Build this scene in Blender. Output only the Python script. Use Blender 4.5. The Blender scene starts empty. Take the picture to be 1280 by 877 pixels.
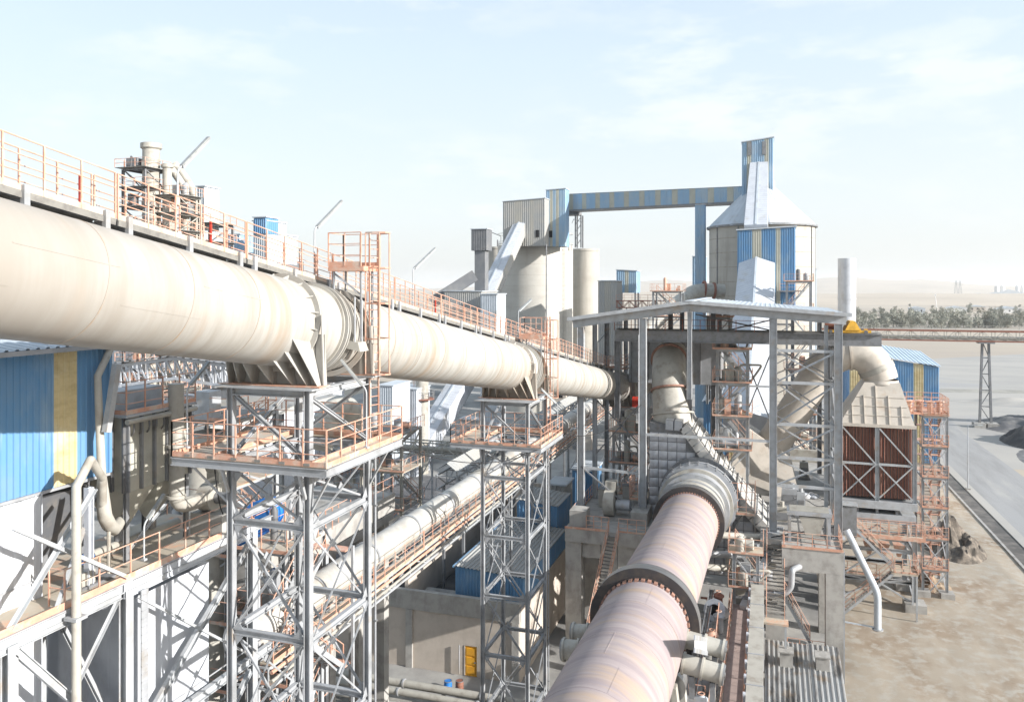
import bpy, math, random
from mathutils import Vector, Matrix
random.seed(7)
V = Vector
PI = math.pi
SC = bpy.context.scene
COL = SC.collection
# ------------------------------------------------------------------ camera
EYE = 30.0
YAW = math.atan2(.307, .952)
CY, SY = math.cos(YAW), math.sin(YAW)
FPX, HOR = 985.0, 360.0
cd = bpy.data.cameras.new('camera')
cam = bpy.data.objects.new('camera', cd)
COL.objects.link(cam)
cam.location = (0, 0, EYE)
cam.rotation_euler = (PI/2, 0, YAW)
cd.sensor_width = 36
cd.lens = 36*FPX/1280
cd.shift_y = -(438.5-HOR)/1280
cd.clip_start = .5
cd.clip_end = 60000
SC.camera = cam
HAZE = .0001
SKYV = 4.0
# ------------------------------------------------------------------ light, sky
SC.view_settings.view_transform = 'Standard'
SC.view_settings.look = 'None'
SC.view_settings.exposure = 1.2
SC.view_settings.gamma = 1
SC.render.engine = 'CYCLES'
SC.cycles.max_bounces = 6
SC.cycles.volume_bounces = 1
SUN_EL = math.radians(21.5)
SUN_DIR = V((1.0, -.19, 0)).normalized()
SUN_V = V((SUN_DIR.x*math.cos(SUN_EL), SUN_DIR.y*math.cos(SUN_EL), math.sin(SUN_EL)))
sd = bpy.data.lights.new('sun', 'SUN')
sd.energy = 3.7
sd.angle = math.radians(.53)
sd.color = (1, .97, .925)
so = bpy.data.objects.new('sun', sd)
so.rotation_euler = SUN_V.to_track_quat('Z', 'Y').to_euler()
COL.objects.link(so)
W = bpy.data.worlds.new('World')
SC.world = W
W.use_nodes = True
nt = W.node_tree
for n in list(nt.nodes): nt.nodes.remove(n)
def nd(t, kind, **kw):
    n = t.nodes.new(kind)
    for k, v in kw.items(): setattr(n, k, v)
    return n
sky = nd(nt, 'ShaderNodeTexSky', sky_type='NISHITA', sun_disc=False)
sky.sun_elevation = SUN_EL
sky.sun_rotation = math.atan2(SUN_DIR.x, SUN_DIR.y)
sky.air_density = 1.0
sky.dust_density = 3.0
sky.ozone_density = 1.2
bg = nd(nt, 'ShaderNodeBackground'); bg.inputs[1].default_value = .13
out = nd(nt, 'ShaderNodeOutputWorld')
tc = nd(nt, 'ShaderNodeTexCoord')
# thin bright haze veil and light cirrus over the nishita sky
mp = nd(nt, 'ShaderNodeMapping'); mp.inputs['Scale'].default_value = (1.0, 1.0, 3.2)
nz = nd(nt, 'ShaderNodeTexNoise'); nz.inputs['Scale'].default_value = 6.5; nz.inputs['Detail'].default_value = 9; nz.inputs['Roughness'].default_value = .58
nz2 = nd(nt, 'ShaderNodeTexNoise'); nz2.inputs['Scale'].default_value = 2.3; nz2.inputs['Detail'].default_value = 3
rp = nd(nt, 'ShaderNodeMapRange'); rp.inputs[1].default_value = .5; rp.inputs[2].default_value = .62
rp2 = nd(nt, 'ShaderNodeMapRange'); rp2.inputs[1].default_value = .42; rp2.inputs[2].default_value = .66
mu = nd(nt, 'ShaderNodeMath', operation='MULTIPLY')
mu2 = nd(nt, 'ShaderNodeMath', operation='MULTIPLY'); mu2.inputs[1].default_value = .5
mx = nd(nt, 'ShaderNodeMix', data_type='RGBA'); mx.inputs[7].default_value = (3.75, 3.8, 3.8, 1)
lk = nt.links.new
lk(tc.outputs['Generated'], mp.inputs[0]); lk(mp.outputs[0], nz.inputs[0]); lk(mp.outputs[0], nz2.inputs[0])
lk(nz.outputs[0], rp.inputs[0]); lk(nz2.outputs[0], rp2.inputs[0]); lk(rp.outputs[0], mu.inputs[0]); lk(rp2.outputs[0], mu.inputs[1])
lk(mu.outputs[0], mu2.inputs[0]); lk(mu2.outputs[0], mx.inputs[0])
grad = nd(nt, 'ShaderNodeValToRGB'); sep = nd(nt, 'ShaderNodeSeparateXYZ')
cr = grad.color_ramp
cr.elements[0].position = .0; cr.elements[0].color = (.79, .81, .80, 1)
cr.elements[1].position = .62; cr.elements[1].color = (.47, .595, .735, 1)
e = cr.elements.new(.10); e.color = (.78, .83, .86, 1)
e = cr.elements.new(.28); e.color = (.68, .79, .88, 1)
scl = nd(nt, 'ShaderNodeMix', data_type='RGBA', blend_type='MULTIPLY'); scl.inputs[0].default_value = 1; scl.inputs[7].default_value = (SKYV, SKYV, SKYV, 1)
veil = nd(nt, 'ShaderNodeMix', data_type='RGBA'); veil.inputs[0].default_value = .82
lk(tc.outputs['Generated'], sep.inputs[0]); lk(sep.outputs[2], grad.inputs[0]); lk(grad.outputs[0], scl.inputs[6]); lk(scl.outputs[2], veil.inputs[7])
lk(sky.outputs[0], veil.inputs[6]); lk(veil.outputs[2], mx.inputs[6]); lk(mx.outputs[2], bg.inputs[0]); lk(bg.outputs[0], out.inputs[0])

# ------------------------------------------------------------------ pixel of the photograph -> point of the place
def ray(px, py):
    u = (px-640)/FPX; w = (HOR-py)/FPX
    return V((-SY+CY*u, CY+SY*u, w))
def PX(px, py, X):
    r = ray(px, py); d = X/r.x; return V((X, r.y*d, EYE+r.z*d))
def PY(px, py, Y):
    r = ray(px, py); d = Y/r.y; return V((r.x*d, Y, EYE+r.z*d))
def PZ(px, py, Z):
    r = ray(px, py); d = (Z-EYE)/r.z; return V((r.x*d, r.y*d, Z))
def PD(px, py, d):
    r = ray(px, py); return V((r.x*d, r.y*d, EYE+r.z*d))

# ------------------------------------------------------------------ materials
def mat(name, col, rough=.6, metal=0., col2=None, scale=2., lo=.45, hi=.65, bump=0., stretch=(1, 1, 1), col3=None, scale3=.3, lo3=.5, hi3=.7, stretch3=(1, 1, 1), spec=.4):
    m = bpy.data.materials.new(name); m.use_nodes = True
    t = m.node_tree; b = t.nodes['Principled BSDF']
    b.inputs['Roughness'].default_value = rough; b.inputs['Metallic'].default_value = metal
    b.inputs['Specular IOR Level'].default_value = spec
    b.inputs['Base Color'].default_value = (*col, 1)
    if col2 is None: col2 = tuple(c*.72 for c in col)
    tcn = nd(t, 'ShaderNodeTexCoord')
    def layer(src, c2, sc, lo, hi, st, det):
        mpn = nd(t, 'ShaderNodeMapping'); mpn.inputs['Scale'].default_value = st
        n = nd(t, 'ShaderNodeTexNoise'); n.inputs['Scale'].default_value = sc; n.inputs['Detail'].default_value = det; n.inputs['Roughness'].default_value = .65
        r = nd(t, 'ShaderNodeMapRange'); r.inputs[1].default_value = lo; r.inputs[2].default_value = hi
        x = nd(t, 'ShaderNodeMix', data_type='RGBA')
        t.links.new(tcn.outputs['Object'], mpn.inputs[0]); t.links.new(mpn.outputs[0], n.inputs[0]); t.links.new(n.outputs[0], r.inputs[0]); t.links.new(r.outputs[0], x.inputs[0])
        if isinstance(src, tuple): x.inputs[6].default_value = (*src, 1)
        else: t.links.new(src, x.inputs[6])
        x.inputs[7].default_value = (*c2, 1)
        return x.outputs[2], n
    o, n = layer(tuple(col), col2, scale, lo, hi, stretch, 6)
    if col3: o, _ = layer(o, col3, scale3, lo3, hi3, stretch3, 5)
    t.links.new(o, b.inputs['Base Color'])
    if bump:
        bp = nd(t, 'ShaderNodeBump'); bp.inputs['Strength'].default_value = bump; bp.inputs['Distance'].default_value = .05
        t.links.new(n.outputs[0], bp.inputs['Height']); t.links.new(bp.outputs[0], b.inputs['Normal'])
    return m
GREY = mat('grey_painted_steel', (.39, .405, .42), .5, .0, (.31, .315, .32), 1.5, col3=(.36, .30, .24), scale3=.9, lo3=.56, hi3=.76)
DARK = mat('dark_weathered_steel', (.12, .125, .135), .6, .1, (.18, .17, .16), 2)
MID = mat('mid_grey_steel', (.22, .225, .235), .55, .1, (.16, .16, .16), 2, col3=(.25, .2, .155), scale3=.9, lo3=.58, hi3=.78)
ORNG = mat('orange_paint', (.58, .32, .225), .5, 0, (.50, .27, .19), 2.5, col3=(.56, .45, .37), scale3=1.7, lo3=.48, hi3=.64)
WHITE = mat('white_cladding_paint', (.51, .53, .565), .45, 0, (.44, .455, .49), .8, col3=(.42, .39, .34), scale3=.6, lo3=.56, hi3=.8, stretch3=(1, 1, .4))
BLUE = mat('blue_sheet_paint', (.12, .265, .45), .45, 0, (.15, .27, .41), .7, col3=(.29, .38, .46), scale3=.6, lo3=.52, hi3=.76, stretch3=(1, 1, .3))
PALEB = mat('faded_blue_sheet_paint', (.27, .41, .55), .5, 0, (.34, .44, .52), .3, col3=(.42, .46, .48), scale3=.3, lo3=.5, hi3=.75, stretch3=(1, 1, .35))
YELL = mat('yellowed_translucent_sheet', (.58, .48, .27), .45, 0, (.46, .37, .2), 1.1, stretch=(1, 1, 2.5), col3=(.66, .6, .42), scale3=.5)
PYEL = mat('faded_yellow_sheet', (.47, .46, .39), .5, 0, (.41, .40, .34), .5)
CONC = mat('cast_concrete', (.385, .37, .345), .85, 0, (.29, .275, .255), 1.1, bump=.25, col3=(.17, .155, .14), scale3=.6, lo3=.52, hi3=.8, stretch3=(1, 1, .3))
SILO = mat('silo_concrete', (.43, .405, .36), .85, 0, (.37, .345, .30), .12, stretch=(1, 1, 2.2), bump=.1, col3=(.27, .24, .205), scale3=.45, lo3=.5, hi3=.85, stretch3=(1, 1, .1))
BUFF = mat('buff_rendered_wall', (.50, .44, .38), .9, 0, (.43, .375, .32), .8, col3=(.32, .29, .25), scale3=.4, lo3=.55, hi3=.8, stretch3=(1, 1, .4))
TAN = mat('dusty_beige_paint', (.41, .39, .345), .55, 0, (.34, .32, .28), 1.2, col3=(.27, .23, .19), scale3=1.2, lo3=.54, hi3=.78)
DUCT = mat('cream_duct_paint', (.42, .41, .385), .55, 0, (.33, .31, .275), .7, lo=.42, hi=.62, stretch=(.3, 3.0, .3), col3=(.36, .25, .16), scale3=.6, lo3=.51, hi3=.82, stretch3=(.14, 1.5, .14), bump=.12, spec=.12)
KILN = mat('heat_tinted_kiln_shell', (.36, .305, .295), .6, .0, (.28, .235, .24), .8, lo=.42, hi=.62, stretch=(.25, 2.4, .25), col3=(.40, .30, .22), scale3=.45, lo3=.52, hi3=.68, stretch3=(.2, 1.3, .2), bump=.12, spec=.2)
TYRE = mat('worn_tyre_steel', (.055, .052, .055), .5, .3, (.09, .075, .065), 1.5)
TYREW = mat('polished_tyre_tread', (.30, .30, .30), .35, .7, (.22, .2, .19), 2, stretch=(.3, 4, .3))
RUST = mat('rust_brown_tube', (.23, .095, .065), .7, 0, (.27, .13, .09), 1.5, stretch=(1, 1, .3), col3=(.31, .2, .15), scale3=1.2, lo3=.6, hi3=.8)
RED = mat('red_paint', (.55, .05, .03), .5)
YEL = mat('yellow_crane_paint', (.75, .42, .05), .5)
DOORY = mat('yellow_door_paint', (.75, .38, .03), .5, 0, (.62, .3, .03), 1)
LAMPM = mat('lamp_casing', (.33, .34, .33), .5, .2, (.25, .25, .25), 3)
GALV = mat('galvanised_sheet', (.40, .41, .43), .4, .2, (.31, .32, .33), .9, col3=(.3, .26, .21), scale3=.7, lo3=.55, hi3=.75)
COAL = mat('black_coal_dust', (.055, .055, .058), .95, 0, (.10, .095, .09), .5, bump=.5)
QUILT = mat('insulation_foil', (.50, .51, .54), .38, .15, (.40, .40, .42), 1.2, col3=(.5, .46, .40), scale3=.8)
ROOFW = mat('pale_roof_sheet', (.48, .52, .56), .4, 0, (.42, .45, .48), .5, col3=(.38, .36, .33), scale3=.5, lo3=.58, hi3=.8)
MOTB = mat('motor_blue_paint', (.03, .19, .55), .4)
BLK = mat('dark_opening', (.02, .02, .022), .9)
GRATE = mat('dusty_steel_grating', (.24, .23, .21), .7, .2, (.17, .16, .15), 3)
DECKM = mat('dusty_deck_plate', (.44, .38, .30), .75, 0, (.5, .45, .38), 1.0, col3=(.58, .34, .22), scale3=.9, lo3=.52, hi3=.66)

# the duct is dustier toward its near end: blend a soiled coat in along its length
def soil_along(m, y0, y1, col, a=.85):
    t = m.node_tree; b = t.nodes['Principled BSDF']; src = b.inputs['Base Color'].links[0].from_socket
    c = nd(t, 'ShaderNodeTexCoord'); s = nd(t, 'ShaderNodeSeparateXYZ'); n = nd(t, 'ShaderNodeTexNoise'); n.inputs['Scale'].default_value = 1.3; n.inputs['Detail'].default_value = 5
    ad = nd(t, 'ShaderNodeMath', operation='MULTIPLY_ADD'); ad.inputs[1].default_value = 7
    r = nd(t, 'ShaderNodeMapRange'); r.inputs[1].default_value = y1+3.5; r.inputs[2].default_value = y0+3.5; r.inputs[3].default_value = 0; r.inputs[4].default_value = a
    x = nd(t, 'ShaderNodeMix', data_type='RGBA'); x.inputs[7].default_value = (*col, 1)
    t.links.new(c.outputs['Object'], s.inputs[0]); t.links.new(c.outputs['Object'], n.inputs[0]); t.links.new(n.outputs[0], ad.inputs[0]); t.links.new(s.outputs[1], ad.inputs[2]); t.links.new(ad.outputs[0], r.inputs[0]); t.links.new(r.outputs[0], x.inputs[0]); t.links.new(src, x.inputs[6]); t.links.new(x.outputs[2], b.inputs['Base Color'])
soil_along(DUCT, -9, 1, (.30, .272, .24))
# ------------------------------------------------------------------ mesh builder
class MB:
    def __init__(s): s.v = []; s.f = []; s.smooth = False
    def add(s, vs, fs):
        n = len(s.v); s.v += [V(x) for x in vs]; s.f += [[i+n for i in f] for f in fs]; return s
    def box(s, a, b):
        x0, x1 = sorted((a[0], b[0])); y0, y1 = sorted((a[1], b[1])); z0, z1 = sorted((a[2], b[2]))
        return s.add([(x0, y0, z0), (x1, y0, z0), (x1, y1, z0), (x0, y1, z0), (x0, y0, z1), (x1, y0, z1), (x1, y1, z1), (x0, y1, z1)],
                     [[3, 2, 1, 0], [4, 5, 6, 7], [0, 1, 5, 4], [1, 2, 6, 5], [2, 3, 7, 6], [3, 0, 4, 7]])
    def frame(s, p, q, up):
        a = (V(q)-V(p)); L = a.length; a = a/L if L else V((0, 0, 1)); up = V(up)
        if abs(a.dot(up.normalized())) > .97: up = V((1, 0, 0)) if abs(a.x) < .9 else V((0, 1, 0))
        r = a.cross(up).normalized(); u = r.cross(a).normalized()
        return a, r, u
    def bar(s, p, q, w, h, up=(0, 0, 1)):
        p = V(p); q = V(q); a, r, u = s.frame(p, q, up)
        vs = [e + r*(i*w/2) + u*(j*h/2) for e in (p, q) for i, j in ((-1, -1), (1, -1), (1, 1), (-1, 1))]
        return s.add(vs, [[0, 1, 2, 3][::-1], [4, 5, 6, 7], [0, 1, 5, 4], [1, 2, 6, 5], [2, 3, 7, 6], [3, 0, 4, 7]])
    def ibar(s, p, q, w, h, t=.03, up=(0, 0, 1)):
        p = V(p); q = V(q); a, r, u = s.frame(p, q, up)
        for sg in (-1, 1):
            o = u*sg*(h/2-t/2); s.bar(p+o, q+o, w, t, u)
        return s.bar(p, q, t*.7, h-2*t, u)
    def angle(s, p, q, w, t=.012, up=(0, 0, 1)):
        p = V(p); q = V(q); a, r, u = s.frame(p, q, up)
        s.bar(p+r*(w/2), q+r*(w/2), w, t, u)
        return s.bar(p+u*(w/2), q+u*(w/2), t, w, u)
    def tube(s, p, q, r, n=10, r2=None, caps=True):
        p = V(p); q = V(q); a, rr, u = s.frame(p, q, (0, 0, 1)); r2 = r if r2 is None else r2
        vs = []
        for e, R in ((p, r), (q, r2)):
            vs += [e + rr*(R*math.cos(2*PI*i/n)) + u*(R*math.sin(2*PI*i/n)) for i in range(n)]
        fs = [[i, (i+1) % n, n+(i+1) % n, n+i] for i in range(n)]
        if caps: fs += [list(range(n))[::-1], list(range(n, 2*n))]
        return s.add(vs, fs)
    def pipe(s, pts, r, n=12, bend=None, seg=5, caps=True):
        """round pipe along a polyline with rounded elbows"""
        pts = [V(p) for p in pts]; bend = bend or r*2.2; path = [pts[0]]
        for i in range(1, len(pts)-1):
            a = (pts[i-1]-pts[i]); b = (pts[i+1]-pts[i])
            d = min(bend, a.length*.48, b.length*.48); A = pts[i]+a.normalized()*d; B = pts[i]+b.normalized()*d
            for k in range(seg+1):
                t = k/seg; path.append(A*(1-t)**2 + pts[i]*2*t*(1-t) + B*t*t)
        path.append(pts[-1]); return s.sweep(path, r, n, caps)
    def sweep(s, path, r, n=12, caps=True):
        rs = r if isinstance(r, (list, tuple)) else [r]*len(path)
        a = (path[1]-path[0]).normalized(); up = V((0, 0, 1)) if abs(a.z) < .9 else V((0, 1, 0))
        rr = a.cross(up).normalized(); vs = []
        for i, p in enumerate(path):
            t = (path[min(i+1, len(path)-1)]-path[max(i-1, 0)]).normalized()
            rr = (rr - t*rr.dot(t)).normalized(); u = rr.cross(t)
            vs += [p + rr*(rs[i]*math.cos(2*PI*k/n)) + u*(rs[i]*math.sin(2*PI*k/n)) for k in range(n)]
        fs = [[j*n+k, j*n+(k+1) % n, (j+1)*n+(k+1) % n, (j+1)*n+k] for j in range(len(path)-1) for k in range(n)]
        if caps: fs += [list(range(n))[::-1], [(len(path)-1)*n+k for k in range(n)]]
        return s.add(vs, fs)
    def ring(s, c, axis, r0, r1, w, n=40, a0=0, a1=2*PI):
        """flat annulus of width w along axis, between radii r0 and r1"""
        c = V(c); ax = V(axis).normalized(); up = V((0, 0, 1)) if abs(ax.z) < .9 else V((1, 0, 0))
        rr = ax.cross(up).normalized(); u = rr.cross(ax).normalized(); full = abs(a1-a0-2*PI) < 1e-4
        m = n if full else n+1; vs = []
        for i in range(m):
            t = a0+(a1-a0)*i/n; d = rr*math.cos(t)+u*math.sin(t)
            vs += [c+d*r0-ax*w/2, c+d*r1-ax*w/2, c+d*r1+ax*w/2, c+d*r0+ax*w/2]
        fs = []
        for i in range(n):
            j = (i+1) % m
            for k in range(4): fs.append([i*4+k, i*4+(k+1) % 4, j*4+(k+1) % 4, j*4+k])
        return s.add(vs, fs)
    def lathe(s, c, prof, n=40, a0=0, a1=2*PI):
        c = V(c); full = abs(a1-a0-2*PI) < 1e-4; m = n if full else n+1; vs = []
        for i in range(m):
            t = a0+(a1-a0)*i/n
            vs += [c+V((r*math.cos(t), r*math.sin(t), z)) for r, z in prof]
        k = len(prof)
        fs = [[i*k+j, ((i+1) % m)*k+j, ((i+1) % m)*k+j+1, i*k+j+1] for i in range(n) for j in range(k-1)]
        return s.add(vs, fs)
    def prism(s, poly, d):
        """polygon (list of points) pushed along vector d"""
        n = len(poly); d = V(d); vs = [V(p) for p in poly]+[V(p)+d for p in poly]
        return s.add(vs, [list(range(n))[::-1], list(range(n, 2*n))]+[[i, (i+1) % n, n+(i+1) % n, n+i] for i in range(n)])
    def hexa(s, b, t):
        """bottom quad b, top quad t"""
        return s.add(list(b)+list(t), [[3, 2, 1, 0], [4, 5, 6, 7], [0, 1, 5, 4], [1, 2, 6, 5], [2, 3, 7, 6], [3, 0, 4, 7]])
    def ribbed(s, a, b, c, d, pitch=.3, depth=.05, flat=.55):
        """trapezoid-profile sheet: width a->b, ribs run a->d / b->c"""
        a, b, c, d = V(a), V(b), V(c), V(d); L = (b-a).length; n = max(1, round(L/pitch)); nm = (b-a).cross(d-a).normalized()*depth
        ts = []
        for i in range(n):
            for o, h in ((0, 0), (flat, 0), (flat+.1, 1), (.9, 1)): ts.append(((i+o)/n, h))
        ts.append((1, 0)); vs = []
        for t, h in ts: vs += [a.lerp(b, t)+nm*h, d.lerp(c, t)+nm*h]
        return s.add(vs, [[2*i, 2*i+2, 2*i+3, 2*i+1] for i in range(len(ts)-1)])

def mesh_of(mb, m, L=V((0, 0, 0)), smooth=False, name='m'):
    me = bpy.data.meshes.new(name)
    me.from_pydata([tuple(x-L) for x in mb.v], [], mb.f)
    if m: me.materials.append(m)
    if smooth:
        me.shade_smooth(); me.set_sharp_from_angle(angle=math.radians(38))
    return me
STUFFY = {'posts', 'rungs', 'treads', 'lattice', 'cross_bars', 'hand_rail', 'pour_joint'}
class Thing:
    def __init__(s, name, label, cat, loc, group=None, kind=None):
        o = bpy.data.objects.new(name, None); COL.objects.link(o); o.location = loc
        o.empty_display_size = .3
        if label: o['label'] = label
        if cat: o['category'] = cat
        if group: o['group'] = group
        if kind: o['kind'] = kind
        s.o = o; s.L = V(loc)
    def part(s, name, mb, m, parent=None, smooth=False, label=None, kind=None):
        o = bpy.data.objects.new(name, mesh_of(mb, m, s.L, smooth, name)); COL.objects.link(o)
        o.parent = parent or s.o
        if label: o['label'] = label
        if kind or name in STUFFY: o['kind'] = kind or 'stuff'
        return o
    def bar(s, name, p, q, w, h, m=GREY, parent=None, up=(0, 0, 1)): return s.part(name, MB().bar(p, q, w, h, up), m, parent)
    def ibar(s, name, p, q, w, h, m=GREY, parent=None, up=(0, 0, 1), t=.03): return s.part(name, MB().ibar(p, q, w, h, t, up), m, parent)
    def angle(s, name, p, q, w, m=GREY, parent=None, up=(0, 0, 1)): return s.part(name, MB().angle(p, q, w, .015, up), m, parent)
    def tube(s, name, p, q, r, m=GREY, parent=None, n=12, r2=None): return s.part(name, MB().tube(p, q, r, n, r2), m, parent, True)
    def pipe(s, name, pts, r, m=GREY, parent=None, n=14, bend=None): return s.part(name, MB().pipe(pts, r, n, bend), m, parent, True)
    def box(s, name, a, b, m=GREY, parent=None): return s.part(name, MB().box(a, b), m, parent)
def single(name, mb, m, label=None, cat=None, group=None, kind=None, L=None, smooth=False):
    if L is None:
        zs = [x.z for x in mb.v]; L = V((sum(x.x for x in mb.v)/len(mb.v), sum(x.y for x in mb.v)/len(mb.v), min(zs)))
    o = bpy.data.objects.new(name, mesh_of(mb, m, L, smooth, name)); COL.objects.link(o); o.location = L
    for k, v in (('label', label), ('category', cat), ('group', group), ('kind', kind)):
        if v: o[k] = v
    return o
def copy_tree(o, parent=None):
    c = o.copy(); COL.objects.link(c)
    if parent: c.parent = parent
    for ch in list(KIDS.get(o.name, [])): copy_tree(ch, c)
    return c
KIDS = {}
def index_kids():
    KIDS.clear()
    for o in SC.objects:
        if o.parent: KIDS.setdefault(o.parent.name, []).append(o)
def copy_thing(t, loc, label=None, rotz=None):
    index_kids()
    c = copy_tree(t.o if isinstance(t, Thing) else t)
    c.location = loc
    if rotz is not None: c.rotation_euler.z = rotz
    if label: c['label'] = label
    return c

# ------------------------------------------------------------------ shared builders
def railing(T, pts, m=ORNG, h=1.1, sp=1.15, r=.024, toe=True, mids=2, own=True, close=False, toe_m=None):
    """guard rail along points: rails (+ toe board) with its posts"""
    r *= .74; pts = [V(p) for p in pts]
    if close: pts.append(pts[0])
    mb = MB(); pb = MB(); posts = []
    for a, b in zip(pts, pts[1:]):
        for k in range(mids+1):
            z = h*(1-k/(mids+1)); mb.tube(a+V((0, 0, z)), b+V((0, 0, z)), r if k == 0 else r*.8, 6)
        L = (b-a).length; n = max(1, round(L/sp))
        for i in range(n+1):
            if i == n and b is not pts[-1]: continue
            posts.append(a.lerp(b, i/n))
    g = T.part('guard_rail', mb, m)
    if toe:
        tb = MB()
        for a, b in zip(pts, pts[1:]): tb.bar(a+V((0, 0, .08)), b+V((0, 0, .08)), .015, .15)
        T.part('toe_board', tb, toe_m or m, g)
    for p in posts:
        if own: T.part('post', MB().bar(p, p+V((0, 0, h)), r*2.1, r*2.1, (1, 0, 0)), m, g)
        else: pb.bar(p, p+V((0, 0, h)), r*2.1, r*2.1, (1, 0, 0))
    if not own: T.part('posts', pb, m, g)
    return g
def stairs(T, p, q, w=.8, m=ORNG, tm=GREY, rails=True, own=False):
    """flight from p (low) to q (high); treads level, stringers, side rails"""
    p, q = V(p), V(q); d = q-p; hor = V((d.x, d.y, 0)); side = V((-hor.y, hor.x, 0)).normalized()
    n = max(3, int(abs(d.z)/.22)); st = MB(); tr = MB(); ra = MB()
    for sg in (-1, 1):
        o = side*sg*w/2
        st.bar(p+o, q+o, .05, .22)
        if rails:
            ra.tube(p+o+V((0, 0, 1)), q+o+V((0, 0, 1)), .025, 6); ra.tube(p+o+V((0, 0, .5)), q+o+V((0, 0, .5)), .02, 6)
            k = max(1, int(d.length/1.2))
            for i in range(k+1):
                c = p.lerp(q, i/k)+o; ra.bar(c, c+V((0, 0, 1)), .045, .045, (1, 0, 0))
    fw = hor.normalized()
    for i in range(1, n):
        c = p.lerp(q, i/n); tr.bar(c-side*w/2, c+side*w/2, .24, .035)
    f = T.part('stair_flight', st, tm); T.part('treads', tr, GRATE, f)
    if rails: T.part('hand_rail', ra, m, f)
    return f
def ladder(T, x, y, z0, z1, d=(0, -1), cage=True, m=ORNG, zc=None):
    """vertical caged ladder; d points away from the climbing side"""
    d = V((d[0], d[1], 0)); s = V((-d.y, d.x, 0)); b = V((x, y, 0)); st = MB(); rg = MB()
    for sg in (-1, 1):
        o = b+s*sg*.22; st.bar(o+V((0, 0, z0)), o+V((0, 0, z1)), .06, .03, s)
    z = z0+.3
    while z < z1-.05: rg.tube(b-s*.22+V((0, 0, z)), b+s*.22+V((0, 0, z)), .014, 5); z += .3
    l = T.part('ladder', st, m); T.part('rungs', rg, m, l)
    if cage:
        zc = z0+2.2 if zc is None else zc; z = zc; n = max(1, round((z1-zc)/1.1)); st = (z1-zc)/n
        def cp(t): return b+s*(.36*math.cos(t))+d*(-.05+.0)+d*(.72*max(0, math.sin(t)))
        ts = [PI*k/8 for k in range(9)]
        for i in range(n+1):
            c = MB(); zz = zc+i*st
            for a, e in zip(ts, ts[1:]): c.bar(cp(a)+V((0, 0, zz)), cp(e)+V((0, 0, zz)), .012, .05)
            T.part('cage_hoop', c, m, l)
        for k in (0, 2, 4, 6, 8):
            c = cp(ts[k]); T.bar('cage_strap', c+V((0, 0, zc)), c+V((0, 0, z1)), .045, .03, m, l, (1, 0, 0))
    return l
def xbrace(T, a, b, c, d, w=.09, m=GREY, both=True):
    """diagonals of panel a b (low) c d (high, above a, b); second one set aside to clear the first"""
    a, b, c, d = map(V, (a, b, c, d)); n = (b-a).cross(c-a).normalized()*(w*.6)
    T.angle('brace', a+n, d+n, w, m, None, n)
    if both: T.angle('brace', b-n, c-n, w, m, None, -n)
def lamp_at(T_label, base, top, tip, group=None, n='lamp_post'):
    """slim post carrying a long batten light"""
    base, top, tip = V(base), V(top), V(tip); T = Thing(n, T_label, 'lamp', base, group)
    a = (tip-top).normalized()
    T.part('pole', MB().pipe([base, top, top+a*.35], .028, 8, .15), GREY, None, True)
    T.part('lamp_housing', MB().bar(top+a*.2, tip, .11, .07), LAMPM)
    T.part('diffuser', MB().bar(top+a*.26-V((0, 0, .075)), tip-a*.06-V((0, 0, .055)), .08, .04), ROOFW)
    T.part('bracket', MB().box(base-V((.07, .07, 0)), base+V((.07, .07, .06))), GREY)
    return T
def clad(T, a, b, z0, z1, mats, sheet=1.0, pitch=.25, depth=.05, z1b=None, name='cladding_sheet', parent=None, z0b=None):
    """wall of upright sheets from a to b (xy), from z0 to z1 (z1b at b); mats: function(i,n)->material"""
    a = V((a[0], a[1], 0)); b = V((b[0], b[1], 0)); L = (b-a).length; n = max(1, round(L/sheet)); z1b = z1 if z1b is None else z1b; z0b = z0 if z0b is None else z0b
    for i in range(n):
        t0, t1 = i/n, (i+1)/n; p, q = a.lerp(b, t0), a.lerp(b, t1); g = (q-p)*.002
        zz = lambda t: V((0, 0, z1+(z1b-z1)*t)); zl = lambda t: V((0, 0, z0+(z0b-z0)*t))
        m = mats(i, n) if callable(mats) and not isinstance(mats, bpy.types.Material) else mats
        T.part(name, MB().ribbed(p+zl(t0)+g, q+zl(t1)-g, q+zz(t1)-g, p+zz(t0)+g, pitch, depth), m, parent)
def stripes(base, alt, idx):
    return lambda i, n: alt if i in idx else base
def roof(T, a, b, c, d, m, sheets=1, pitch=.35, depth=.06, name='roof_sheet', parent=None):
    a, b, c, d = map(V, (a, b, c, d))
    for i in range(sheets):
        t0, t1 = i/sheets, (i+1)/sheets
        T.part(name, MB().ribbed(a.lerp(b, t0), a.lerp(b, t1), d.lerp(c, t1), d.lerp(c, t0), pitch, depth), m, parent)
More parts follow.
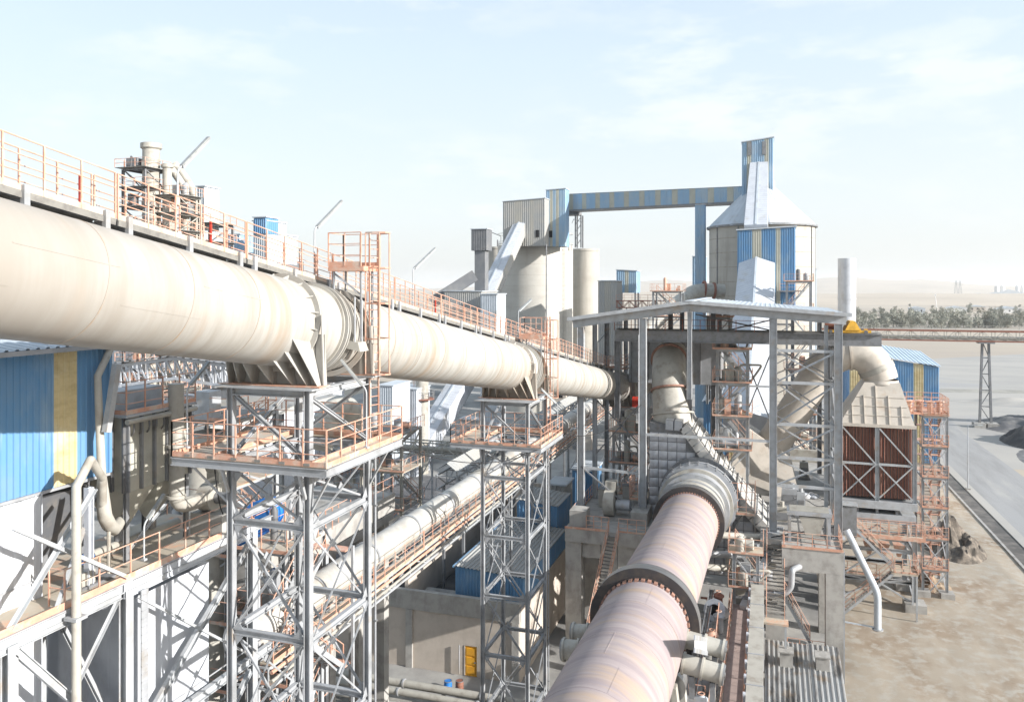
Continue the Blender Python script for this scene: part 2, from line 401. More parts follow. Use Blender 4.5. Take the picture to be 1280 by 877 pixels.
def truss(T, p, q, h, w, n, m=GREY, ch=.12, name='truss', up=(0, 0, 1)):
    """box lattice girder between p and q (bottom centre line), height h, width w"""
    p, q = V(p), V(q); a = (q-p).normalized(); r = a.cross(V((0, 0, 1))).normalized(); H = V((0, 0, h))
    cb = MB()
    for sg in (-1, 1):
        o = r*sg*w/2
        cb.bar(p+o, q+o, ch, ch); cb.bar(p+o+H, q+o+H, ch, ch)
    t = T.part(name, cb, m)
    for sg in (-1, 1):
        o = r*sg*w/2; lb = MB()
        for i in range(n):
            c, d = p.lerp(q, i/n)+o, p.lerp(q, (i+1)/n)+o
            lb.bar(c, c+H, ch*.6, ch*.6, (1, 0, 0)); lb.bar(c if i % 2 else c+H, d+H if i % 2 else d, ch*.6, ch*.6)
        lb.bar(q+o, q+o+H, ch*.6, ch*.6, (1, 0, 0)); T.part('lattice', lb, m, t)
    cb = MB()
    for i in range(n+1): c = p.lerp(q, i/n); cb.bar(c-r*w/2, c+r*w/2, ch*.7, ch*.7); cb.bar(c-r*w/2+H, c+r*w/2+H, ch*.7, ch*.7)
    T.part('cross_bars', cb, m, t)
    return t
# ================================================================== the ground and what lies far off
SANDM = mat('desert_sand', (.335, .285, .225), .95, 0, (.225, .16, .105), .2, lo=.46, hi=.68, bump=1.0, stretch=(1, .6, 1), col3=(.36, .325, .275), scale3=.9, lo3=.48, hi3=.62)
FARM_ = mat('far_plain_soil', (.42, .36, .285), .95, 0, (.35, .30, .25), .004, lo=.42, hi=.6, stretch=(.35, 1, 1), col3=(.33, .31, .28), scale3=.012, lo3=.56, hi3=.7, stretch3=(.3, 1, 1))
ASHM = mat('pale_ash_flat', (.375, .355, .325), .95, 0, (.30, .29, .275), .03, stretch=(.5, 1, 1), bump=.2, col3=(.30, .30, .31), scale3=.022, lo3=.55, hi3=.68, stretch3=(.45, 1.3, 1))
YARDM = mat('dusty_yard_concrete', (.34, .33, .31), .95, 0, (.25, .24, .23), .25, bump=.2, col3=(.14, .14, .14), scale3=.07, lo3=.5, hi3=.66, stretch3=(1, .5, 1))
STAINM = mat('stained_yard_slab', (.40, .38, .34), .9, 0, (.17, .16, .15), .45, lo=.42, hi=.62, bump=.2, col3=(.55, .52, .47), scale3=.9, lo3=.55, hi3=.7)
ROADM = mat('dusty_asphalt', (.30, .295, .29), .9, 0, (.25, .245, .24), .4, stretch=(1, .12, 1), col3=(.40, .38, .35), scale3=.12, stretch3=(1.5, .2, 1))
COALG = mat('black_gutter_silt', (.09, .085, .08), .95, 0, (.17, .155, .14), .6, bump=.6)
def sheet(name, pts, m, z):
    mb = MB().add([(x, y, z) for x, y in pts], [list(range(len(pts)))])
    return single(name, mb, m, kind='structure', L=V((0, 0, 0)))
def rect(x0, y0, x1, y1): return [(x0, y0), (x1, y0), (x1, y1), (x0, y1)]
N = 64
sheet('ground', [(14000*math.cos(2*PI*i/N), 14000*math.sin(2*PI*i/N)) for i in range(N)], FARM_, -.012)
# sandy ground around the works, gently rutted
from mathutils import noise
mb = MB(); nx, ny = 70, 150; x0, x1, y0, y1 = 5.0, 26.1, 30.0, 200.0
def sand_z(x, y):
    e = max(0, min(1, min(x-x0, x1-x, y-y0, y1-y)/2))
    return .004+.16*e+e*(.08*noise.noise(V((x*.35, y*.22, 0)))+.035*noise.noise(V((x*1.3, y*.9, 3))))
for j in range(ny+1):
    for i in range(nx+1):
        x = x0+(x1-x0)*i/nx; y = y0+(y1-y0)*j/ny
        mb.v.append(V((x, y, sand_z(x, y))))
mb.f = [[j*(nx+1)+i, j*(nx+1)+i+1, (j+1)*(nx+1)+i+1, (j+1)*(nx+1)+i] for j in range(ny) for i in range(nx)]
single('sandy_ground', mb, SANDM, kind='structure', L=V((0, 0, 0)), smooth=True)
sheet('ash_flat', [(28, 150), (40, 150), (260, 150), (460, 420), (120, 420), (28, 340)], ASHM, 0.0)
sheet('plant_yard', rect(-110, -20, 26, 260), YARDM, -.004)
sheet('coal_strewn_floor', [(-62, 58), (-27, 58), (-24, 112), (-66, 118)], mat('coal_strewn_floor', (.10, .10, .105), .95, 0, (.22, .215, .21), .16, lo=.5, hi=.66, bump=.4, stretch=(1, .5, 1)), 0.0)
sheet('stained_slab', rect(-40, 8, -8, 53), STAINM, 0.0)
RX0, RX1 = 29.3, 39
sheet('road', [(RX0, 20), (RX1, 20), (RX1, 182), (RX1+4, 250), (RX0+2, 250), (RX0, 170)], ROADM, .004)
k = MB(); k.box((26.1, 20, -.01), (26.4, 175, .16)); single('kerb', k, CONC, kind='structure', L=V((0, 0, 0)))
k = MB(); k.box((26.41, 20, -.02), (28.3, 175, .012)); single('gutter_strip', k, COALG, kind='structure', L=V((0, 0, 0)))
k = MB(); k.box((28.31, 20, -.02), (29.5, 175, .10)); single('verge', k, ASHM, kind='structure', L=V((0, 0, 0)))
sheet('cross_track', [(34, 252), (300, 300), (300, 308), (34, 260)], mat('damp_track_soil', (.26, .25, .22), .95, 0, (.36, .34, .3), .2), .006)
# low hills at the horizon
def hills(name, y0, y1, h, seed, x0=-9000, x1=11000, n=130, rows=7, col=(.44, .38, .31)):
    mb = MB()
    for j in range(rows+1):
        t = j/rows; y = y0+(y1-y0)*t
        for i in range(n+1):
            x = x0+(x1-x0)*i/n
            e = math.sin(PI*t)
            mb.v.append(V((x, y, -.5+e*h*max(0, .55+.9*noise.noise(V((x*.0007, seed, t*.6)))+.25*noise.noise(V((x*.003, seed+3, t*2)))))))
    mb.f = [[j*(n+1)+i, j*(n+1)+i+1, (j+1)*(n+1)+i+1, (j+1)*(n+1)+i] for j in range(rows) for i in range(n)]
    single(name, mb, mat(name+'_soil', col, .95, 0, tuple(c*.85 for c in col), .003), kind='structure', L=V((0, 0, 0)), smooth=True)
hills('hills', 4200, 8200, 95, 1.3)
hills('low_rise', 1500, 3200, 22, 7.7, -2500, 5000, 80, 5, (.46, .39, .31))

# ---- tree belt beyond the ash flat
LEAF = mat('hazed_olive_leaf', (.23, .235, .19), .8, 0, (.30, .295, .25), .6)  # olive paled so that distance haze is painted into the leaf colour
BARK = mat('dry_bark', (.2, .16, .12), .9)
def tree_meshes(seed, h, w):
    rnd = random.Random(seed); cr = MB(); tr = MB()
    tr.tube((0, 0, 0), (0, 0, h*.45), .18, 6, .1)
    cl = []
    for i in range(11):
        a = rnd.uniform(0, 2*PI); r = rnd.uniform(0, .36)*w; z = h*rnd.uniform(.14, .88); c = V((r*math.cos(a), r*math.sin(a), z)); cl.append((c, rnd.uniform(.16, .3)*w))
        if i < 5: tr.bar((0, 0, h*.35), c, .08, .08)
    for c, R in cl:
        for k in range(54):
            d = V((rnd.gauss(0, 1), rnd.gauss(0, 1), rnd.gauss(0, .8))).normalized()*R*rnd.uniform(.5, 1.05); p = c+d
            u = V((rnd.uniform(-1, 1), rnd.uniform(-1, 1), rnd.uniform(-1, 1))).normalized()*rnd.uniform(.18, .38)
            v = u.orthogonal().normalized()*rnd.uniform(.15, .34)
            cr.add([p-u, p+v, p+u, p-v], [[0, 1, 2, 3]])
    return mesh_of(cr, LEAF, name='crown'), mesh_of(tr, BARK, name='trunk')
TM = [tree_meshes(11+i, h, w) for i, (h, w) in enumerate(((7.5, 7), (6, 6.5), (8.5, 6), (5, 6)))]
def tree(x, y, s, k, label, group):
    T = Thing('tree', label, 'tree', (x, y, 0), group); s *= 1.45; T.o.scale = (s, s, s); T.o.rotation_euler.z = random.uniform(0, 6)
    for nm, me in zip(('crown', 'trunk'), TM[k]):
        o = bpy.data.objects.new(nm, me); COL.objects.link(o); o.parent = T.o
random.seed(3)
for row, (d, n) in enumerate(((598, 36), (640, 34), (700, 30), (790, 26), (900, 18))):
    for i in range(n):
        px = 1062+(1300-1062)*(i+random.uniform(.1, .9))/n
        r = ray(px, 400); dd = d+random.uniform(-16, 16)
        tree(r.x*dd, r.y*dd, random.choice((.45, .6, .75, .9, 1.0, 1.15))*(1.05 if row < 3 else .9), random.randrange(4),
             'haze-paled olive tree in the dense belt beyond the pale ash flat', 'trees of the belt beyond the ash flat')
for px, d in ((1120, 1150), (1137, 1300), (1166, 1200), (1183, 1050), (1218, 1500), (1252, 1180), (1110, 760), (1275, 1250)):
    r = ray(px, 400); tree(r.x*d, r.y*d, .55, 1, 'lone bush standing on the plain behind the tree belt', 'scattered bushes on the far plain')
# ---- little buildings of the far plain
def small_house(px, d, w, dp, h, m, label, n='farm_building', cat='building', win=3):
    r = ray(px, 400); x, y = r.x*d, r.y*d; T = Thing(n, label, cat, (x, y, 0))
    T.box('wall', (x-w/2, y, 0), (x+w/2, y+dp, h), m)
    T.part('roof', MB().prism([(x-w/2-.4, y-.4, h), (x+w/2+.4, y-.4, h), (x+w/2+.4, y-.4, h+.3), (x, y-.4, h+.12*w), (x-w/2-.4, y-.4, h+.3)], (0, dp+.8, 0)), ROOFW)
    for i in range(win):
        c = x-w/2+w*(i+.5)/win; T.box('window', (c-.8, y-.06, h*.4), (c+.8, y+.02, h*.75), BLK)
WH = mat('white_render', (.74, .73, .71), .8)
small_house(1196, 980, 22, 14, 5, WH, 'low white house left of centre in the strip behind the tree belt')
small_house(1222, 1010, 18, 12, 6, BUFF, 'beige house among bushes behind the right part of the tree belt')
small_house(1262, 940, 26, 16, 5, WH, 'long white house behind the right end of the tree belt')
small_house(1147, 900, 16, 12, 7, ROOFW, 'pale hut on legs with flat roof standing on the plain', win=2)
small_house(1224, 2500, 40, 20, 9, WH, 'small white hall far out on the plain', win=4)
for i, px in enumerate((1246, 1253, 1272, 1278)):
    r = ray(px, 400); d = 2600; x, y = r.x*d, r.y*d
    T = Thing('far_silo_tower', ('left white tower of the left far pair', 'right white tower of the left far pair', 'left white tower of the right far pair', 'right white tower of the right far pair at the frame edge')[i], 'tower', (x, y, 0), 'white towers on the horizon')
    T.part('shaft', MB().tube((x, y, 0), (x, y, 36), 7, 16), WH, None, True); T.tube('cap', (x, y, 36.2), (x, y, 39), 5, WH, n=16, r2=3)
    T.box('plinth', (x-9, y-9, 0), (x+9, y+9, 3), BUFF)
small_house(1262, 2580, 110, 20, 12, WH, 'long low white shed at the foot of the horizon towers', win=8)
def pylon(px, d, h, label):
    r = ray(px, 400); x, y = r.x*d, r.y*d; T = Thing('pylon', label, 'pylon', (x, y, 0), 'power pylons on the horizon')
    b, t = h*.11, h*.02; lg = MB()
    for sx in (-1, 1):
        for sy in (-1, 1): T.bar('leg', (x+sx*b, y+sy*b, 0), (x+sx*t, y+sy*t, h), .7, .7, MID)
    for i in range(6):
        z0, z1 = h*i/6, h*(i+1)/6; w0, w1 = b+(t-b)*i/6, b+(t-b)*(i+1)/6
        for s in (-1, 1): lg.bar((x-w0, y+s*w0, z0), (x+w1, y+s*w1, z1), .4, .4); lg.bar((x+w0, y+s*w0, z0), (x-w1, y+s*w1, z1), .4, .4)
    T.part('lattice', lg, MID)
    for z, w in ((h*.72, h*.2), (h*.84, h*.17), (h*.95, h*.12)): T.bar('cross_arm', (x-w, y, z), (x+w, y, z), .6, .8, MID)
pylon(1195, 3300, 62, 'left of the two power pylons faint on the horizon'); pylon(1200, 3400, 62, 'right of the two power pylons faint on the horizon')
r0, r1 = ray(1172, 400)*900, ray(1169, 400)*900
T = Thing('water_mast', 'thin leaning white mast rising from the tree belt', 'mast', (r0.x, r0.y, 0))
T.tube('pole', (r0.x, r0.y, 0), (r1.x, r1.y, 23), .35, WH); T.box('antenna', (r1.x-1, r1.y-.4, 21), (r1.x+1, r1.y+.4, 23), WH)

# ---- pipe bridge on trestles across the ash flat
BY = 193.0
T = Thing('pipe_bridge', 'long rusty brown pipe and conveyor bridge crossing above the pale ash flat', 'bridge', (60, BY, 18.4))
for s in (-1, 1):
    cb = MB()
    for z in (18.6, 20.7): cb.bar((12, BY+s*1.3, z), (150, BY+s*1.3, z), .28, .3)
    g = T.part('girder', cb, RUST); lb = MB()
    for i in range(60):
        x = 12+2.3*i; lb.bar((x, BY+s*1.3, 18.6), (x, BY+s*1.3, 20.7), .12, .12, (1, 0, 0)); lb.bar((x, BY+s*1.3, 18.6 if i % 2 else 20.7), (x+2.3, BY+s*1.3, 20.7 if i % 2 else 18.6), .1, .1)
    T.part('lattice', lb, TAN, g)
T.box('deck', (12, BY-1.2, 18.75), (150, BY+1.2, 18.9), TAN)
T.tube('pipe', (12, BY-.6, 19.3), (150, BY-.6, 19.3), .32, TAN); T.tube('pipe', (12, BY+.5, 19.25), (150, BY+.5, 19.25), .26, RUST)
railing(T, [(12, BY-1.3, 20.9), (150, BY-1.3, 20.9)], TAN, 1.0, 3.0, .05, False, 1, own=False)
for X, n in ((45, 'trestle'), (95, 'trestle')):
    T = Thing(n, 'steel trestle leg carrying the pipe bridge beside the black coal heap' if X == 45 else 'second trestle leg of the pipe bridge beyond the right side', 'trestle', (X, BY, 0))
    for s in (-1, 1):
        T.ibar('leg', (X+s*1.1, BY, .9), (X+s*.6, BY, 18.5), .45, .45, MID, None, (0, 1, 0)); T.box('footing', (X+s*1.25-1.1, BY-1.3, -.05), (X+s*1.25+1.1, BY+1.3, 1.0), CONC)
    for i in range(5):
        z0 = 1+3.5*i; z1 = z0+3.5; w0 = 1.1-.5*(z0-.9)/17.6; w1 = 1.1-.5*(z1-.9)/17.6; s = 1 if i % 2 else -1
        T.bar('brace', (X-s*w0, BY, z0), (X+s*w1, BY, z1), .16, .16, MID); T.bar('strut', (X-w1, BY, z1), (X+w1, BY, z1), .16, .2, MID)
    T.box('cap', (X-1.5, BY-1.4, 18.1), (X+1.5, BY+1.4, 18.44), MID)
# ---- heaps
def heap(name, x, y, rx, ry, h, m, label, cat, seed=0, n=44):
    mb = MB()
    for j in range(n+1):
        for i in range(n+1):
            u, v = -1+2*i/n, -1+2*j/n; r = math.sqrt(u*u+v*v)
            p = V((u*3+seed, v*3, seed)); z = max(0, 1-r)**.9*h*(.75+.6*noise.noise(p))+(.12*h*noise.noise(p*3.1)+.05*h*noise.noise(p*8))*max(0, 1-r)**.4
            mb.v.append(V((x+u*rx, y+v*ry, max(z, -.02) if r < 1 else -.02)))
    mb.f = [[j*(n+1)+i, j*(n+1)+i+1, (j+1)*(n+1)+i+1, (j+1)*(n+1)+i] for j in range(n) for i in range(n)]
    return single(name, mb, m, label, cat, smooth=True)
heap('coal_heap', 50.0, 176, 6.2, 9, 6.0, COAL, 'black coal heap below the trestle leg', 'heap', 1)
heap('coal_heap', 57, 156, 15, 20, 2.0, mat('grey_black_fines', (.13, .13, .135), .95, 0, (.24, .235, .23), .25, bump=.6), 'low wide dark grey coal heap at the right frame edge', 'heap', 4)
heap('coal_heap', 57, 196, 13, 14, 3.4, mat('grey_coal_fines', (.11, .11, .115), .95, 0, (.2, .19, .18), .3, bump=.5), 'grey coal fines heap behind the trestle leg', 'heap', 9)
heap('dust_berm', 72, 235, 26, 8, 2.4, ASHM, 'pale low berm of dust behind the coal', 'berm', 6)
heap('rubble_heap', 20.4, 102, 3.4, 6.0, 4.2, mat('dark_rubble', (.10, .085, .07), .95, 0, (.24, .2, .16), 1.2, bump=.8), 'brown rubble heap on the sand beside the orange stair tower', 'heap', 12)
heap('rubble_heap', 15.6, 88.5, 2.2, 3.0, 1.4, mat('brown_spoil', (.22, .16, .11), .95, 0, (.33, .26, .19), 1.2, bump=.8), 'flat brown spoil patch in front of the stair tower foot', 'heap', 15)
# street lamp by the road
def street_lamp(x, y, h, label):
    T = Thing('street_lamp', label, 'lamp', (x, y, 0), 'street lamps along the road')
    T.box('footing', (x-.3, y-.3, -.02), (x+.3, y+.3, .3), CONC); T.part('pole', MB().tube((x, y, .3), (x, y, h), .09, 10, .06), GALV, None, True)
    T.pipe('arm', [(x, y, h-.1), (x, y, h+.25), (x+1.3, y, h+.35)], .045, GALV); T.part('lamp_head', MB().hexa([(x+1.2, y-.14, h+.26), (x+2.0, y-.1, h+.28), (x+2.0, y+.1, h+.28), (x+1.2, y+.14, h+.26)], [(x+1.2, y-.1, h+.44), (x+1.9, y-.06, h+.42), (x+1.9, y+.06, h+.42), (x+1.2, y+.1, h+.44)]), LAMPM)
p = PZ(1210, 612, 0); street_lamp(p.x, p.y, 9.4, 'slim grey street lamp beside the kerb of the road')
# ================================================================== silos and towers of the background
BIG = V((-.9, 159, 0)); BR = 9.7
T = Thing('storage_silo', 'wide concrete silo with pale pointed sheet roof behind the steel frame building', 'silo', BIG)
T.part('wall', MB().lathe(BIG, [(BR, 0), (BR, 41.7)], 64), SILO, None, True)
nseg = 18
for i in range(nseg):
    a0, a1 = 2*PI*i/nseg, 2*PI*(i+1)/nseg; f = lambda a, r, z: BIG+V((r*math.cos(a), r*math.sin(a), z))
    T.part('roof_sheet', MB().ribbed(f(a0, BR+.6, 41.5), f(a1, BR+.6, 41.5), f(a1, 2.2, 49.6), f(a0, 2.2, 49.6), 1.2, .025), ROOFW)
mbr = MB()
for i in range(15): mbr.ring(BIG+V((0, 0, 1.5+i*2.7)), (0, 0, 1), BR, BR+.02, .12, 56)
T.part('pour_joint', mbr, mat('dusty_pour_line', (.34, .31, .26), .9))
T.part('eave_ring', MB().ring(BIG+V((0, 0, 41.6)), (0, 0, 1), BR, BR+.5, .35, 64), MID, None, True)
T.part('roof_cap', MB().lathe(BIG, [(2.5, 49.4), (2.5, 50.4), (0, 50.8)], 24), ROOFW, None, True)
for i in range(6):
    a = -PI/2+.62+(i-3)*.52; p = f(a, BR+.07, 0); T.bar('downpipe', p, p+V((0, 0, 41.4)), .16, .16, MID, None, (1, 0, 0))
# head tower on top, blue and yellow striped
hx0, hx1, hy0, hy1 = -4.3, 1.25, 156.4, 161.6
T = Thing('head_tower', 'tall blue sheeted head tower with yellow stripes standing on the pointed silo', 'tower', (hx0, hy0, 44))
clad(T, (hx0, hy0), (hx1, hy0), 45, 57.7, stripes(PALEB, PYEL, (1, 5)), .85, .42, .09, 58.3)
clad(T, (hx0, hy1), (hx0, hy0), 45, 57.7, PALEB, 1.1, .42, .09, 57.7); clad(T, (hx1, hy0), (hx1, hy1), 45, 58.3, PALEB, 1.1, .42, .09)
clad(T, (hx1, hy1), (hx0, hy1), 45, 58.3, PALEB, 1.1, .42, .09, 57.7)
T.part('roof', MB().hexa([(hx0-.2, hy0-.2, 57.72), (hx1+.2, hy0-.2, 58.34), (hx1+.2, hy1+.2, 58.34), (hx0-.2, hy1+.2, 57.72)], [(hx0-.2, hy0-.2, 57.9), (hx1+.2, hy0-.2, 58.55), (hx1+.2, hy1+.2, 58.55), (hx0-.2, hy1+.2, 57.9)]), ROOFW)
for x in (hx0+1.3, hx1-1.6): T.box('louvre', (x-.35, hy0-.25, 55.2), (x+.35, hy0-.05, 57.7), MID)
T.bar('lightning_rod', (hx1-.1, hy0, 59.9), (hx1-.1, hy0, 60.0), .07, .07, MID)
# gabled conveyor galleries coming down toward the works
def gallery(label, p, q, w0, w1, h, m, nsh, m2=None, group=None, rib=.7, gable=.9, name='conveyor_gallery', legs=()):
    """sheeted gallery with a low gabled top, p high end, q low end"""
    p, q = V(p), V(q); a = (q-p).normalized(); r = a.cross(V((0, 0, 1))).normalized(); u = r.cross(a).normalized()
    T = Thing(name, label, 'conveyor', V((p.x, p.y, p.z)), group)
    for i in range(nsh):
        A, B = p.lerp(q, i/nsh), p.lerp(q, (i+1)/nsh); g = (B-A)*.0015; A = A+g; B = B-g
        wa, wb = w0+(w1-w0)*i/nsh, w0+(w1-w0)*(i+1)/nsh
        for s in (1, -1):
            ea, eb = A+r*s*wa/2, B+r*s*wb/2; ra, rb = A+u*gable, B+u*gable
            T.part('roof_sheet', MB().ribbed(*( (ra, rb, eb, ea) if s < 0 else (rb, ra, ea, eb)), rib, .018), m)
            T.part('side_sheet', MB().ribbed(*((ea, eb, eb-u*h, ea-u*h) if s < 0 else (eb, ea, ea-u*h, eb-u*h)), rib, .018), m2 or m)
        T.part('floor_plate', MB().hexa([A-r*wa/2-u*h, A+r*wa/2-u*h, B+r*wb/2-u*h, B-r*wb/2-u*h], [A-r*wa/2-u*(h-.15), A+r*wa/2-u*(h-.15), B+r*wb/2-u*(h-.15), B-r*wb/2-u*(h-.15)]), MID)
    for E, w in ((p, w0), (q, w1)):
        T.part('end_sheet', MB().prism([E-r*w/2, E+u*gable, E+r*w/2, E+r*w/2-u*h, E-r*w/2-u*h], a*.08), m)
    T.part('ridge_cap', MB().bar(p+u*(gable+.06), q+u*(gable+.06), .35, .08, u), ROOFW)
    for t, z in legs:
        c = p.lerp(q, t)-u*h
        for s in (-1, 1): T.bar('leg', c+r*s*w0*.4, V((c.x, c.y, z))+r*s*w0*.6, .35, .35, MID, None, (1, 0, 0))
    return T
gallery('upper white sheeted conveyor gallery climbing the pointed silo to the head tower', (-1.3, 156.1, 53.8), (-1.7, 142.6, 41.0), 3.2, 3.9, 3.0, WHITE, 10, gable=.03)
# transfer house (blue/yellow) half way down
tx0, tx1, ty0, ty1 = -4.5, 4.5, 137.5, 142.5
T = Thing('transfer_house', 'blue and yellow striped transfer house in front of the pointed silo', 'building', (tx0, ty0, 20))
clad(T, (tx0, ty0), (tx1, ty0), 27, 39.6, stripes(BLUE, PYEL, (3, 4, 8)), .72, .36, .1, 40.0)
clad(T, (tx1, ty0), (tx1, ty1), 27, 40.0, BLUE, .75, .36, .1); clad(T, (tx0, ty1), (tx0, ty0), 27, 39.6, BLUE, .75, .36, .1); clad(T, (tx1, ty1), (tx0, ty1), 27, 40.0, BLUE, .75, .36, .1, 39.6)
T.part('roof', MB().hexa([(tx0-.3, ty0-.3, 39.65), (tx1+.3, ty0-.3, 40.05), (tx1+.3, ty1+.3, 40.05), (tx0-.3, ty1+.3, 39.65)], [(tx0-.3, ty0-.3, 39.85), (tx1+.3, ty0-.3, 40.25), (tx1+.3, ty1+.3, 40.25), (tx0-.3, ty1+.3, 39.85)]), ROOFW)
for x in (tx0+.3, tx1-.3):
    for y in (ty0+.3, ty1-.3): T.ibar('column', (x, y, 0), (x, y, 26.98), .4, .4, MID, None, (1, 0, 0))
for z in (4, 9, 14, 19, 24):
    T.bar('beam', (tx0+.3, ty0+.3, z), (tx1-.3, ty0+.3, z), .2, .3, MID); T.bar('brace', (tx0+.3, ty0+.2, z), (tx1-.3, ty0+.2, z+5 if z < 24 else 26.8), .14, .14, MID)
T.box('platform', (tx1-2.4, ty0-1.2, 29.4), (tx1+1.4, ty0-.05, 29.6), MID); railing(T, [(tx1-2.4, ty0-1.2, 29.6), (tx1+1.4, ty0-1.2, 29.6), (tx1+1.4, ty0, 29.6)], ORNG, 1.1, 1.3, .04, False, 1, own=False)
gallery('lower wide white sheeted conveyor gallery descending in front of the pointed silo', (-1.5, 137.2, 34.2), (-2.2, 102, 13.9), 5.7, 5.9, 3.4, WHITE, 14, gable=1.1, legs=((.55, 0), (.98, 0)))
# blue shaft left of the silo
T = Thing('elevator_shaft', 'narrow tall blue elevator shaft standing left of the pointed silo', 'tower', (-12.6, 158, 0))
clad(T, (-13.2, 158), (-11.4, 158), 0, 46.2, PALEB, 1, .35, .07); clad(T, (-11.4, 158), (-11.4, 160.2), 0, 46.2, BLUE, 1.1, .35, .07); clad(T, (-13.2, 160.2), (-13.2, 158), 0, 46.2, BLUE, 1.1, .35, .07); clad(T, (-11.4, 160.2), (-13.2, 160.2), 0, 46.2, BLUE, 1, .35, .07)
T.box('cap', (-13.3, 157.9, 46.25), (-11.3, 160.3, 46.4), ROOFW)
p0 = PD(866, 354, 176); 
def sbox(px0, px1, ptop, d, zb, dep, mats, label, n='sheeted_tower', cat='tower', sheet=1.1, lift=.0, roofm=None, group=None, legs=False):
    """sheeted box given by its span in the photograph at distance d"""
    a, b = PD(px0, ptop, d), PD(px1, ptop, d); y = (a.y+b.y)/2; sx = y/ray(px0, 0).y; a = PY(px0, ptop, y); b = PY(px1, ptop, y)
    x0, x1, zt = a.x, b.x, a.z
    T = Thing(n, label, cat, (x0, y, zb), group)
    back = mats(0, 99) if callable(mats) and not isinstance(mats, bpy.types.Material) else mats
    clad(T, (x0, y), (x1, y), zb, zt, mats, sheet, .4, .08, zt+lift); clad(T, (x1, y), (x1, y+dep), zb, zt+lift, back, sheet, .4, .08)
    clad(T, (x0, y+dep), (x0, y), zb, zt, back, sheet, .4, .08); clad(T, (x1, y+dep), (x0, y+dep), zb, zt+lift, back, sheet, .4, .08, zt)
    T.part('roof', MB().hexa([(x0-.2, y-.2, zt+.03), (x1+.2, y-.2, zt+lift+.03), (x1+.2, y+dep+.2, zt+lift+.03), (x0-.2, y+dep+.2, zt+.03)], [(x0-.2, y-.2, zt+.2), (x1+.2, y-.2, zt+lift+.2), (x1+.2, y+dep+.2, zt+lift+.2), (x0-.2, y+dep+.2, zt+.2)]), roofm or ROOFW)
    if legs:
        for x in (x0+.3, x1-.3):
            for yy in (y+.3, y+dep-.3): T.bar('leg', (x, yy, 0), (x, yy, zb), .35, .35, MID, None, (1, 0, 0))
    return T, x0, x1, y, zt
sbox(866, 880.5, 321, 176, 14, 6, stripes(PALEB, PYEL, (1,)), 'short blue striped tower behind the narrow elevator shaft', sheet=.9)
sbox(1013, 1020, 337, 178, 0, 4, PALEB, 'thin blue sheeted shaft at the right edge of the pointed silo', sheet=1)
# stack
c = PD(1058.5, 323, 150)
T = Thing('chimney', 'plain white chimney to the right of the pointed silo', 'chimney', (c.x, c.y, 0))
T.part('shaft', MB().lathe((c.x, c.y, 0), [(1.62, 0), (1.6, c.z), (1.5, c.z), (1.5, c.z-3)], 32), WHITE, None, True)
for z in (12, 20, 28): T.part('band', MB().ring((c.x, c.y, z), (0, 0, 1), 1.6, 1.68, .15, 32), WHITE, None, True)
# ---- high bridge between the silos
T = Thing('bridge_gallery', 'long high blue conveyor bridge with yellow stripes between the two silo groups', 'conveyor', (-40, 166, 46))
yb, ye_ = 190.0, 158.0
bx0, bx1 = PY(706, 262, yb).x, PY(934, 250, ye_).x
zb0, zt0 = PY(706, 262.5, yb).z, PY(706, 243, yb).z; zb1, zt1 = PY(934, 251, ye_).z, PY(934, 233, ye_).z
n = 34
for side, ya, yz in ((0, yb, ye_), (1, yb+3.4, ye_+3.4)):
    for i in range(n):
        t0, t1 = i/n, (i+1)/n; xa, xb = bx0+(bx1-bx0)*t0, bx0+(bx1-bx0)*t1; L = lambda t, a, b: a+(b-a)*t
        q = [(xa+.01, L(t0, ya, yz), L(t0, zb0, zb1)), (xb-.01, L(t1, ya, yz), L(t1, zb0, zb1)), (xb-.01, L(t1, ya, yz), L(t1, zt0, zt1)), (xa+.01, L(t0, ya, yz), L(t0, zt0, zt1))]
        if side: q = [q[1], q[0], q[3], q[2]]
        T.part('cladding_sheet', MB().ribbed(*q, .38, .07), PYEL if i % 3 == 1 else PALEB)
roof(T, (bx0, yb-.15, zt0+.05), (bx1, ye_-.15, zt1+.05), (bx1, ye_+3.6, zt1+.05), (bx0, yb+3.6, zt0+.05), ROOFW, 12, .6)
T.part('floor', MB().hexa([(bx0, yb-.1, zb0-.4), (bx1, ye_-.1, zb1-.4), (bx1, ye_+3.5, zb1-.4), (bx0, yb+3.5, zb0-.4)], [(bx0, yb-.1, zb0-.02), (bx1, ye_-.1, zb1-.02), (bx1, ye_+3.5, zb1-.02), (bx0, yb+3.5, zb0-.02)]), MID)
T.bar('hanger', PY(748, 262, 183), PY(759, 249, 181.4), .12, .12, ROOFW); T.bar('hanger', PY(812, 256, 174), PY(823, 246, 172.5), .12, .12, ROOFW)
T.box('landing', (bx0, yb-.6, zb0-1.3), (bx0+3.6, yb+3, zb0-.5), MID)
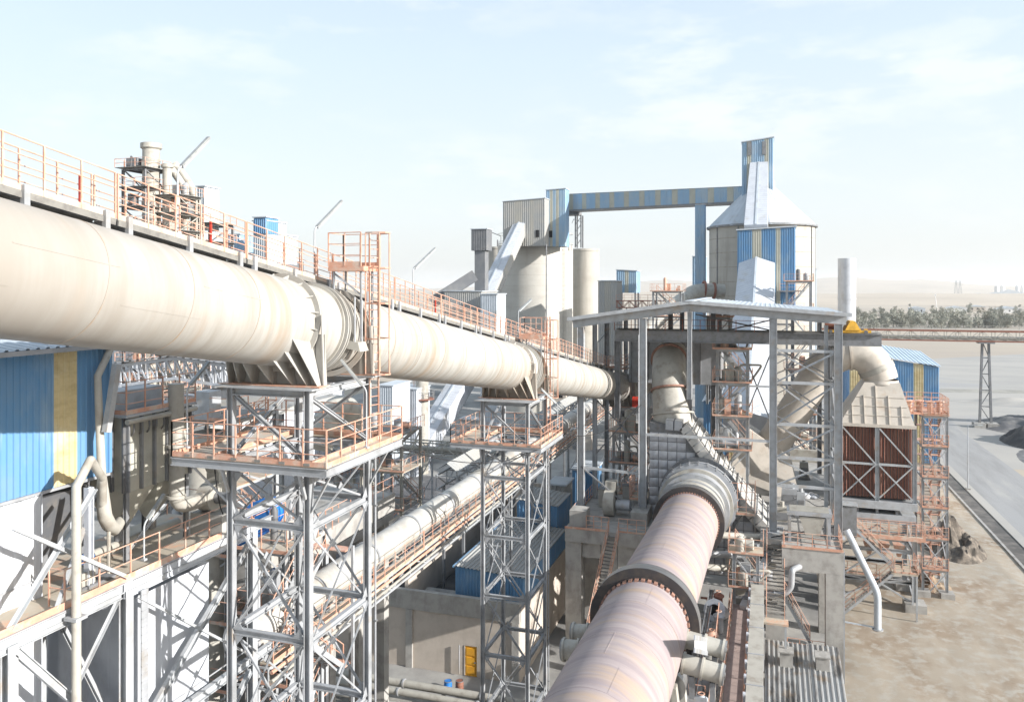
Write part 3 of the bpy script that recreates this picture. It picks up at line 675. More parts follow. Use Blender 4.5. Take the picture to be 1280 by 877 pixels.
# ---- left silo group
C = PY(669, 305, 192); C.z = 0; R = 9.55
T = Thing('storage_silo', 'broad pale concrete silo under the high blue bridge, with a shadow band across it', 'silo', C)
zt = PY(669, 305, 183).z
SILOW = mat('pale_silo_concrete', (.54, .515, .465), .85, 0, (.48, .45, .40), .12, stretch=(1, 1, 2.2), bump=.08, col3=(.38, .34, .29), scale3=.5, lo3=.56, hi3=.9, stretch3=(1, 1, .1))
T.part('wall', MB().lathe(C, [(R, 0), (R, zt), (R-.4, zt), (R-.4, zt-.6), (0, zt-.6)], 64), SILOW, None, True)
mbr = MB(); 
for i in range(17): mbr.ring(C+V((0, 0, 2+i*2.6)), (0, 0, 1), R, R+.02, .12, 48)
POUR = mat('stained_pour_line', (.46, .43, .38), .9, 0, (.50, .47, .42), .5)
T.part('pour_joint', mbr, POUR)
ladder(T, C.x+R*.9+.2, C.y-R*.42-.2, 2, zt+1, (0, -1), True, TAN)

railing(T, [C+V(((R-.3)*math.cos(a), (R-.3)*math.sin(a), zt)) for a in [PI+.3+k*.25 for k in range(12)]], ROOFW, 1.1, 2, .04, False, 1, own=False)
C2 = PY(731.5, 310, 212); C2.z = 0; zt2 = PY(733, 310.5, 208).z
T = Thing('storage_silo', 'narrower grey brown concrete silo at the right shoulder of the broad silo', 'silo', C2)
T.part('wall', MB().lathe(C2, [(3.8, 0), (3.8, zt2), (3.5, zt2), (3.5, zt2-.5), (0, zt2-.5)], 48), SILO, None, True); T.part('rim', MB().ring(C2+V((0, 0, zt2-.3)), (0, 0, 1), 3.8, 3.94, .6, 48), SILO, None, True)
C3 = PY(622, 308, 206); C3.z = 0; zt3 = PY(622, 308, 203).z
T = Thing('storage_silo', 'low grey concrete silo mostly behind the broad silo on its left', 'silo', C3)
T.part('wall', MB().lathe(C3, [(2.6, 0), (2.6, zt3), (0, zt3)], 32), SILO, None, True); T.part('rim', MB().ring(C3+V((0, 0, zt3-.3)), (0, 0, 1), 2.6, 2.75, .5, 32), SILO, None, True)
T.bar('vent', C3+V((0, 0, zt3)), C3+V((0, 0, zt3+2)), .3, .3, MID, None, (1, 0, 0)); T.pipe('vent_pipe', [C3+V((1, 0, zt3)), C3+V((1, 0, zt3+3)), C3+V((-1.5, 0, zt3+4)), C3+V((-3.2, 0, zt3+4))], .12, MID)
greyp = mat('weathered_grey_sheet', (.36, .36, .35), .5, 0, (.42, .4, .36), .3)
greyy = mat('weathered_yellow_grey_sheet', (.41, .39, .345), .5, 0, (.38, .37, .34), .3)
T, x0, x1, y, z = sbox(629, 681, 252.5, 187, zt-.7, 8, stripes(greyp, greyy, (3, 4, 7)), 'tan and grey sheeted head house on top of the broad silo', 'silo_penthouse', 'building', .95, .5)
T.box('door', (x1-2.2, y-.14, z-8.6), (x1-1.4, y-.1, z-6.9), BLK)
T, x0, x1, y, z = sbox(683, 706.5, 238, 188.5, zt-.7, 3.6, stripes(PALEB, PYEL, (1, 3)), 'blue and yellow sheeted box where the high bridge meets the broad silo', 'transfer_tower', 'building', .8, .2)
T.box('door', (x0+.5, y-.14, z-11.3), (x0+1.5, y-.1, z-9.7), BLK)
T = Thing('bridge_post', 'grey lattice post under the left end of the high blue bridge', 'support', (x1+1.6, 189, zt-.7))
for s in (-.7, .7): T.bar('leg', (x1+1.6+s, 189.4, zt-.7), (x1+1.6+s, 189.4, zb0-1.4), .3, .3, MID, None, (1, 0, 0)); T.bar('leg', (x1+1.6+s, 191.4, zt-.7), (x1+1.6+s, 191.4, zb0-1.4), .3, .3, MID, None, (1, 0, 0))
for i in range(4): zz = zt-.5+i*1.8; T.bar('brace', (x1+.9, 189.2, zz), (x1+2.3, 189.2, zz+1.8), .14, .14, MID)
T = Thing('davit', 'thin hoist arm with hanging rope right of the bridge post', 'hoist', (x1+2.4, 189, zb0-3))
a, b = PY(717, 274, 189), PY(728, 278, 189); T.bar('arm', a, b, .12, .12, MID); T.bar('rope', b, V((b.x, b.y, zt+.1)), .03, .03, MID, None, (1, 0, 0)); T.bar('bracket', a-V((.4, 0, 1)), a, .1, .1, MID, None, (1, 0, 0))
# white inclined enclosed gallery left
gallery('steep white conveyor gallery rising left of the broad silo to its head house', PY(655, 266, 182), PY(604, 372, 160), 3.0, 3.7, 2.4, WHITE, 12, greyp, gable=.3)
sbox(601, 621, 368, 144, 0, 5, ROOFW, 'white sheeted box under the foot of the steep gallery', 'drive_house', 'building', 1.1)
sbox(555, 602, 364, 150, 12, 9, greyp, 'low grey sheeted shed left of the foot of the steep gallery', 'transfer_shed', 'building', 1.2, -.1)
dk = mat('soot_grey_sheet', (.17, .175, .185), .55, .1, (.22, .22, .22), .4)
T, x0, x1, y, z = sbox(589.5, 608.5, 287, 152, PD(0, 313, 152).z, 2.8, dk, 'dark grey square ducted head standing left of the steep white gallery', 'dust_duct', 'duct', .9)
T.box('shaft', (x0+.5, y+.3, 14), (x1-.5, y+2.4, PD(0, 313, 152).z-.02), dk)
a, b = PD(594, 344, 153.4), PD(540, 378, 153.4); T.part('inclined_duct', MB().bar(a, b, 2.2, 2.2), dk)
T, *_ = sbox(748, 771, 351.5, 165, 8, 6, stripes(greyp, greyy, (1,)), 'small grey sheeted bin house right of the narrow silo', 'bin_house', 'building', 1.2)
sbox(771, 795.5, 337.5, 175, PD(0, 366, 175).z, 5, stripes(PALEB, PYEL, (2,)), 'small blue sheeted cabin on a lattice frame right of the bin house', 'cabin', 'building', .9, -.3, legs=True)
# lattice frame + pipes right of it
T = Thing('pipe_rack', 'brown lattice pipe rack between the blue cabin and the thick grey pipe', 'rack', PZ(800, 430, 0))
A, B = PD(771, 377, 160), PD(850, 380, 160); truss(T, (A.x, A.y, A.z-1.2), (B.x, B.y, A.z-1.2), 1.4, 1.6, 10, RUST, .18)
for t in (.1, .45, .8):
    c = A.lerp(B, t)
    for s in (-.7, .7): T.bar('leg', (c.x+s, c.y, 0), (c.x+s, c.y, A.z-1.3), .22, .22, MID, None, (1, 0, 0))
railing(T, [V((A.x, A.y-.8, A.z+.3)), V((B.x, B.y-.8, A.z+.3))], ORNG, 1.1, 1.6, .05, False, 1, own=False)
T = Thing('thick_pipe', 'thick rust stained pipe bending down behind the ridge of the steel building', 'pipe', PD(850, 372, 140))
T.pipe('pipe_run', [PD(905, 364, 140), PD(870, 362, 140), PD(832, 390, 132), PD(800, 420, 128), PD(780, 520, 124)], 1.25, TAN, bend=4)
for px, py in ((892, 363.5), (880, 361.2)): c = PD(px, py, 140); T.part('flange', MB().ring(c, PD(905, 364, 140)-PD(870, 362, 140), 1.2, 1.5, .35, 24), RUST)
# slender pole in front of the silo
a = PD(683, 305, 120); T = Thing('mast', 'thin dark mast in front of the broad silo', 'mast', (a.x, a.y, 0)); T.tube('pole', (a.x, a.y, 0), (a.x, a.y, a.z), .14, MID, r2=.09); T.box('base_plate', (a.x-.3, a.y-.3, 0), (a.x+.3, a.y+.3, .06), MID)

# ================================================================== preheater group far left (rises behind the walkway)
d0 = 105
c = PD(189, 178, d0); T = Thing('chimney', 'pale chimney with flared rim rising behind the walkway at upper left', 'chimney', (c.x, c.y, 0))
T.part('shaft', MB().lathe((c.x, c.y, 0), [(1.1, 0), (1.1, c.z-.8)], 28), TAN, None, True)
T.part('rim', MB().lathe((c.x, c.y, c.z-1.0), [(1.1, 0), (1.35, .2), (1.35, .8), (1.1, .9), (.95, .9), (.95, -.5)], 28), TAN, None, True)
for k in range(5): T.part('band', MB().ring((c.x, c.y, c.z-2.5-2.4*k), (0, 0, 1), 1.1, 1.16, .12, 28), TAN, None, True)
def lattice_tower(label, px0, px1, ptop, d, dep, step, m, name='process_tower', cat='tower', floors=True, rail=True, zb=0, seed=1, kit=True):
    rnd = random.Random(seed); a, b = PD(px0, ptop, d), PD(px1, ptop, d); y = (a.y+b.y)/2; x0 = PY(px0, 0, y).x; x1 = PY(px1, 0, y).x; zt = PY(px0, ptop, y).z
    T = Thing(name, label, cat, ((x0+x1)/2, y, zb)); n = max(1, round((zt-zb)/step)); st = (zt-zb)/n
    for x in (x0, x1):
        for yy in (y, y+dep): T.ibar('column', (x, yy, zb), (x, yy, zt), .3, .3, m, None, (1, 0, 0))
    for i in range(1, n+1):
        z = zb+st*i
        for yy in (y, y+dep): T.bar('beam', (x0, yy, z), (x1, yy, z), .18, .26, m); T.bar('brace', (x0, yy, z-st) if i % 2 else (x1, yy, z-st), (x1, yy, z) if i % 2 else (x0, yy, z), .12, .12, m)
        for x in (x0, x1): T.bar('beam', (x, y, z), (x, y+dep, z), .18, .26, m); T.bar('brace', (x, y, z-st) if i % 2 else (x, y+dep, z-st), (x, y+dep, z) if i % 2 else (x, y, z), .12, .12, m)
        if floors and z > 14:
            T.box('floor', (x0-.7, y-.7, z+.14), (x1+.7, y+dep, z+.22), GRATE)
            if rail: railing(T, [(x0-.7, y+dep, z+.22), (x0-.7, y-.7, z+.22), (x1+.7, y-.7, z+.22), (x1+.7, y+dep, z+.22)], ORNG, 1.1, 1.6, .045, False, 1, own=False)
            if kit:
                for k in range(2):
                    cx, cy = rnd.uniform(x0, x1), rnd.uniform(y, y+dep*.6); h = rnd.uniform(.8, 2); r = rnd.uniform(.3, .7)
                    if rnd.random() < .5: T.part('vessel', MB().lathe((cx, cy, z+.24), [(0, 0), (r, .1), (r, h), (r*.4, h+.3), (0, h+.35)], 12), rnd.choice((TAN, GREY, DARK)), None, True)
                    else: T.box('motor', (cx-r, cy-r, z+.24), (cx+r, cy+r, z+.24+h), rnd.choice((TAN, MID, ORNG)))
    return T, x0, x1, y, zt
lattice_tower('dark steel lattice tower left of the pale chimney with orange floors', 154, 181, 212, d0-2, 4, 2.6, MID, seed=4)
lattice_tower('steel stair frame right of the pale chimney', 199, 223, 246, d0-1, 4, 2.4, TAN, seed=5)
lattice_tower('low dark steel frame behind the walkway right of the bent pipes', 226, 262, 281, d0+6, 5, 2.6, MID, seed=6)
for k, (pts, r, lab) in enumerate((
    ([(209, 330), (209, 205)], .6, 'stubby vertical pipe with domed head beside the pale chimney'),
    ([(232, 300), (232, 236), (215, 212)], .5, 'bent pipe leaning from the stubby pipe to a downcomer, left one'),
    ([(243, 330), (243, 240), (226, 214), (218, 205)], .52, 'bent pipe leaning over to the right, right one of the pair'),
    ([(244, 285), (256, 318), (262, 340)], .7, 'slanting thick pipe running down behind the walkway'))):
    T = Thing('process_pipe', lab, 'pipe', PD(*pts[0], d0)); dd = d0+k*1.6
    T.pipe('pipe_run', [PD(*p, dd) for p in pts], r, TAN, bend=2.2)
    for p in pts[:1] + pts[-1:]:
        q = PD(*p, dd); T.part('collar', MB().ring(q-V((0, 0, .3)), (0, 0, 1), r, r+.2, .4, 18), TAN, None, True)
T, x0, x1, y, z = sbox(247, 256, 234, 112, 0, 3, ROOFW, 'narrow pale sheeted shaft behind the bent pipes', sheet=1)
T = Thing('derrick', 'small dark derrick on top of the steel lattice tower', 'derrick', PD(166, 212, d0-1))
a = PD(163, 212, d0-1); b = PD(164, 195, d0-1); c = PD(178, 212, d0-1); T.bar('mast', a, b, .16, .16, DARK, None, (1, 0, 0)); T.bar('jib', b, c, .12, .12, DARK)
T.box('cabin', a-V((1.2, -.5, 0)), a+V((.6, 1.5, 1.6)), MID)
sbox(317, 333, 277, 118, PD(0, 328, 118).z, 5, ROOFW, 'pale sheeted house behind the walkway with a blue cap', 'sheeted_house', 'building', 1.4)
sbox(317.5, 332.5, 272.5, 117.7, PD(0, 292, 117.7).z, 3, BLUE, 'blue sheeted penthouse on the pale house behind the walkway', 'penthouse', 'building', 1)
sbox(333, 348, 294, 121, PD(0, 330, 121).z, 5, WHITE, 'white annex right of the pale house behind the walkway', 'annex', 'building', 1.2)
sbox(282, 300, 294, 126, PD(0, 330, 126).z, 5, PALEB, 'blue grey sheeted box left of the pale house behind the walkway', 'sheeted_box', 'building', 1.2)
sbox(262, 345, 326, 130, 0, 8, dk, 'long dark sheeted base building behind the walkway', 'base_building', 'building', 2.5)
# ================================================================== the big inclined duct
SEAM = mat('weld_bead', (.34, .30, .26), .7, 0, (.36, .27, .19), 2)
DX, DR = -14.55, 1.375
SL = .154
def dz(y): return 32.2-SL*y
AX = V((0, 1, -SL)).normalized()
T = Thing('air_duct', 'huge cream inclined round duct running from upper left to the far steel building', 'duct', (DX, 20, dz(20)))
def dpt(y): return V((DX, y, dz(y)))
def dtube(y0, y1, r, n=72): return MB().tube(dpt(y0), dpt(y1), r, n, caps=False)
secs = [(-3, 8), (8, 21.2), (24.3, 34), (34, 44.6), (47.3, 56), (56, 68), (68, 81.3)]
for i, (a, b) in enumerate(secs): T.part('duct_section', dtube(a+.006, b-.006, DR), DUCT, None, True)
for y in (3, 5.6, 8, 10.6, 13.2, 15.8, 18.4, 26.7, 29.1, 31.5, 34, 36.6, 39.2, 41.9, 50, 53, 56, 59, 62, 65, 68, 71, 74, 77.5):
    T.part('weld_seam', MB().ring(dpt(y), AX, DR-.01, DR+.009, .035, 72), SEAM)
# horizontal seams on the camera side
for a, b in secs:
    for k, y in enumerate([a+.4+i*2.6 for i in range(int((b-a-.4)/2.6))]):
        t = .25 if k % 2 else -.35; o = V((math.cos(t), 0, math.sin(t)))*(DR+.003); T.part('plate_seam', MB().bar(dpt(y)+o, dpt(y+2.55)+o, .03, .008, o), DUCT)
def joint(y0, y2):
    y1 = y0+(y2-y0)*.54
    g = T.part('bearing_ring', MB().ring(dpt(y0), AX, DR-.02, DR+.17, .05, 72), DUCT, None, True)
    T.part('bearing_ring', MB().ring(dpt(y2), AX, DR-.02, DR+.17, .05, 72), DUCT, None, True)
    T.part('slip_sleeve', dtube(y0+.03, y1, DR+.02), DUCT, None, True)
    T.part('slip_sleeve', dtube(y1, y2-.03, DR-.05), DUCT, None, True)
    for o, r, w in ((-.12, .11, .05), (.06, .16, .06), (.3, .1, .05), (.52, .13, .05), (.72, .09, .05)):
        T.part('joint_ring', MB().ring(dpt(y1+o), AX, DR-.06, DR+r, w, 72), DUCT if o > 0 else TAN, None, True)
    # small outer gussets round each ring
    for y, s in ((y0, -1), (y2, 1)):
        for k in range(10):
            t = -.15+k*.36
            if t > PI+.3: break
            d = V((math.cos(t), 0, math.sin(t))); c = dpt(y); n = V((-math.sin(t), 0, math.cos(t)))*.012
            T.part('ring_gusset', MB().prism([c+d*DR+n, c+d*(DR+.15)+n, c+d*DR+AX*s*.3+n], n*-2), DUCT)
def saddle(yc, zb, s):
    """fan of gusset plates under the duct at ring yc, standing on level zb"""
    c = dpt(yc); w = DR+.34
    pts = [(c.x-w, zb), (c.x+w, zb)]
    arc = [(c.x+(DR+.02)*math.cos(t), c.z+(DR+.02)*math.sin(t)) for t in [-.12-(PI-.24)*k/20 for k in range(21)]]
    mb = MB(); o = [(c.x+w, c.z-.25)]+arc+[(c.x-w, c.z-.25)]
    # plate as strips between arc and base
    for k in range(20):
        (xa, za), (xb, zb_) = arc[k], arc[k+1]
        if min(za, zb_) < zb: continue
        mb.box((min(xa, xb), yc-.02, zb), (max(xa, xb)+.0005, yc+.02, min(za, zb_)+.02))
    for sg in (-1, 1): mb.box((c.x+sg*(DR-.01), yc-.02, zb), (c.x+sg*w, yc+.02, c.z-.35))
    T.part('saddle_plate', mb, DUCT)
    for k, t in enumerate((-.45, -.8, -1.15, -1.57, -1.99, -2.34, -2.69)):
        d = V((math.cos(t), 0, math.sin(t))); p = c+d*DR; xb = c.x+d.x*(w+.05)*(1.0 if abs(d.x) > .3 else 1)
        n = V((.014, 0, 0)); q = V((xb, yc, zb)); L = 1.05
        top = p+V((0, s*.12, -.0)); 
        T.part('saddle_gusset', MB().hexa([q-n, q+n, q+n+V((0, s*.28, 0)), q-n+V((0, s*.28, 0))], [p-n, p+n, p+n+V((0, s*L, -s*L*SL)), p-n+V((0, s*L, -s*L*SL))]), DUCT)
    for sg in (-1, 1):
        T.part('side_stiffener', MB().hexa([V((c.x+sg*(w-.04), yc-.09, zb)), V((c.x+sg*(w+.0), yc-.09, zb)), V((c.x+sg*w, yc+.09, zb)), V((c.x+sg*(w-.04), yc+.09, zb))],
              [V((c.x+sg*(DR+.22), yc-.09, c.z+.25)), V((c.x+sg*(DR+.26), yc-.09, c.z+.25)), V((c.x+sg*(DR+.26), yc+.09, c.z+.25)), V((c.x+sg*(DR+.22), yc+.09, c.z+.25))]), DUCT)
    T.box('base_strip', (c.x-w-.1, yc-.1 if s > 0 else yc-.5, zb-.03), (c.x+w+.1, yc+.5 if s > 0 else yc+.1, zb), ORNG)
Z1, Z2 = 26.99, 23.45
joint(21.2, 24.3); saddle(21.2, Z1+.04, -1); saddle(24.3, Z1+.04, 1)
joint(44.6, 47.3); saddle(44.6, Z2+.04, -1); saddle(47.3, Z2+.04, 1)
# end: ring, elbow into the far building
T.part('bearing_ring', MB().ring(dpt(81.3), AX, DR-.02, DR+.3, .1, 60), DUCT, None, True)
saddle(81.3, 17.75, -1)
T.part('end_elbow', MB().sweep([dpt(81.35), dpt(82.3), dpt(83.3)+V((.35, 0, .15)), dpt(84.2)+V((1.1, 0, .4)), dpt(84.9)+V((2.2, 0, .8)), dpt(85.4)+V((3.8, 0, 1.3))], DR-.02, 48), DUCT, None, True)

# ---- walkway riding on top of the duct
def wz(y): return dz(y)+DR+.44
WX0, WX1 = -15.67, -14.95
T = Thing('duct_walkway', 'steel grating walkway with pale orange rails along the top of the huge cream duct', 'walkway', (WX1, 20, wz(20)))
ys = [0.2+5*i for i in range(17)]
def one_rail(T, x, a, b):
    mb = MB()
    for h in (1.1, .74, .38): mb.tube((x, a, wz(a)+h), (x, b, wz(b)+h), .018 if h > 1 else .014, 6)
    for y in (a, b): mb.bar((x, y, wz(y)), (x, y, wz(y)+1.1), .036, .036, (1, 0, 0))
    g = T.part('guard_rail', mb, ORNG)
    T.part('toe_board', MB().bar((x, a, wz(a)+.06), (x, b, wz(b)+.06), .014, .13), PALER, g)
    for k in range(1, 5):
        y = a+(b-a)*k/5; T.part('post', MB().bar((x, y, wz(y)), (x, y, wz(y)+1.1), .036, .036, (1, 0, 0)), ORNG, g)
PALER = mat('sun_bleached_rail_paint', (.50, .43, .36), .6, 0, (.48, .32, .24), 2)
for a, b in zip(ys, ys[1:]):
    a2, b2 = a+.04, b-.04
    gb = MB()
    n = 12
    for k in range(n+1): x = WX0+(WX1-WX0)*k/n; gb.bar((x, a2, wz(a2)-.02), (x, b2, wz(b2)-.02), .012, .04)
    for k in range(34): y = a2+(b2-a2)*k/33; gb.bar((WX0, y, wz(y)-.022), (WX1, y, wz(y)-.022), .014, .03)
    T.part('grating', gb, GRATE)
    for x in (WX0, WX1):
        one_rail(T, x, a2, b2)
        T.part('side_channel', MB().bar((x, a2, wz(a2)-.1), (x, b2, wz(b2)-.1), .05, .13), GRATE)
    for y in (a+.35, (a+b)/2, b-.35):
        T.part('stub_post', MB().box((WX1-.02, y-.07, dz(y)+DR-.1), (WX1+.1, y+.07, wz(y)+.12)), GALV)
        T.part('stub_post', MB().box((WX0-.1, y-.07, dz(y)-.2), (WX0+.02, y+.07, wz(y)+.1)), GALV)
        T.bar('cross_beam', (WX0, y, wz(y)-.22), (WX1, y, wz(y)-.22), .08, .12, DARK)
for y in (14.75, 19.4, 36.0):
    T.part('red_marker', MB().box((WX0+.05, y-.03, wz(y)+.15), (WX0+.1, y+.03, wz(y)+.95)), RED)
# finer mesh fence on the far rail in the middle stretch
for a, b in ((35.2, 40.2), (40.2, 45.2), (50.2, 55.2), (55.2, 60.2)):
    mb = MB()
    for k in range(26): y = a+(b-a)*k/25; mb.bar((WX0, y, wz(y)+.1), (WX0, y, wz(y)+1.1), .014, .014, (1, 0, 0))
    for k in range(5): h = .22+k*.2; mb.bar((WX0, a, wz(a)+h), (WX0, b, wz(b)+h), .012, .012)
    T.part('mesh_screen', mb, PALER)
# end landing, turning right toward the building
ye = 80.3; z = wz(ye); T.box('landing_plate', (WX0, ye, z-.12), (WX1+.5, ye+1.6, z-.02), GRATE)
railing(T, [(WX1+.1, ye-3, wz(ye-3)+.05), (WX1+1.2, ye, z), (WX1+2.4, ye+5.5, z+.05)], ORNG, 1.15, .8, .035, True, 2, own=False)
railing(T, [(WX0, ye+1.6, z), (WX0+1.6, ye+6, z)], ORNG, 1.15, .8, .035, True, 2, own=False)

# ================================================================== duct support towers
def support(label, xs, ys, zt, zp, lev, step, px, group):
    xl, xr = xs; yf, yb = ys
    T = Thing('duct_tower', label, 'tower', ((xl+xr)/2, (yf+yb)/2, 0), group)
    P4 = [(xl, yf), (xr, yf), (xr, yb), (xl, yb)]
    for x, y in P4:
        T.ibar('column', (x, y, .35), (x, y, zt), .21, .215, TOWM, None, (1, 0, 0), .03)
        T.box('base_plate', (x-.3, y-.3, .3), (x+.3, y+.3, .35), GREY); T.box('footing', (x-.5, y-.5, -.02), (x+.5, y+.5, .3), CONC)
    zl = []
    z = lev
    while z > 1.5: zl.append(z); z -= step
    zl.append(.6)
    for z in [zt-.14]+zl[:-1]:
        for (a, b) in zip(P4, P4[1:]+P4[:1]):
            d = (V((*b, 0))-V((*a, 0))).normalized()*.14
            T.ibar('beam', V((*a, z))+d, V((*b, z))-d, .16 if z < zt-1 else .26, .2 if z < zt-1 else .24, TOWM if z < zt-1 else GREY)
    # flat gussets and diagonals, panel by panel
    tops = [zp-.35]+zl[:-1]; bots = zl
    for zt_, zb_ in zip(tops, bots):
        for i, (a, b) in enumerate(zip(P4, P4[1:]+P4[:1])):
            d = (V((*b, 0))-V((*a, 0))).normalized(); a3 = V((*a, 0))+d*.15; b3 = V((*b, 0))-d*.15; u = V((0, 0, 1))
            n = d.cross(u)*.07
            T.angle('brace', a3+u*(zb_+.12)+n, b3+u*(zt_-.12)+n, .06, TOWM, None, n); T.angle('brace', b3+u*(zb_+.12)-n, a3+u*(zt_-.12)-n, .06, TOWM, None, -n)
            for e, sg in ((a3, 1), (b3, -1)):
                for zz, s2 in ((zb_, 1), (zt_, -1)):
                    T.part('gusset_plate', MB().prism([e+u*(zz+s2*.11)+n*.9, e+d*sg*.34+u*(zz+s2*.11)+n*.9, e+d*sg*.08+u*(zz+s2*.42)+n*.9], d.cross(u)*.012), TOWM)
            m = (a3+b3)/2+u*((zb_+zt_)/2); T.part('gusset_plate', MB().prism([m+d*.16+n*.3, m+u*.16+n*.3, m-d*.16+n*.3, m-u*.16+n*.3], d.cross(u)*.02), TOWM)
    # upper storey: single diagonals
    for i, (a, b) in enumerate(zip(P4, P4[1:]+P4[:1])):
        d = (V((*b, 0))-V((*a, 0))).normalized()*.15; lo, hi = V((*b, zp+.1))-d, V((*a, zt-.3))+d
        T.ibar('brace', lo, hi, .11, .12, TOWM)
    for k in range(3):
        y = yf+(yb-yf)*k/2; T.ibar('cap_beam', (xl-.35, y, zt+.0), (xr+.35, y, zt+.0), .24, .12, GREY) if 0 else None
    T.box('cap_plate', (xl-.4, yf-.45, zt+.002), (xr+.4, yf+.35, zt+.04), GREY); T.box('cap_plate', (xl-.4, yb-.35, zt+.002), (xr+.4, yb+.45, zt+.04), GREY)
    # platform
    a0, a1, b0, b1 = px
    for x0, x1, y0, y1 in ((a0, a1, b0, yf-.16), (a0, a1, yb+.16, b1), (a0, xl-.16, yf-.155, yb+.155), (xr+.16, a1, yf-.155, yb+.155)):
        T.box('deck_plate', (x0+.02, y0+.02, zp-.03), (x1-.02, y1-.02, zp), DECKM)
    for p, q in (((a0, b0), (a1, b0)), ((a1, b0), (a1, b1)), ((a1, b1), (a0, b1)), ((a0, b1), (a0, b0))):
        T.ibar('edge_beam', (*p, zp-.16), (*q, zp-.16), .12, .24, TOWM, None, (0, 0, 1), .02)
    for y in (yf, yb): T.ibar('deck_beam', (a0+.1, y, zp-.15), (a1-.1, y, zp-.15), .12, .2, TOWM)
    for x in (xl, xr): T.ibar('deck_beam', (x, b0+.1, zp-.155), (x, b1-.1, zp-.155), .12, .19, TOWM)
    for x, y in P4:
        sx = -1 if x == xl else 1; ex = a0 if sx < 0 else a1; sy = -1 if y == yf else 1; ey = b0 if sy < 0 else b1
        T.angle('bracket', (x+sx*.14, y, zp-1.5), (ex-sx*.1, y, zp-.28), .08, GREY); 
        if abs(ey-y) > .3: T.angle('bracket', (x, y+sy*.14, zp-1.1), (x, ey-sy*.08, zp-.28), .08, GREY)
    # orange kick plates with the dark fixings seen along the front
    g = railing(T, [(a0, b0, zp), (a1, b0, zp), (a1, b1, zp), (a0, b1, zp)], ORNG, 1.1, .84, .025, True, 2, True, True)
    for (p, q) in (((xl-.35, yf-.35), (xr+.35, yf-.35)), ((xr+.35, yf-.35), (xr+.35, yb+.35)), ((xr+.35, yb+.35), (xl-.35, yb+.35)), ((xl-.35, yb+.35), (xl-.35, yf-.35))):
        T.bar('kick_plate', (*p, zp+.075), (*q, zp+.075), .02, .15, ORNG)
    n = int((a1-a0)/.85)
    for k in range(n): x = a0+.5+k*.85; T.box('drain_slot', (x, b0-.025, zp+.02), (x+.2, b0-.012, zp+.1), GRATE)
    return T
TOWM = mat('tower_paint', (.33, .34, .355), .5, 0, (.24, .245, .25), 1.2, col3=(.36, .28, .2), scale3=1.1, lo3=.62, hi3=.78)
g = 'lattice towers carrying the huge duct'
S1 = support('near lattice steel tower with orange railed platform under the nearest duct joint', (-15.9, -13.15), (20.75, 24.45), 26.95, 24.75, 22.75, 3.42, (-17.7, -12.2, 20.2, 25.2), g)
S2 = support('farther lattice steel tower with orange railed platform behind the near one', (-15.9, -13.15), (43.7, 47.5), 23.4, 20.9, 18.9, 3.48, (-17.75, -12.2, 43.8-.6, 48.2), g)
# caged ladders with landings beside the joints
def ladder_set(label, x, y, z0, z1, lx0, lx1, ly0, ly1, zl, zduct):
    T = Thing('caged_ladder', label, 'ladder', (x, y, z0), 'caged orange ladders beside the duct joints')
    ladder(T, x, y, z0, z1, (1, -.25), True, ORNG, z0+2.3)
    T.box('landing_plate', (lx0, ly0, zl-.04), (lx1, ly1, zl), ORNG)
    for p, q in (((lx0, ly0), (lx1, ly0)), ((lx1, ly0), (lx1, ly1)), ((lx0, ly1), (lx1, ly1)), ((lx0, ly0), (lx0, ly1))): T.bar('landing_edge', (*p, zl-.1), (*q, zl-.1), .04, .14, ORNG)
    railing(T, [(lx0, ly1, zl), (lx0, ly0, zl), (lx1-.1, ly0, zl)], ORNG, 1.15, .7, .024, True, 2)
    railing(T, [(lx0, ly1, zl), (lx1, ly1, zl)], ORNG, 1.15, .7, .024, True, 2)
    for px_ in (lx0+.15, lx1-.15):
        for py_ in (ly0+.1, ly1-.1):
            hh = math.sqrt(max(0, (DR+.02)**2-min(DR**2, (px_-DX)**2))); T.bar('landing_leg', (px_, py_, dz(py_)+hh-.02 if abs(px_-DX) < DR else dz(py_)-.6), (px_, py_, zl-.16), .06, .06, GALV, None, (1, 0, 0))
    T.angle('brace', (lx0+.15, ly0+.1, zl-.25), (lx1-.15, ly0+.1, zl-1.0), .05, GALV)
ladder_set('near orange caged ladder climbing from the near platform over the duct joint', -12.95, 24.55, 24.75, 31.9, -14.35, -13.0, 23.9, 24.9, 30.75, 0)
ladder_set('farther orange caged ladder at the second duct joint', -12.95, 47.6, 20.9, 28.0, -14.6, -13.1, 46.9, 47.9, 27.0, 0)
T = Thing('instrument_bracket', 'small sheet hood on stalks at the near duct joint below the ladder', 'bracket', (-13.1, 23.4, 27.6))
T.part('hood', MB().hexa([(-13.25, 23.2, 28.0), (-12.75, 23.2, 27.9), (-12.75, 23.8, 27.9), (-13.25, 23.8, 28.0)], [(-13.2, 23.25, 28.25), (-12.85, 23.25, 28.2), (-12.85, 23.75, 28.2), (-13.2, 23.75, 28.25)]), TAN)
T.tube('stalk', (-13.0, 23.3, 28.2), (-13.0, 23.3, 29.7), .03, GALV); T.tube('stalk', (-12.9, 23.6, 28.2), (-12.9, 23.6, 29.6), .03, GALV)
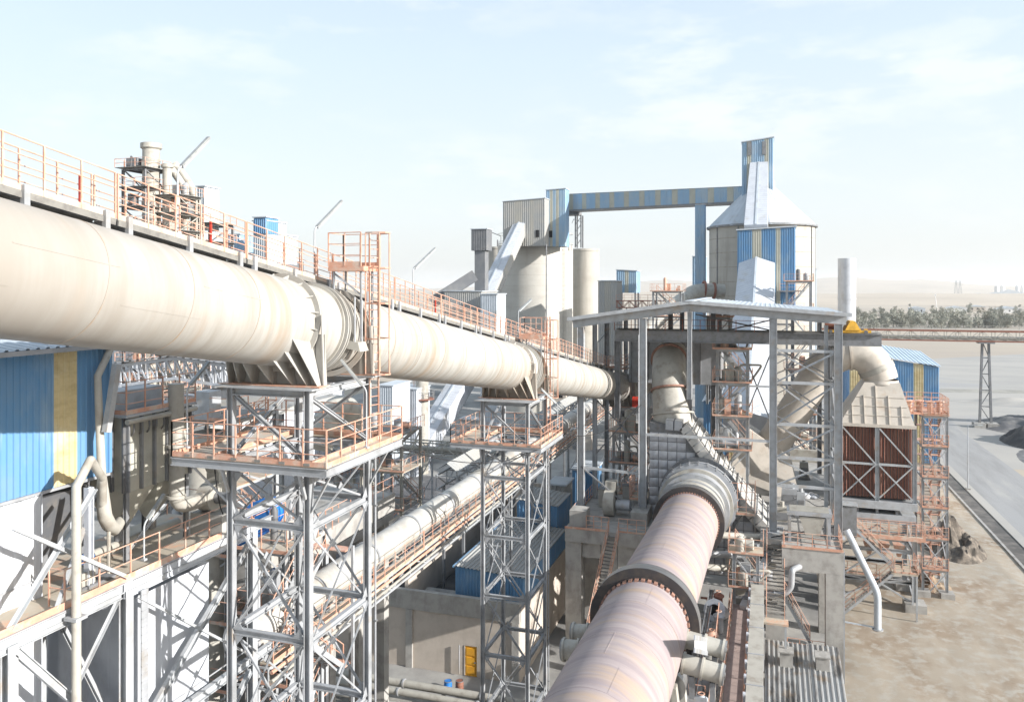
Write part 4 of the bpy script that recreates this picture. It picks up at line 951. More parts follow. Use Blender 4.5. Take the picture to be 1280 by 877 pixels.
# lamps
gl = 'batten lamps on slim posts'
def lamp_px(label, base, top, tip, X, X2=None):
    b, t, p = PX(*base, X), PX(*top, X), PX(*tip, X if X2 is None else X2); t.y = b.y; t.x = b.x
    lamp_at(label, b, t, p, gl)
lamp_px('nearest batten lamp rising from the walkway in front of the bent pipes', (222, 292), (224, 213), (261, 172), WX0-.05)
lamp_px('batten lamp on a post above the walkway left of the near orange landing', (393, 345), (395, 287), (427, 251), WX0-.05)
lamp_px('batten lamp on a post above the walkway in front of the grey gallery foot', (516, 384), (517.5, 337), (544, 310), WX0-.05)
lamp_px('small batten lamp over the walkway in front of the broad silo', (648, 415), (648, 389), (664, 374), WX0-.05)
lamp_px('small batten lamp over the walkway under the left eave of the steel building', (747, 452), (748, 427), (762, 411), WX0-.05)
b = PX(234, 560, -17.7); t = PX(234, 485, -17.7); p = PX(261, 452, -17.9); lamp_at('batten lamp on a post at the left corner of the near tower platform', b, t, p, gl)
b = PX(458, 560, -12.2); t = PX(458, 487, -12.2); p = PX(426, 449, -12.9); lamp_at('batten lamp leaning inward at the right edge of the near platform', b, t, p, gl)
b = PX(697, 534, -12.2); t = PX(697, 505, -12.2); p = PX(676, 485, -12.9); lamp_at('batten lamp leaning inward at the right edge of the farther platform', b, t, p, gl)
b = PX(180, 700, -19.1); t = PX(180, 655, -19.1); p = PX(205, 617, -19.1); lamp_at('batten lamp on a post on the filter deck in front of the bag filter', b, t, p, gl)
# thin wires of the near right column: conduit
T = Thing('conduit', 'thin vertical conduit strapped beside the second tower ladder up past the duct', 'pipe', (-13.0, 47.9, 20.9)); T.tube('conduit_run', (-12.95, 48.0, 20.9), (-12.95, 48.0, 28.2), .05, ORNG); T.box('junction_box', (-13.05, 47.9, 26.2), (-12.85, 48.1, 26.6), ORNG)

# ================================================================== the kiln
KX, KR = -6.12, 2.2
def kz(y): return 14.5-.035*y
KA = V((.014, 1, -.035)).normalized()
def kp(y): return V((KX+.014*(y-22), y, kz(y)))
T = Thing('rotary_kiln', 'long pinkish rotary kiln drum descending from the bottom edge to the insulated hood', 'kiln', (KX, 30, kz(30)))
for a, b in ((-2, 10), (10, 18.9), (18.9, 27.6), (27.6, 34.4), (34.4, 45), (45, 53), (53, 62.5)):
    T.part('shell_course', MB().tube(kp(a+.004), kp(b-.004), KR, 96, caps=False), KILN, None, True)
for y in (14, 21.5, 27.6, 32.8, 36.7, 45, 53):
    T.part('weld_seam', MB().ring(kp(y), KA, KR-.01, KR+.008, .07, 96), KILN)
for y, t in ((21.6, 1.4), (24.1, 1.75), (27.7, 1.25), (30.7, 1.6), (36.8, 1.3), (45.1, 1.5)):
    o = V((math.cos(t), 0, math.sin(t)))*(KR+.004); T.part('plate_seam', MB().bar(kp(y)+o, kp(y+2.2)+o, .05, .012, o), KILN)
def tyre(y, w, r0, r1, label, chairs=True):
    g = T.part('tyre', MB().ring(kp(y), KA, r0, r1, w, 96), TYRE, None, True, label)
    T.part('tread', MB().ring(kp(y), KA, r1-.002, r1+.006, w*.86, 96), TYREW, g, True)
    if chairs:
        cb = MB(); n = 44
        for s in (-1, 1):
            for k in range(n):
                t = 2*PI*k/n; d = V((math.cos(t), 0, math.sin(t))); c = kp(y)+KA*s*(w/2+.16)+d*(KR+.05)
                e = V((-math.sin(t), 0, math.cos(t))); T.part('chair_pad', MB().bar(c-e*.09, c+e*.09, .26, .11, d), RUSTK, g)
        T.part('chair_ring', MB().ring(kp(y)-KA*(w/2+.05), KA, KR, r0+.02, .06, 96), TYRE, g, True)
RUSTK = mat('burnt_pad_steel', (.36, .2, .15), .7, .1, (.22, .13, .1), 2)
tyre(40.2, .85, KR+.1, KR+.56, 'wide dark tyre in the middle of the visible drum')
tyre(12.0, .85, KR+.1, KR+.47, 'tyre below the frame edge')
tyre(60.9, .8, KR-.01, KR+.45, 'dark cooling ring at the outlet end', False)
rb = MB()
for k in range(70):
    t = 2*PI*k/70; d = V((math.cos(t), 0, math.sin(t))); c = kp(60.4)+d*(KR+.04); T.part('nose_lug', MB().bar(c-KA*.12, c+KA*.12, .09, .08, d), RUSTK)
T = Thing('kiln_seal', 'pale concentric sealing rings where the kiln drum enters the insulated hood', 'seal', kp(65))
T.part('cooling_shroud', MB().sweep([kp(61.4), kp(64.6)], 2.48, 72, False), TAN, None, True)
for y, r0, r1, w, m in ((61.8, 2.45, 2.6, .12, MID), (63.2, 2.45, 2.6, .1, GALV), (64.6, 2.45, 2.8, .3, GALV), (66.0, 2.6, 3.0, .3, TAN), (67.2, 2.7, 3.2, .12, GALV), (68.2, 2.8, 3.2, .4, GALV), (69.2, 2.9, 3.4, .15, MID)):
    T.part('seal_ring', MB().ring(kp(y), KA, r0, r1, w, 72), m, None, True)
T.part('seal_cone', MB().sweep([kp(64.6), kp(66.8), kp(69.5)], [2.6, 2.85, 3.0], 72, False), GALV, None, True)
for k in range(26):
    t = 2*PI*k/26+.1; d = V((math.cos(t), 0, math.sin(t))); T.part('seal_weight', MB().bar(kp(67.2)+d*3.15, kp(68.2)+d*3.25, .1, .12, d), MID)
# support rollers and drives
def roller_station(y, label, zt=8.0):
    T = Thing('roller_station', label, 'bearing', (KX, y, zt))
    for s in (-1, 1):
        cx, cz = KX+s*1.62, kz(y)-KR-.56-.42+.28
        T.part('roller', MB().tube((cx, y-.55, cz), (cx, y+.55, cz), .72, 36), TYREW, None, True); T.tube('shaft', (cx, y-1.5, cz), (cx, y+1.5, cz), .22, TYRE)
        for t in (-1, 1):
            T.part('bearing_block', MB().hexa([(cx-.6, y+t*1.25-.35, zt), (cx+.6, y+t*1.25-.35, zt), (cx+.6, y+t*1.25+.35, zt), (cx-.6, y+t*1.25+.35, zt)], [(cx-.35, y+t*1.25-.3, cz+.45), (cx+.35, y+t*1.25-.3, cz+.45), (cx+.35, y+t*1.25+.3, cz+.45), (cx-.35, y+t*1.25+.3, cz+.45)]), TAN)
    T.box('bed_plate', (KX-3.2, y-1.9, zt-.25), (KX+3.2, y+1.9, zt), MID)
    return T
roller_station(40.2, 'roller station under the dark tyre in the middle of the kiln', 8.7); roller_station(12, 'roller station under the kiln below the picture edge', 9.6)
T = Thing('kiln_pier', 'squat concrete pier under the middle kiln tyre', 'pier', (KX, 40.2, 0)); T.part('pier_block', MB().box((KX-3.8, 38, 0), (KX+3.8, 42.4, 8.4)), CONC)
T = Thing('kiln_pier', 'concrete pier under the kiln at the frame bottom', 'pier', (KX, 12, 0)); T.part('pier_block', MB().box((KX-3.8, 9.8, 0), (KX+3.8, 14.2, 9.3)), CONC)
# cooling fans blowing at the shell, left and right
def drum(label, a, b, r, m=TAN, rings=True, name='cooling_fan', feet=None):
    a, b = V(a), V(b); T = Thing(name, label, 'fan', a); ax = (b-a).normalized()
    T.part('barrel', MB().tube(a, b, r, 28), m, None, True)
    for t in (.04, .5, .96): T.part('flange', MB().ring(a.lerp(b, t), ax, r-.01, r+.08, .1, 28), m, None, True)
    T.part('intake_ring', MB().ring(a, ax, r*.78, r*1.06, .12, 28), MID, None, True); T.part('hub', MB().tube(a-ax*.1, a+ax*.02, r*.3, 16), MID, None, True)
    z = feet if feet is not None else min(a.z, b.z)-r-.8
    for t in (.25, .75): c = a.lerp(b, t); T.box('foot', (c.x-.12, c.y-r*.7, z), (c.x+.12, c.y+r*.7, c.z-r*.9), MID)
    return T
a = PX(716, 790, -9.0); drum('upper of two pale cooling fan barrels poking out left of the kiln', a, a+V((1.5, 0, .1)), .42, TAN)
a = PX(704, 811, -9.1); drum('lower of two pale cooling fan barrels poking out left of the kiln', a, a+V((1.5, 0, .1)), .46, TAN)
for (pa, pb, r, lab) in (((852, 792), (906, 812), .42, 'upper grey duct barrel right of the kiln below the tyre'), ((846, 822), (904, 843), .44, 'lower grey duct barrel right of the kiln below the tyre')):
    b = PX(*pb, -1.9); a = b+V((-1.9, .1, .25)); drum(lab, b, a, r, TAN, name='cooling_duct')
# ================================================================== left: blue building, bag filter and its house
T = Thing('blue_hall', 'big blue sheeted building with a yellow translucent strip at the left frame edge', 'building', (-20.6, 16, 0))
bx = -20.6
y0, y1 = 13.0, 20.62
def bm(i, n):
    y = y0+(y1-y0)*(i+.5)/n
    return YELL if 18.42 < y < 19.25 else BLUE
zt0 = 28.15; zb = 23.95
clad(T, (bx, y0), (bx, y1), zb, zt0, bm, .42, .21, .04)
clad(T, (-30, y0), (bx, y0), zb, zt0, BLUE, .8, .21, .04); clad(T, (bx, y1), (-30, y1), zb, zt0, BLUE, .8, .21, .04)
roof(T, (bx+.35, y0-.3, zt0+.06), (bx+.35, y1+.15, zt0+.06), (-30, y1+.15, zt0+1.3), (-30, y0-.3, zt0+1.3), ROOFW, 8, .3, .05)
T.bar('eave_trim', (bx+.3, y0-.3, zt0-.02), (bx+.3, y1+.15, zt0-.02), .1, .14, GALV); T.bar('base_trim', (bx+.03, y0, zb-.05), (bx+.03, y1, zb-.05), .08, .09, GALV)
T.bar('corner_trim', (bx+.02, y1+.0, zb), (bx+.02, y1+.0, zt0), .12, .12, BLUE, None, (1, 0, 0))
T.box('soffit', (-30, y0+.05, zb-.12), (bx-.1, y1-.05, zb-.02), MID)
# white clad leg below
T = Thing('clad_bay', 'white sheeted bay under the left part of the blue building', 'building', (bx, 15, 0))
clad(T, (bx+.1, y0), (bx+.1, 18.0), 0, 23.85, WHITE, .62, .62, .03)
clad(T, (bx+.1, 18.0), (-28, 18.0), 0, 23.85, WHITE, .62, .62, .03)
for z in (5.0, 10.6, 16.2, 21.4): T.bar('seam_trim', (bx+.16, y0, z), (bx+.16, 18.0, z), .03, .06, GALV)
T.box('lower_plinth', (bx+.12, y0, 0), (bx+.4, 18.0, 14.0), greyp if 0 else CONC)
# ---- bracing frame of the filter house, plane X=-19
fx = -19.05; fy = (15.75, 19.75)
T = Thing('filter_house', 'white sheeted filter house with grey braced steel frame and orange railed deck', 'building', (fx, 22, 0))
zd = 20.85
for x, y in ((fx, 15.75), (fx, 19.75), (fx, 26.1), (-22.6, 15.75), (-22.6, 19.75), (-22.6, 26.1)): T.ibar('column', (x, y, 0), (x, y, zd-.27), .3, .3, GREY, None, (1, 0, 0))
T.ibar('column', (fx-1.55, 17.9, 0), (fx-1.55, 17.9, 23.9), .24, .24, WHITE, None, (0, 1, 0))
for z in (21.1, 15.6, 10.2, 4.8):
    T.ibar('beam', (fx, 14.2 if z > 20 else 15.9, z-.0 if z < 20 else zd-.16), (fx, 19.6, z if z < 20 else zd-.16), .2, .3, GREY); T.ibar('beam', (fx+.02, 19.9, z if z < 20 else zd-.16), (fx+.02, 27.3, z if z < 20 else zd-.16), .2, .3, GREY)
    T.ibar('beam', (-22.6, 19.75, z-.02 if z < 20 else zd-.2), (fx-.16, 19.75, z-.02 if z < 20 else zd-.2), .2, .3, GREY); T.ibar('beam', (-22.6, 15.75, z-.02 if z < 20 else zd-.2), (fx-.16, 15.75, z-.02 if z < 20 else zd-.2), .2, .3, GREY)
zs = [zd-.3, 15.6, 10.2, 4.8, .4]
for k, (a, b) in enumerate(zip(zs, zs[1:])):
    T.ibar('brace', (fx+.08, 15.9, a-.2), (fx+.08, 19.6, b+.2), .14, .22, GREY); T.angle('brace', (fx-.14, 15.9, b+.2), (fx-.14, 19.6, a-.2), .1, GREY)
    T.ibar('brace', (fx-.2, 19.75, a-.2) if k % 2 else (fx-.2, 19.75, b+.2), (-22.5, 19.75, b+.2) if k % 2 else (-22.5, 19.75, a-.2), .12, .16, GREY)
    T.ibar('brace', (fx+.14, 20.0, b+.2), (fx+.14, 25.8, a-.3), .14, .24, GREY); T.angle('brace', (fx+.2, 20.0, a-.3), (fx+.2, 25.8, b+.2), .1, GREY)
# upper bracing between deck and blue building
for a, b in (((fx+.02, 15.8, 23.6), (fx+.02, 19.7, zd+.1)), ((fx-.06, 15.8, zd+.1), (fx-.06, 18.6, 24.0))): T.angle('brace', a, b, .12, GREY)
T.ibar('brace', (fx, 17.2, zd+.1), (bx+.1, 20.3, 24.0), .1, .1, GREY); T.ibar('column', (fx-.7, 19.0, zd), (fx-.7, 19.0, 23.9), .2, .2, WHITE, None, (0, 1, 0))
T.bar('brace', PX(146, 455, -19.8), PX(133, 540, -19.8), .2, .2, GREY, None, (1, 0, 0))
# white cladding right of the column
clad(T, (fx-.25, 19.95), (fx-.25, 23.9), 0, zd-.8, WHITE, .92, .92, .02); clad(T, (fx-.25, 23.9), (-23, 23.9), 0, zd-.8, WHITE, 1, 1, .02)
clad(T, (-22.9, 20.3), (fx-.3, 20.3), 0, zd-.8, WHITE, .9, .9, .02)
for z in (15.6, 10.2, 4.8): T.bar('seam_trim', (fx-.22, 20, z+.3), (fx-.22, 27.3, z+.3), .02, .05, GALV)
T.bar('cable_ladder', (fx+.25, 20.25, 0), (fx+.25, 20.25, zd-.4), .3, .04, GALV, None, (1, 0, 0)); 
rb_ = MB(); z = .3
while z < zd-.5: rb_.tube((fx+.28, 20.1, z), (fx+.28, 20.4, z), .015, 5); z += .25
T.part('rungs', rb_, GALV)
T.box('deck_plate', (-23.2, 14.4, zd-.02), (fx+.0, 26.2, zd+.0), DECKM)
T.ibar('edge_beam', (fx+.06, 19.6, zd-.25), (fx+.06, 26.2, zd-.25), .12, .5, WHITE); T.ibar('edge_beam', (fx+.05, 14.4, zd-.25), (fx+.05, 19.5, zd-.25), .12, .4, GREY)
T.bar('kick_plate', (fx+.02, 14.4, zd+.1), (fx+.02, 26.2, zd+.1), .02, .2, ORNG)
railing(T, [(fx-.6, 17.5, zd), (fx-.02, 17.5, zd), (fx-.02, 26.1, zd), (-23.1, 26.1, zd)], ORNG, 1.1, 1.15, .026, False, 1)
railing(T, [(fx-3.9, 14.6, zd), (fx-3.9, 20.2, zd)], ORNG, 1.1, 1.1, .03, True, 2)
# bag filter
PANEL = mat('filter_casing_paint', (.44, .43, .37), .6, .0, (.35, .34, .29), 1.3, col3=(.5, .46, .38), scale3=.9, lo3=.5, hi3=.7)
T = Thing('bag_filter', 'grey beige bag filter casing with upright ribs and hoppers on the orange railed deck', 'filter', (-21.2, 22, zd))
X0, X1, Y0, Y1, Z0, Zt = -22.3, -20.25, 21.0, 24.0, 23.2, 25.7
T.box('casing', (X0, Y0, Z0), (X1, Y1, Zt), PANEL)
for k in range(6): y = Y0+.02+(Y1-Y0-.04)*k/5; T.box('rib', (X1-.01, y-.035, Z0), (X1+.12, y+.035, Zt), MID)
for k in range(5): x = X0+.04+(X1-X0-.08)*k/4; T.box('rib', (x-.035, Y0-.12, Z0), (x+.035, Y0+.01, Zt), DARK)
T.box('top_flange', (X0-.2, Y0-.2, Zt+.01), (X1+.2, Y1+.2, Zt+.09), GREY); T.pipe('air_header', [(X1+.22, Y0-.2, Zt-.12), (X1+.22, Y1+.1, Zt-.12)], .09, TAN)
for k in range(9): y = Y0+.1+k*.34; T.pipe('pulse_hose', [(X1+.22, y, Zt-.15), (X1+.25, y, Zt-.45), (X1+.05, y+.1, Zt-.62)], .03, DARK, bend=.15)
T.box('roof_box', (X0+.3, Y0+.3, Zt+.1), (X0+1.2, Y1-.4, Zt+.75), GREY)
railing(T, [(X1+.15, Y1+.15, Zt+.1), (X1+.15, Y0-.15, Zt+.1), (X0-.15, Y0-.15, Zt+.1)], ORNG, 1.1, .9, .026, True, 2)
for k in range(2):
    ya, yb_ = Y0+.05+k*1.5, Y0+1.45+k*1.5; c = (ya+yb_)/2
    T.part('hopper', MB().hexa([(-21.45, c-.15, 21.7), (-21.1, c-.15, 21.7), (-21.1, c+.15, 21.7), (-21.45, c+.15, 21.7)], [(X0+.1, ya, Z0-.01), (X1-.1, ya, Z0-.01), (X1-.1, yb_, Z0-.01), (X0+.1, yb_, Z0-.01)]), PANEL)
    T.tube('valve', (-21.28, c, 21.3), (-21.28, c, 21.69), .17, MID)
for x in (X0+.08, X1-.08):
    for y in (Y0+.08, Y1-.08): T.ibar('leg', (x, y, zd+.02), (x, y, Z0-.02), .14, .14, MID, None, (1, 0, 0))
for s in ((Y0+.1, Y1-.1),): T.angle('brace', (X1-.08, s[0], zd+.3), (X1-.08, s[1], Z0-.2), .07, GREY)
T.pipe('screw_conveyor', [(X1-1.05, Y0-.4, 21.12), (X1-1.05, Y1+.6, 21.12)], .18, TAN); T.tube('motor', (X1-1.05, Y0-.9, 21.12), (X1-1.05, Y0-.42, 21.12), .16, MOTB)
rnd = random.Random(5)
# pipes round the filter
T = Thing('vent_pipe', 'tall beige pipe rising past the filter house with an inverted V bend at its top', 'pipe', PX(95, 870, fx+.35))
a = PX(95.5, 608, fx+.4); b = PX(113, 574, fx+.1); c = PX(128, 597, fx-.5); e = PX(133, 640, -20.0)
T.pipe('pipe_run', [(a.x, a.y, 0), a, b, c, (c.x-.3, c.y+.3, c.z-.9)], .125, TAN, bend=.05)
for z in (5, 9.2, 13.5, 20.6): T.part('clamp', MB().box((a.x-.25, a.y-.2, z), (a.x+.2, a.y+.2, z+.09)), GREY); T.bar('bracket', (a.x-.2, a.y, z+.04), (fx-.1, a.y+.8, z+.04), .08, .08, GREY)
T = Thing('filter_inlet_pipe', 'beige pipe widening into a fat bend feeding the bag filter from the left', 'pipe', PX(128, 640, -19.9))
p1, p2, p3, p4, p5 = PX(122, 470, -20.2), PX(127, 590, -20.0), PX(129, 625, -20.0), PX(136, 655, -20.1), PX(152, 650, -20.6)
T.part('pipe_run', MB().sweep([PX(141, 430, -20.45), p1, PX(124, 520, -20.1), p2, p3, PX(131, 645, -20), p4, PX(143, 661, -20.3), p5], [.11, .11, .12, .13, .2, .22, .22, .2, .18], 18), TAN, None, True)
T.part('support', MB().tube(V((p4.x, p4.y, zd)), p4, .06, 8), TAN, None, True)
T = Thing('filter_outlet_pipe', 'thick beige downcomer with round fan right of the bag filter', 'pipe', PX(221, 650, -19.9))
p1, p2, p3 = PX(220, 540, -20.0), PX(221, 640, -20.0), PX(252, 640, -19.9)
T.pipe('pipe_run', [V((p1.x, p1.y, 26.6)), p1, V((p2.x, p2.y, 22.2)), V((p3.x, p3.y+.4, 22.15))], .27, TAN, bend=.5)
q = V((p3.x, p3.y+.5, 22.15)); T.part('fan_casing', MB().tube(q-V((.28, 0, 0)), q+V((.28, 0, 0)), .52, 24), TAN, None, True); T.part('motor', MB().tube(q+V((.3, 0, 0)), q+V((.9, 0, 0)), .22, 16), MID, None, True)
T.box('base', (q.x-.5, q.y-.5, zd), (q.x+.9, q.y+.5, 21.65), CONC)
for z in (22.6, 24.4): T.part('collar', MB().ring((p1.x, p1.y, z), (0, 0, 1), .26, .34, .1, 20), TAN, None, True)
T = Thing('square_duct', 'beige square duct standing at the right end of the filter deck', 'duct', PX(272, 660, -19.6)); c = PX(272, 640, -20)
T.part('shaft', MB().hexa([(c.x-.28, c.y-.28, zd), (c.x+.28, c.y-.28, zd), (c.x+.28, c.y+.28, zd), (c.x-.28, c.y+.28, zd)], [(c.x-.28, c.y-.28, 23.0), (c.x+.28, c.y-.28, 23.0), (c.x+.28, c.y+.28, 23.0), (c.x-.28, c.y+.28, 23.0)]), TAN)
T.part('hood', MB().hexa([(c.x-.28, c.y-.28, 23.0), (c.x+.28, c.y-.28, 23.0), (c.x+.28, c.y+.28, 23.0), (c.x-.28, c.y+.28, 23.0)], [(c.x-.42, c.y-.5, 23.6), (c.x+.14, c.y-.5, 23.45), (c.x+.14, c.y+.5, 23.45), (c.x-.42, c.y+.5, 23.6)]), TAN)
T.part('flange', MB().box((c.x-.33, c.y-.33, 22.6), (c.x+.33, c.y+.33, 22.66)), TAN)
# dark hopper + clutter behind brace, under blue hall
T = Thing('feed_hopper', 'dark steel hopper under the blue building behind the braces', 'hopper', (-22, 19.5, 21))
T.part('bin', MB().hexa([(-22.2, 18.9, 21.6), (-21.6, 18.9, 21.6), (-21.6, 19.5, 21.6), (-22.2, 19.5, 21.6)], [(-23.2, 18.1, 23.6), (-21.0, 18.1, 23.6), (-21.0, 20.2, 23.6), (-23.2, 20.2, 23.6)]), DARK)
T.box('gate', (-22.15, 18.95, 21.3), (-21.65, 19.45, 21.59), MID); T.tube('chute', (-21.9, 19.2, zd+.02), (-21.9, 19.2, 21.29), .2, MID)
T = Thing('drive_unit', 'small motor with gearbox on the deck beside the orange rail', 'motor', (-19.9, 18.9, zd)); T.box('gearbox', (-20.2, 18.7, zd+.1), (-19.7, 19.2, zd+.5), TAN); T.part('motor', MB().tube((-20.0, 19.2, zd+.3), (-20.0, 19.8, zd+.3), .17, 14), MID, None, True); T.box('base', (-20.3, 18.6, zd+.01), (-19.6, 19.9, zd+.09), MID)

# ---- truss shed behind the filter
T = Thing('truss_shed', 'open shed with white lattice truss and pale roof glimpsed under the duct behind the filter', 'shed', (-50, 50, 0))
y = 50.0; L = PY(151, 457, y); Mx = PY(219, 447.5, y); Rr = PY(290, 458, y)
zl, zm, zr = L.z, Mx.z, Rr.z; n = 6
for (a, b, za, zb_) in ((L.x, Mx.x, zl, zm), (Mx.x, Rr.x, zm, zr)):
    for off in (0, 8):
        T.bar('top_chord', (a, y+off, za), (b, y+off, zb_), .22, .24, WHITE); T.bar('bottom_chord', (a, y+off, za-1.55), (b, y+off, zb_-1.55), .2, .22, WHITE)
    for k in range(n):
        t0, t1 = k/n, (k+1)/n; f = lambda t, o: (a+(b-a)*t, y, za+(zb_-za)*t-o)
        T.bar('web', f(t0, 0), f(t0, 1.55), .12, .12, WHITE, None, (1, 0, 0)); T.bar('web', f(t0, 0), f(t1, 1.55), .12, .12, WHITE)
roof(T, (L.x-.5, y-.6, zl+.2), (Mx.x, y-.6, zm+.2), (Mx.x, y+14, zm+.2), (L.x-.5, y+14, zl+.2), dk, 8, .5); roof(T, (Mx.x, y-.6, zm+.2), (Rr.x+.5, y-.6, zr+.2), (Rr.x+.5, y+14, zr+.2), (Mx.x, y+14, zm+.2), dk, 8, .5)
for x in (L.x, Mx.x, Rr.x): T.ibar('column', (x, y, 0), (x, y, zl-1.5), .5, .5, WHITE if x == L.x else MID, None, (0, 1, 0)); T.ibar('column', (x, y+14, 0), (x, y+14, zl-1.5), .4, .4, GREY, None, (0, 1, 0))
zf = PY(200, 517, y).z; T.box('floor', (L.x-1, y-4, zf-.4), (Rr.x+1, y+14, zf), greyp)
T.ibar('crane_beam', PY(216, 500, y-2), PY(300, 488, y-2), .4, .9, MID); T.bar('crane_rail', PY(176, 507, y-3), PY(216, 497, y-3), .5, .9, ORNG)
railing(T, [(L.x-.9, y-3.9, zf), (Rr.x+.9, y-3.9, zf)], ORNG, 1.1, 1.6, .05, False, 2, own=False)
T = Thing('white_hall', 'long white sheeted hall behind the open truss shed', 'building', (-66, 92, 0))
clad(T, (-122, 92), (-69, 92), 0, 25.9, WHITE, 2.4, .8, .08); clad(T, (-69, 92), (-69, 120), 0, 25.9, WHITE, 2.8, .8, .08); roof(T, (-122.5, 91.6, 26), (-68.6, 91.6, 26), (-68.6, 121, 28), (-122.5, 121, 28), ROOFW, 12, .8)
for x in (-115, -100, -86, -78): T.box('window', (x, 91.84, 14), (x+5, 91.9, 16), MID)

# ---- middle yard: concrete frame building with dark bays (behind tower 1)
def frame_block(label, x0, x1, y0, y1, zf, m, bays, sl=1.1, colw=.7, dirx=True, zb=0):
    T = Thing('concrete_frame', label, 'building', ((x0+x1)/2, y0, zb))
    T.box('slab', (x0-.3, y0-.3, zf-sl), (x1+.3, y1+.3, zf), m)
    for i in range(bays+1):
        y = y0+(y1-y0-colw)*i/bays
        for x in (x0, x1-colw): T.box('column', (x, y, zb), (x+colw, y+colw, zf-sl-.01), m)
    T.box('beam', (x1-.05, y0, zf-sl-.5), (x1+.35, y1, zf-sl-.02), m)
    return T
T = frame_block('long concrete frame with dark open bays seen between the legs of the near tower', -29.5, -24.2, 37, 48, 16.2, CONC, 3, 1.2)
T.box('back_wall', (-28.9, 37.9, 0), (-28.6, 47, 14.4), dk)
railing(T, [(-24.0, 36.8, 16.2), (-24.0, 48.2, 16.2)], ORNG, 1.1, 1.4, .03, False, 1, own=False)
T = Thing('blue_motor', 'big blue electric motor standing in the dark bay of the concrete frame', 'motor', PX(332, 640, -24.6)); c = PX(331, 641, -24.6)
T.part('stator', MB().tube(c-V((0, .6, 0)), c+V((0, .6, 0)), .7, 26), MOTB, None, True); T.box('terminal_box', c+V((.5, -.4, -1.9)), c+V((1.3, .5, -.8)), MOTB); T.box('base', c-V((1.1, 1, 1.5)), c+V((1.1, 1, -.9)), MOTB); T.box('plinth', (c.x-1.3, c.y-1.3, c.z-4), (c.x+1.3, c.y+1.3, c.z-1.5), CONC)
for k in range(5): T.part('cooling_fin', MB().ring(c+V((0, -.6+.3*k, 0)), (0, 1, 0), .69, .75, .05, 26), MOTB, None, True)
# cyclones, pipe loops, yard kit behind platform 1
T = Thing('loop_pipe', 'pale thick pipe loop behind the right side of the near platform', 'pipe', PX(420, 560, -26))
T.pipe('pipe_run', [PX(400, 560, -26), PX(412, 512, -26), PX(436, 505, -26), PX(450, 560, -26)], .75, TAN, bend=2.0); T.part('collar', MB().ring(PX(412, 520, -26), (0, 0, 1), .7, .95, .2, 20), TAN, None, True)
T = Thing('round_vessel', 'grey dished vessel with orange walkway behind the near platform', 'vessel', PX(260, 540, -27)); c = PX(262, 552, -27)
T.part('shell', MB().lathe((c.x, c.y, 0), [(1.2, 0), (1.2, c.z), (.9, c.z+.5), (0, c.z+.7)], 24), TAN, None, True); railing(T, [V((c.x+1.6*math.cos(t), c.y+1.6*math.sin(t), c.z-.6)) for t in (3.6, 4.2, 4.8, 5.4, 6.0, 6.6)], ORNG, 1.1, 1.2, .03, True, 1, own=False)
T.part('ring_deck', MB().ring((c.x, c.y, c.z-.66), (0, 0, 1), 1.2, 1.75, .08, 24), DECKM)
def kit_tower(label, x0, x1, y0, y1, z0, z1, st, m, seed, om=True, name='process_tower', cat='tower', kit=4, stair=True, w=.24):
    """open steel process frame with decks, railings, stairs and small equipment"""
    rnd = random.Random(seed); T = Thing(name, label, cat, ((x0+x1)/2, (y0+y1)/2, z0)); n = max(1, round((z1-z0)/st)); st = (z1-z0)/n
    for x in (x0, x1):
        for y in (y0, y1): T.ibar('column', (x, y, z0), (x, y, z1), w, w, m, None, (1, 0, 0))
    for i in range(1, n+1):
        z = z0+st*i
        for y in (y0, y1): T.bar('beam', (x0, y, z-.12), (x1, y, z-.12), w*.6, w*.9, m)
        for x in (x0, x1): T.bar('beam', (x, y0, z-.12), (x, y1, z-.12), w*.6, w*.9, m)
        a, b = ((x0, x1) if i % 2 else (x1, x0)); T.bar('brace', (a, y0, z-st+.1), (b, y0, z-.3), w*.4, w*.4, m)
        a, b = ((y0, y1) if i % 2 else (y1, y0)); T.bar('brace', (x1, a, z-st+.1), (x1, b, z-.3), w*.4, w*.4, m); T.bar('brace', (x0, a, z-st+.1), (x0, b, z-.3), w*.4, w*.4, m)
        T.box('deck', (x0-.4, y0-.4, z+.0), (x1+.4, y1+.4 if not stair else y1-.9, z+.05), GRATE if i % 2 else DECKM)
        T.bar('kick_plate', (x0-.4, y0-.42, z+.1), (x1+.4, y0-.42, z+.1), .02, .16, ORNG)
        railing(T, [(x0-.4, y1, z+.05), (x0-.4, y0-.4, z+.05), (x1+.4, y0-.4, z+.05), (x1+.4, y1, z+.05)], ORNG, 1.1, 1.3, .03, False, 1, own=False)
        if stair: stairs(T, (x0 if i % 2 else x1, y1-.3, z-st+.05), (x1 if i % 2 else x0, y1-.3, z), .7, ORNG)
        for k in range(kit):
            cx, cy = rnd.uniform(x0+.3, x1-.3), rnd.uniform(y0, (y0+y1)/2); h = rnd.uniform(.5, min(1.9, st-.9)); r = rnd.uniform(.16, .45); q = rnd.random(); mm = rnd.choice((TAN, GREY, DARK, ORNG, TAN, GALV))
            if q < .4: T.part('vessel', MB().lathe((cx, cy, z+.06), [(0, 0), (r, .02), (r, h), (r*.4, h+.2), (0, h+.2)], 12), mm, None, True)
            elif q < .65: T.part('motor', MB().tube((cx-r*1.4, cy, z+.1+r), (cx+r*1.4, cy, z+.1+r), r*.9, 12), mm, None, True)
            elif q < .85: T.box('cabinet', (cx-r, cy-r, z+.06), (cx+r, cy+r, z+.06+h), mm)
            else: T.pipe('pipe_run', [(cx, cy, z+.06), (cx, cy, z+h), (cx+rnd.uniform(-2, 2), cy+.4, z+h), (cx+1, cy+.4, z+.06)], .1, mm, n=8, bend=.3)
    return T
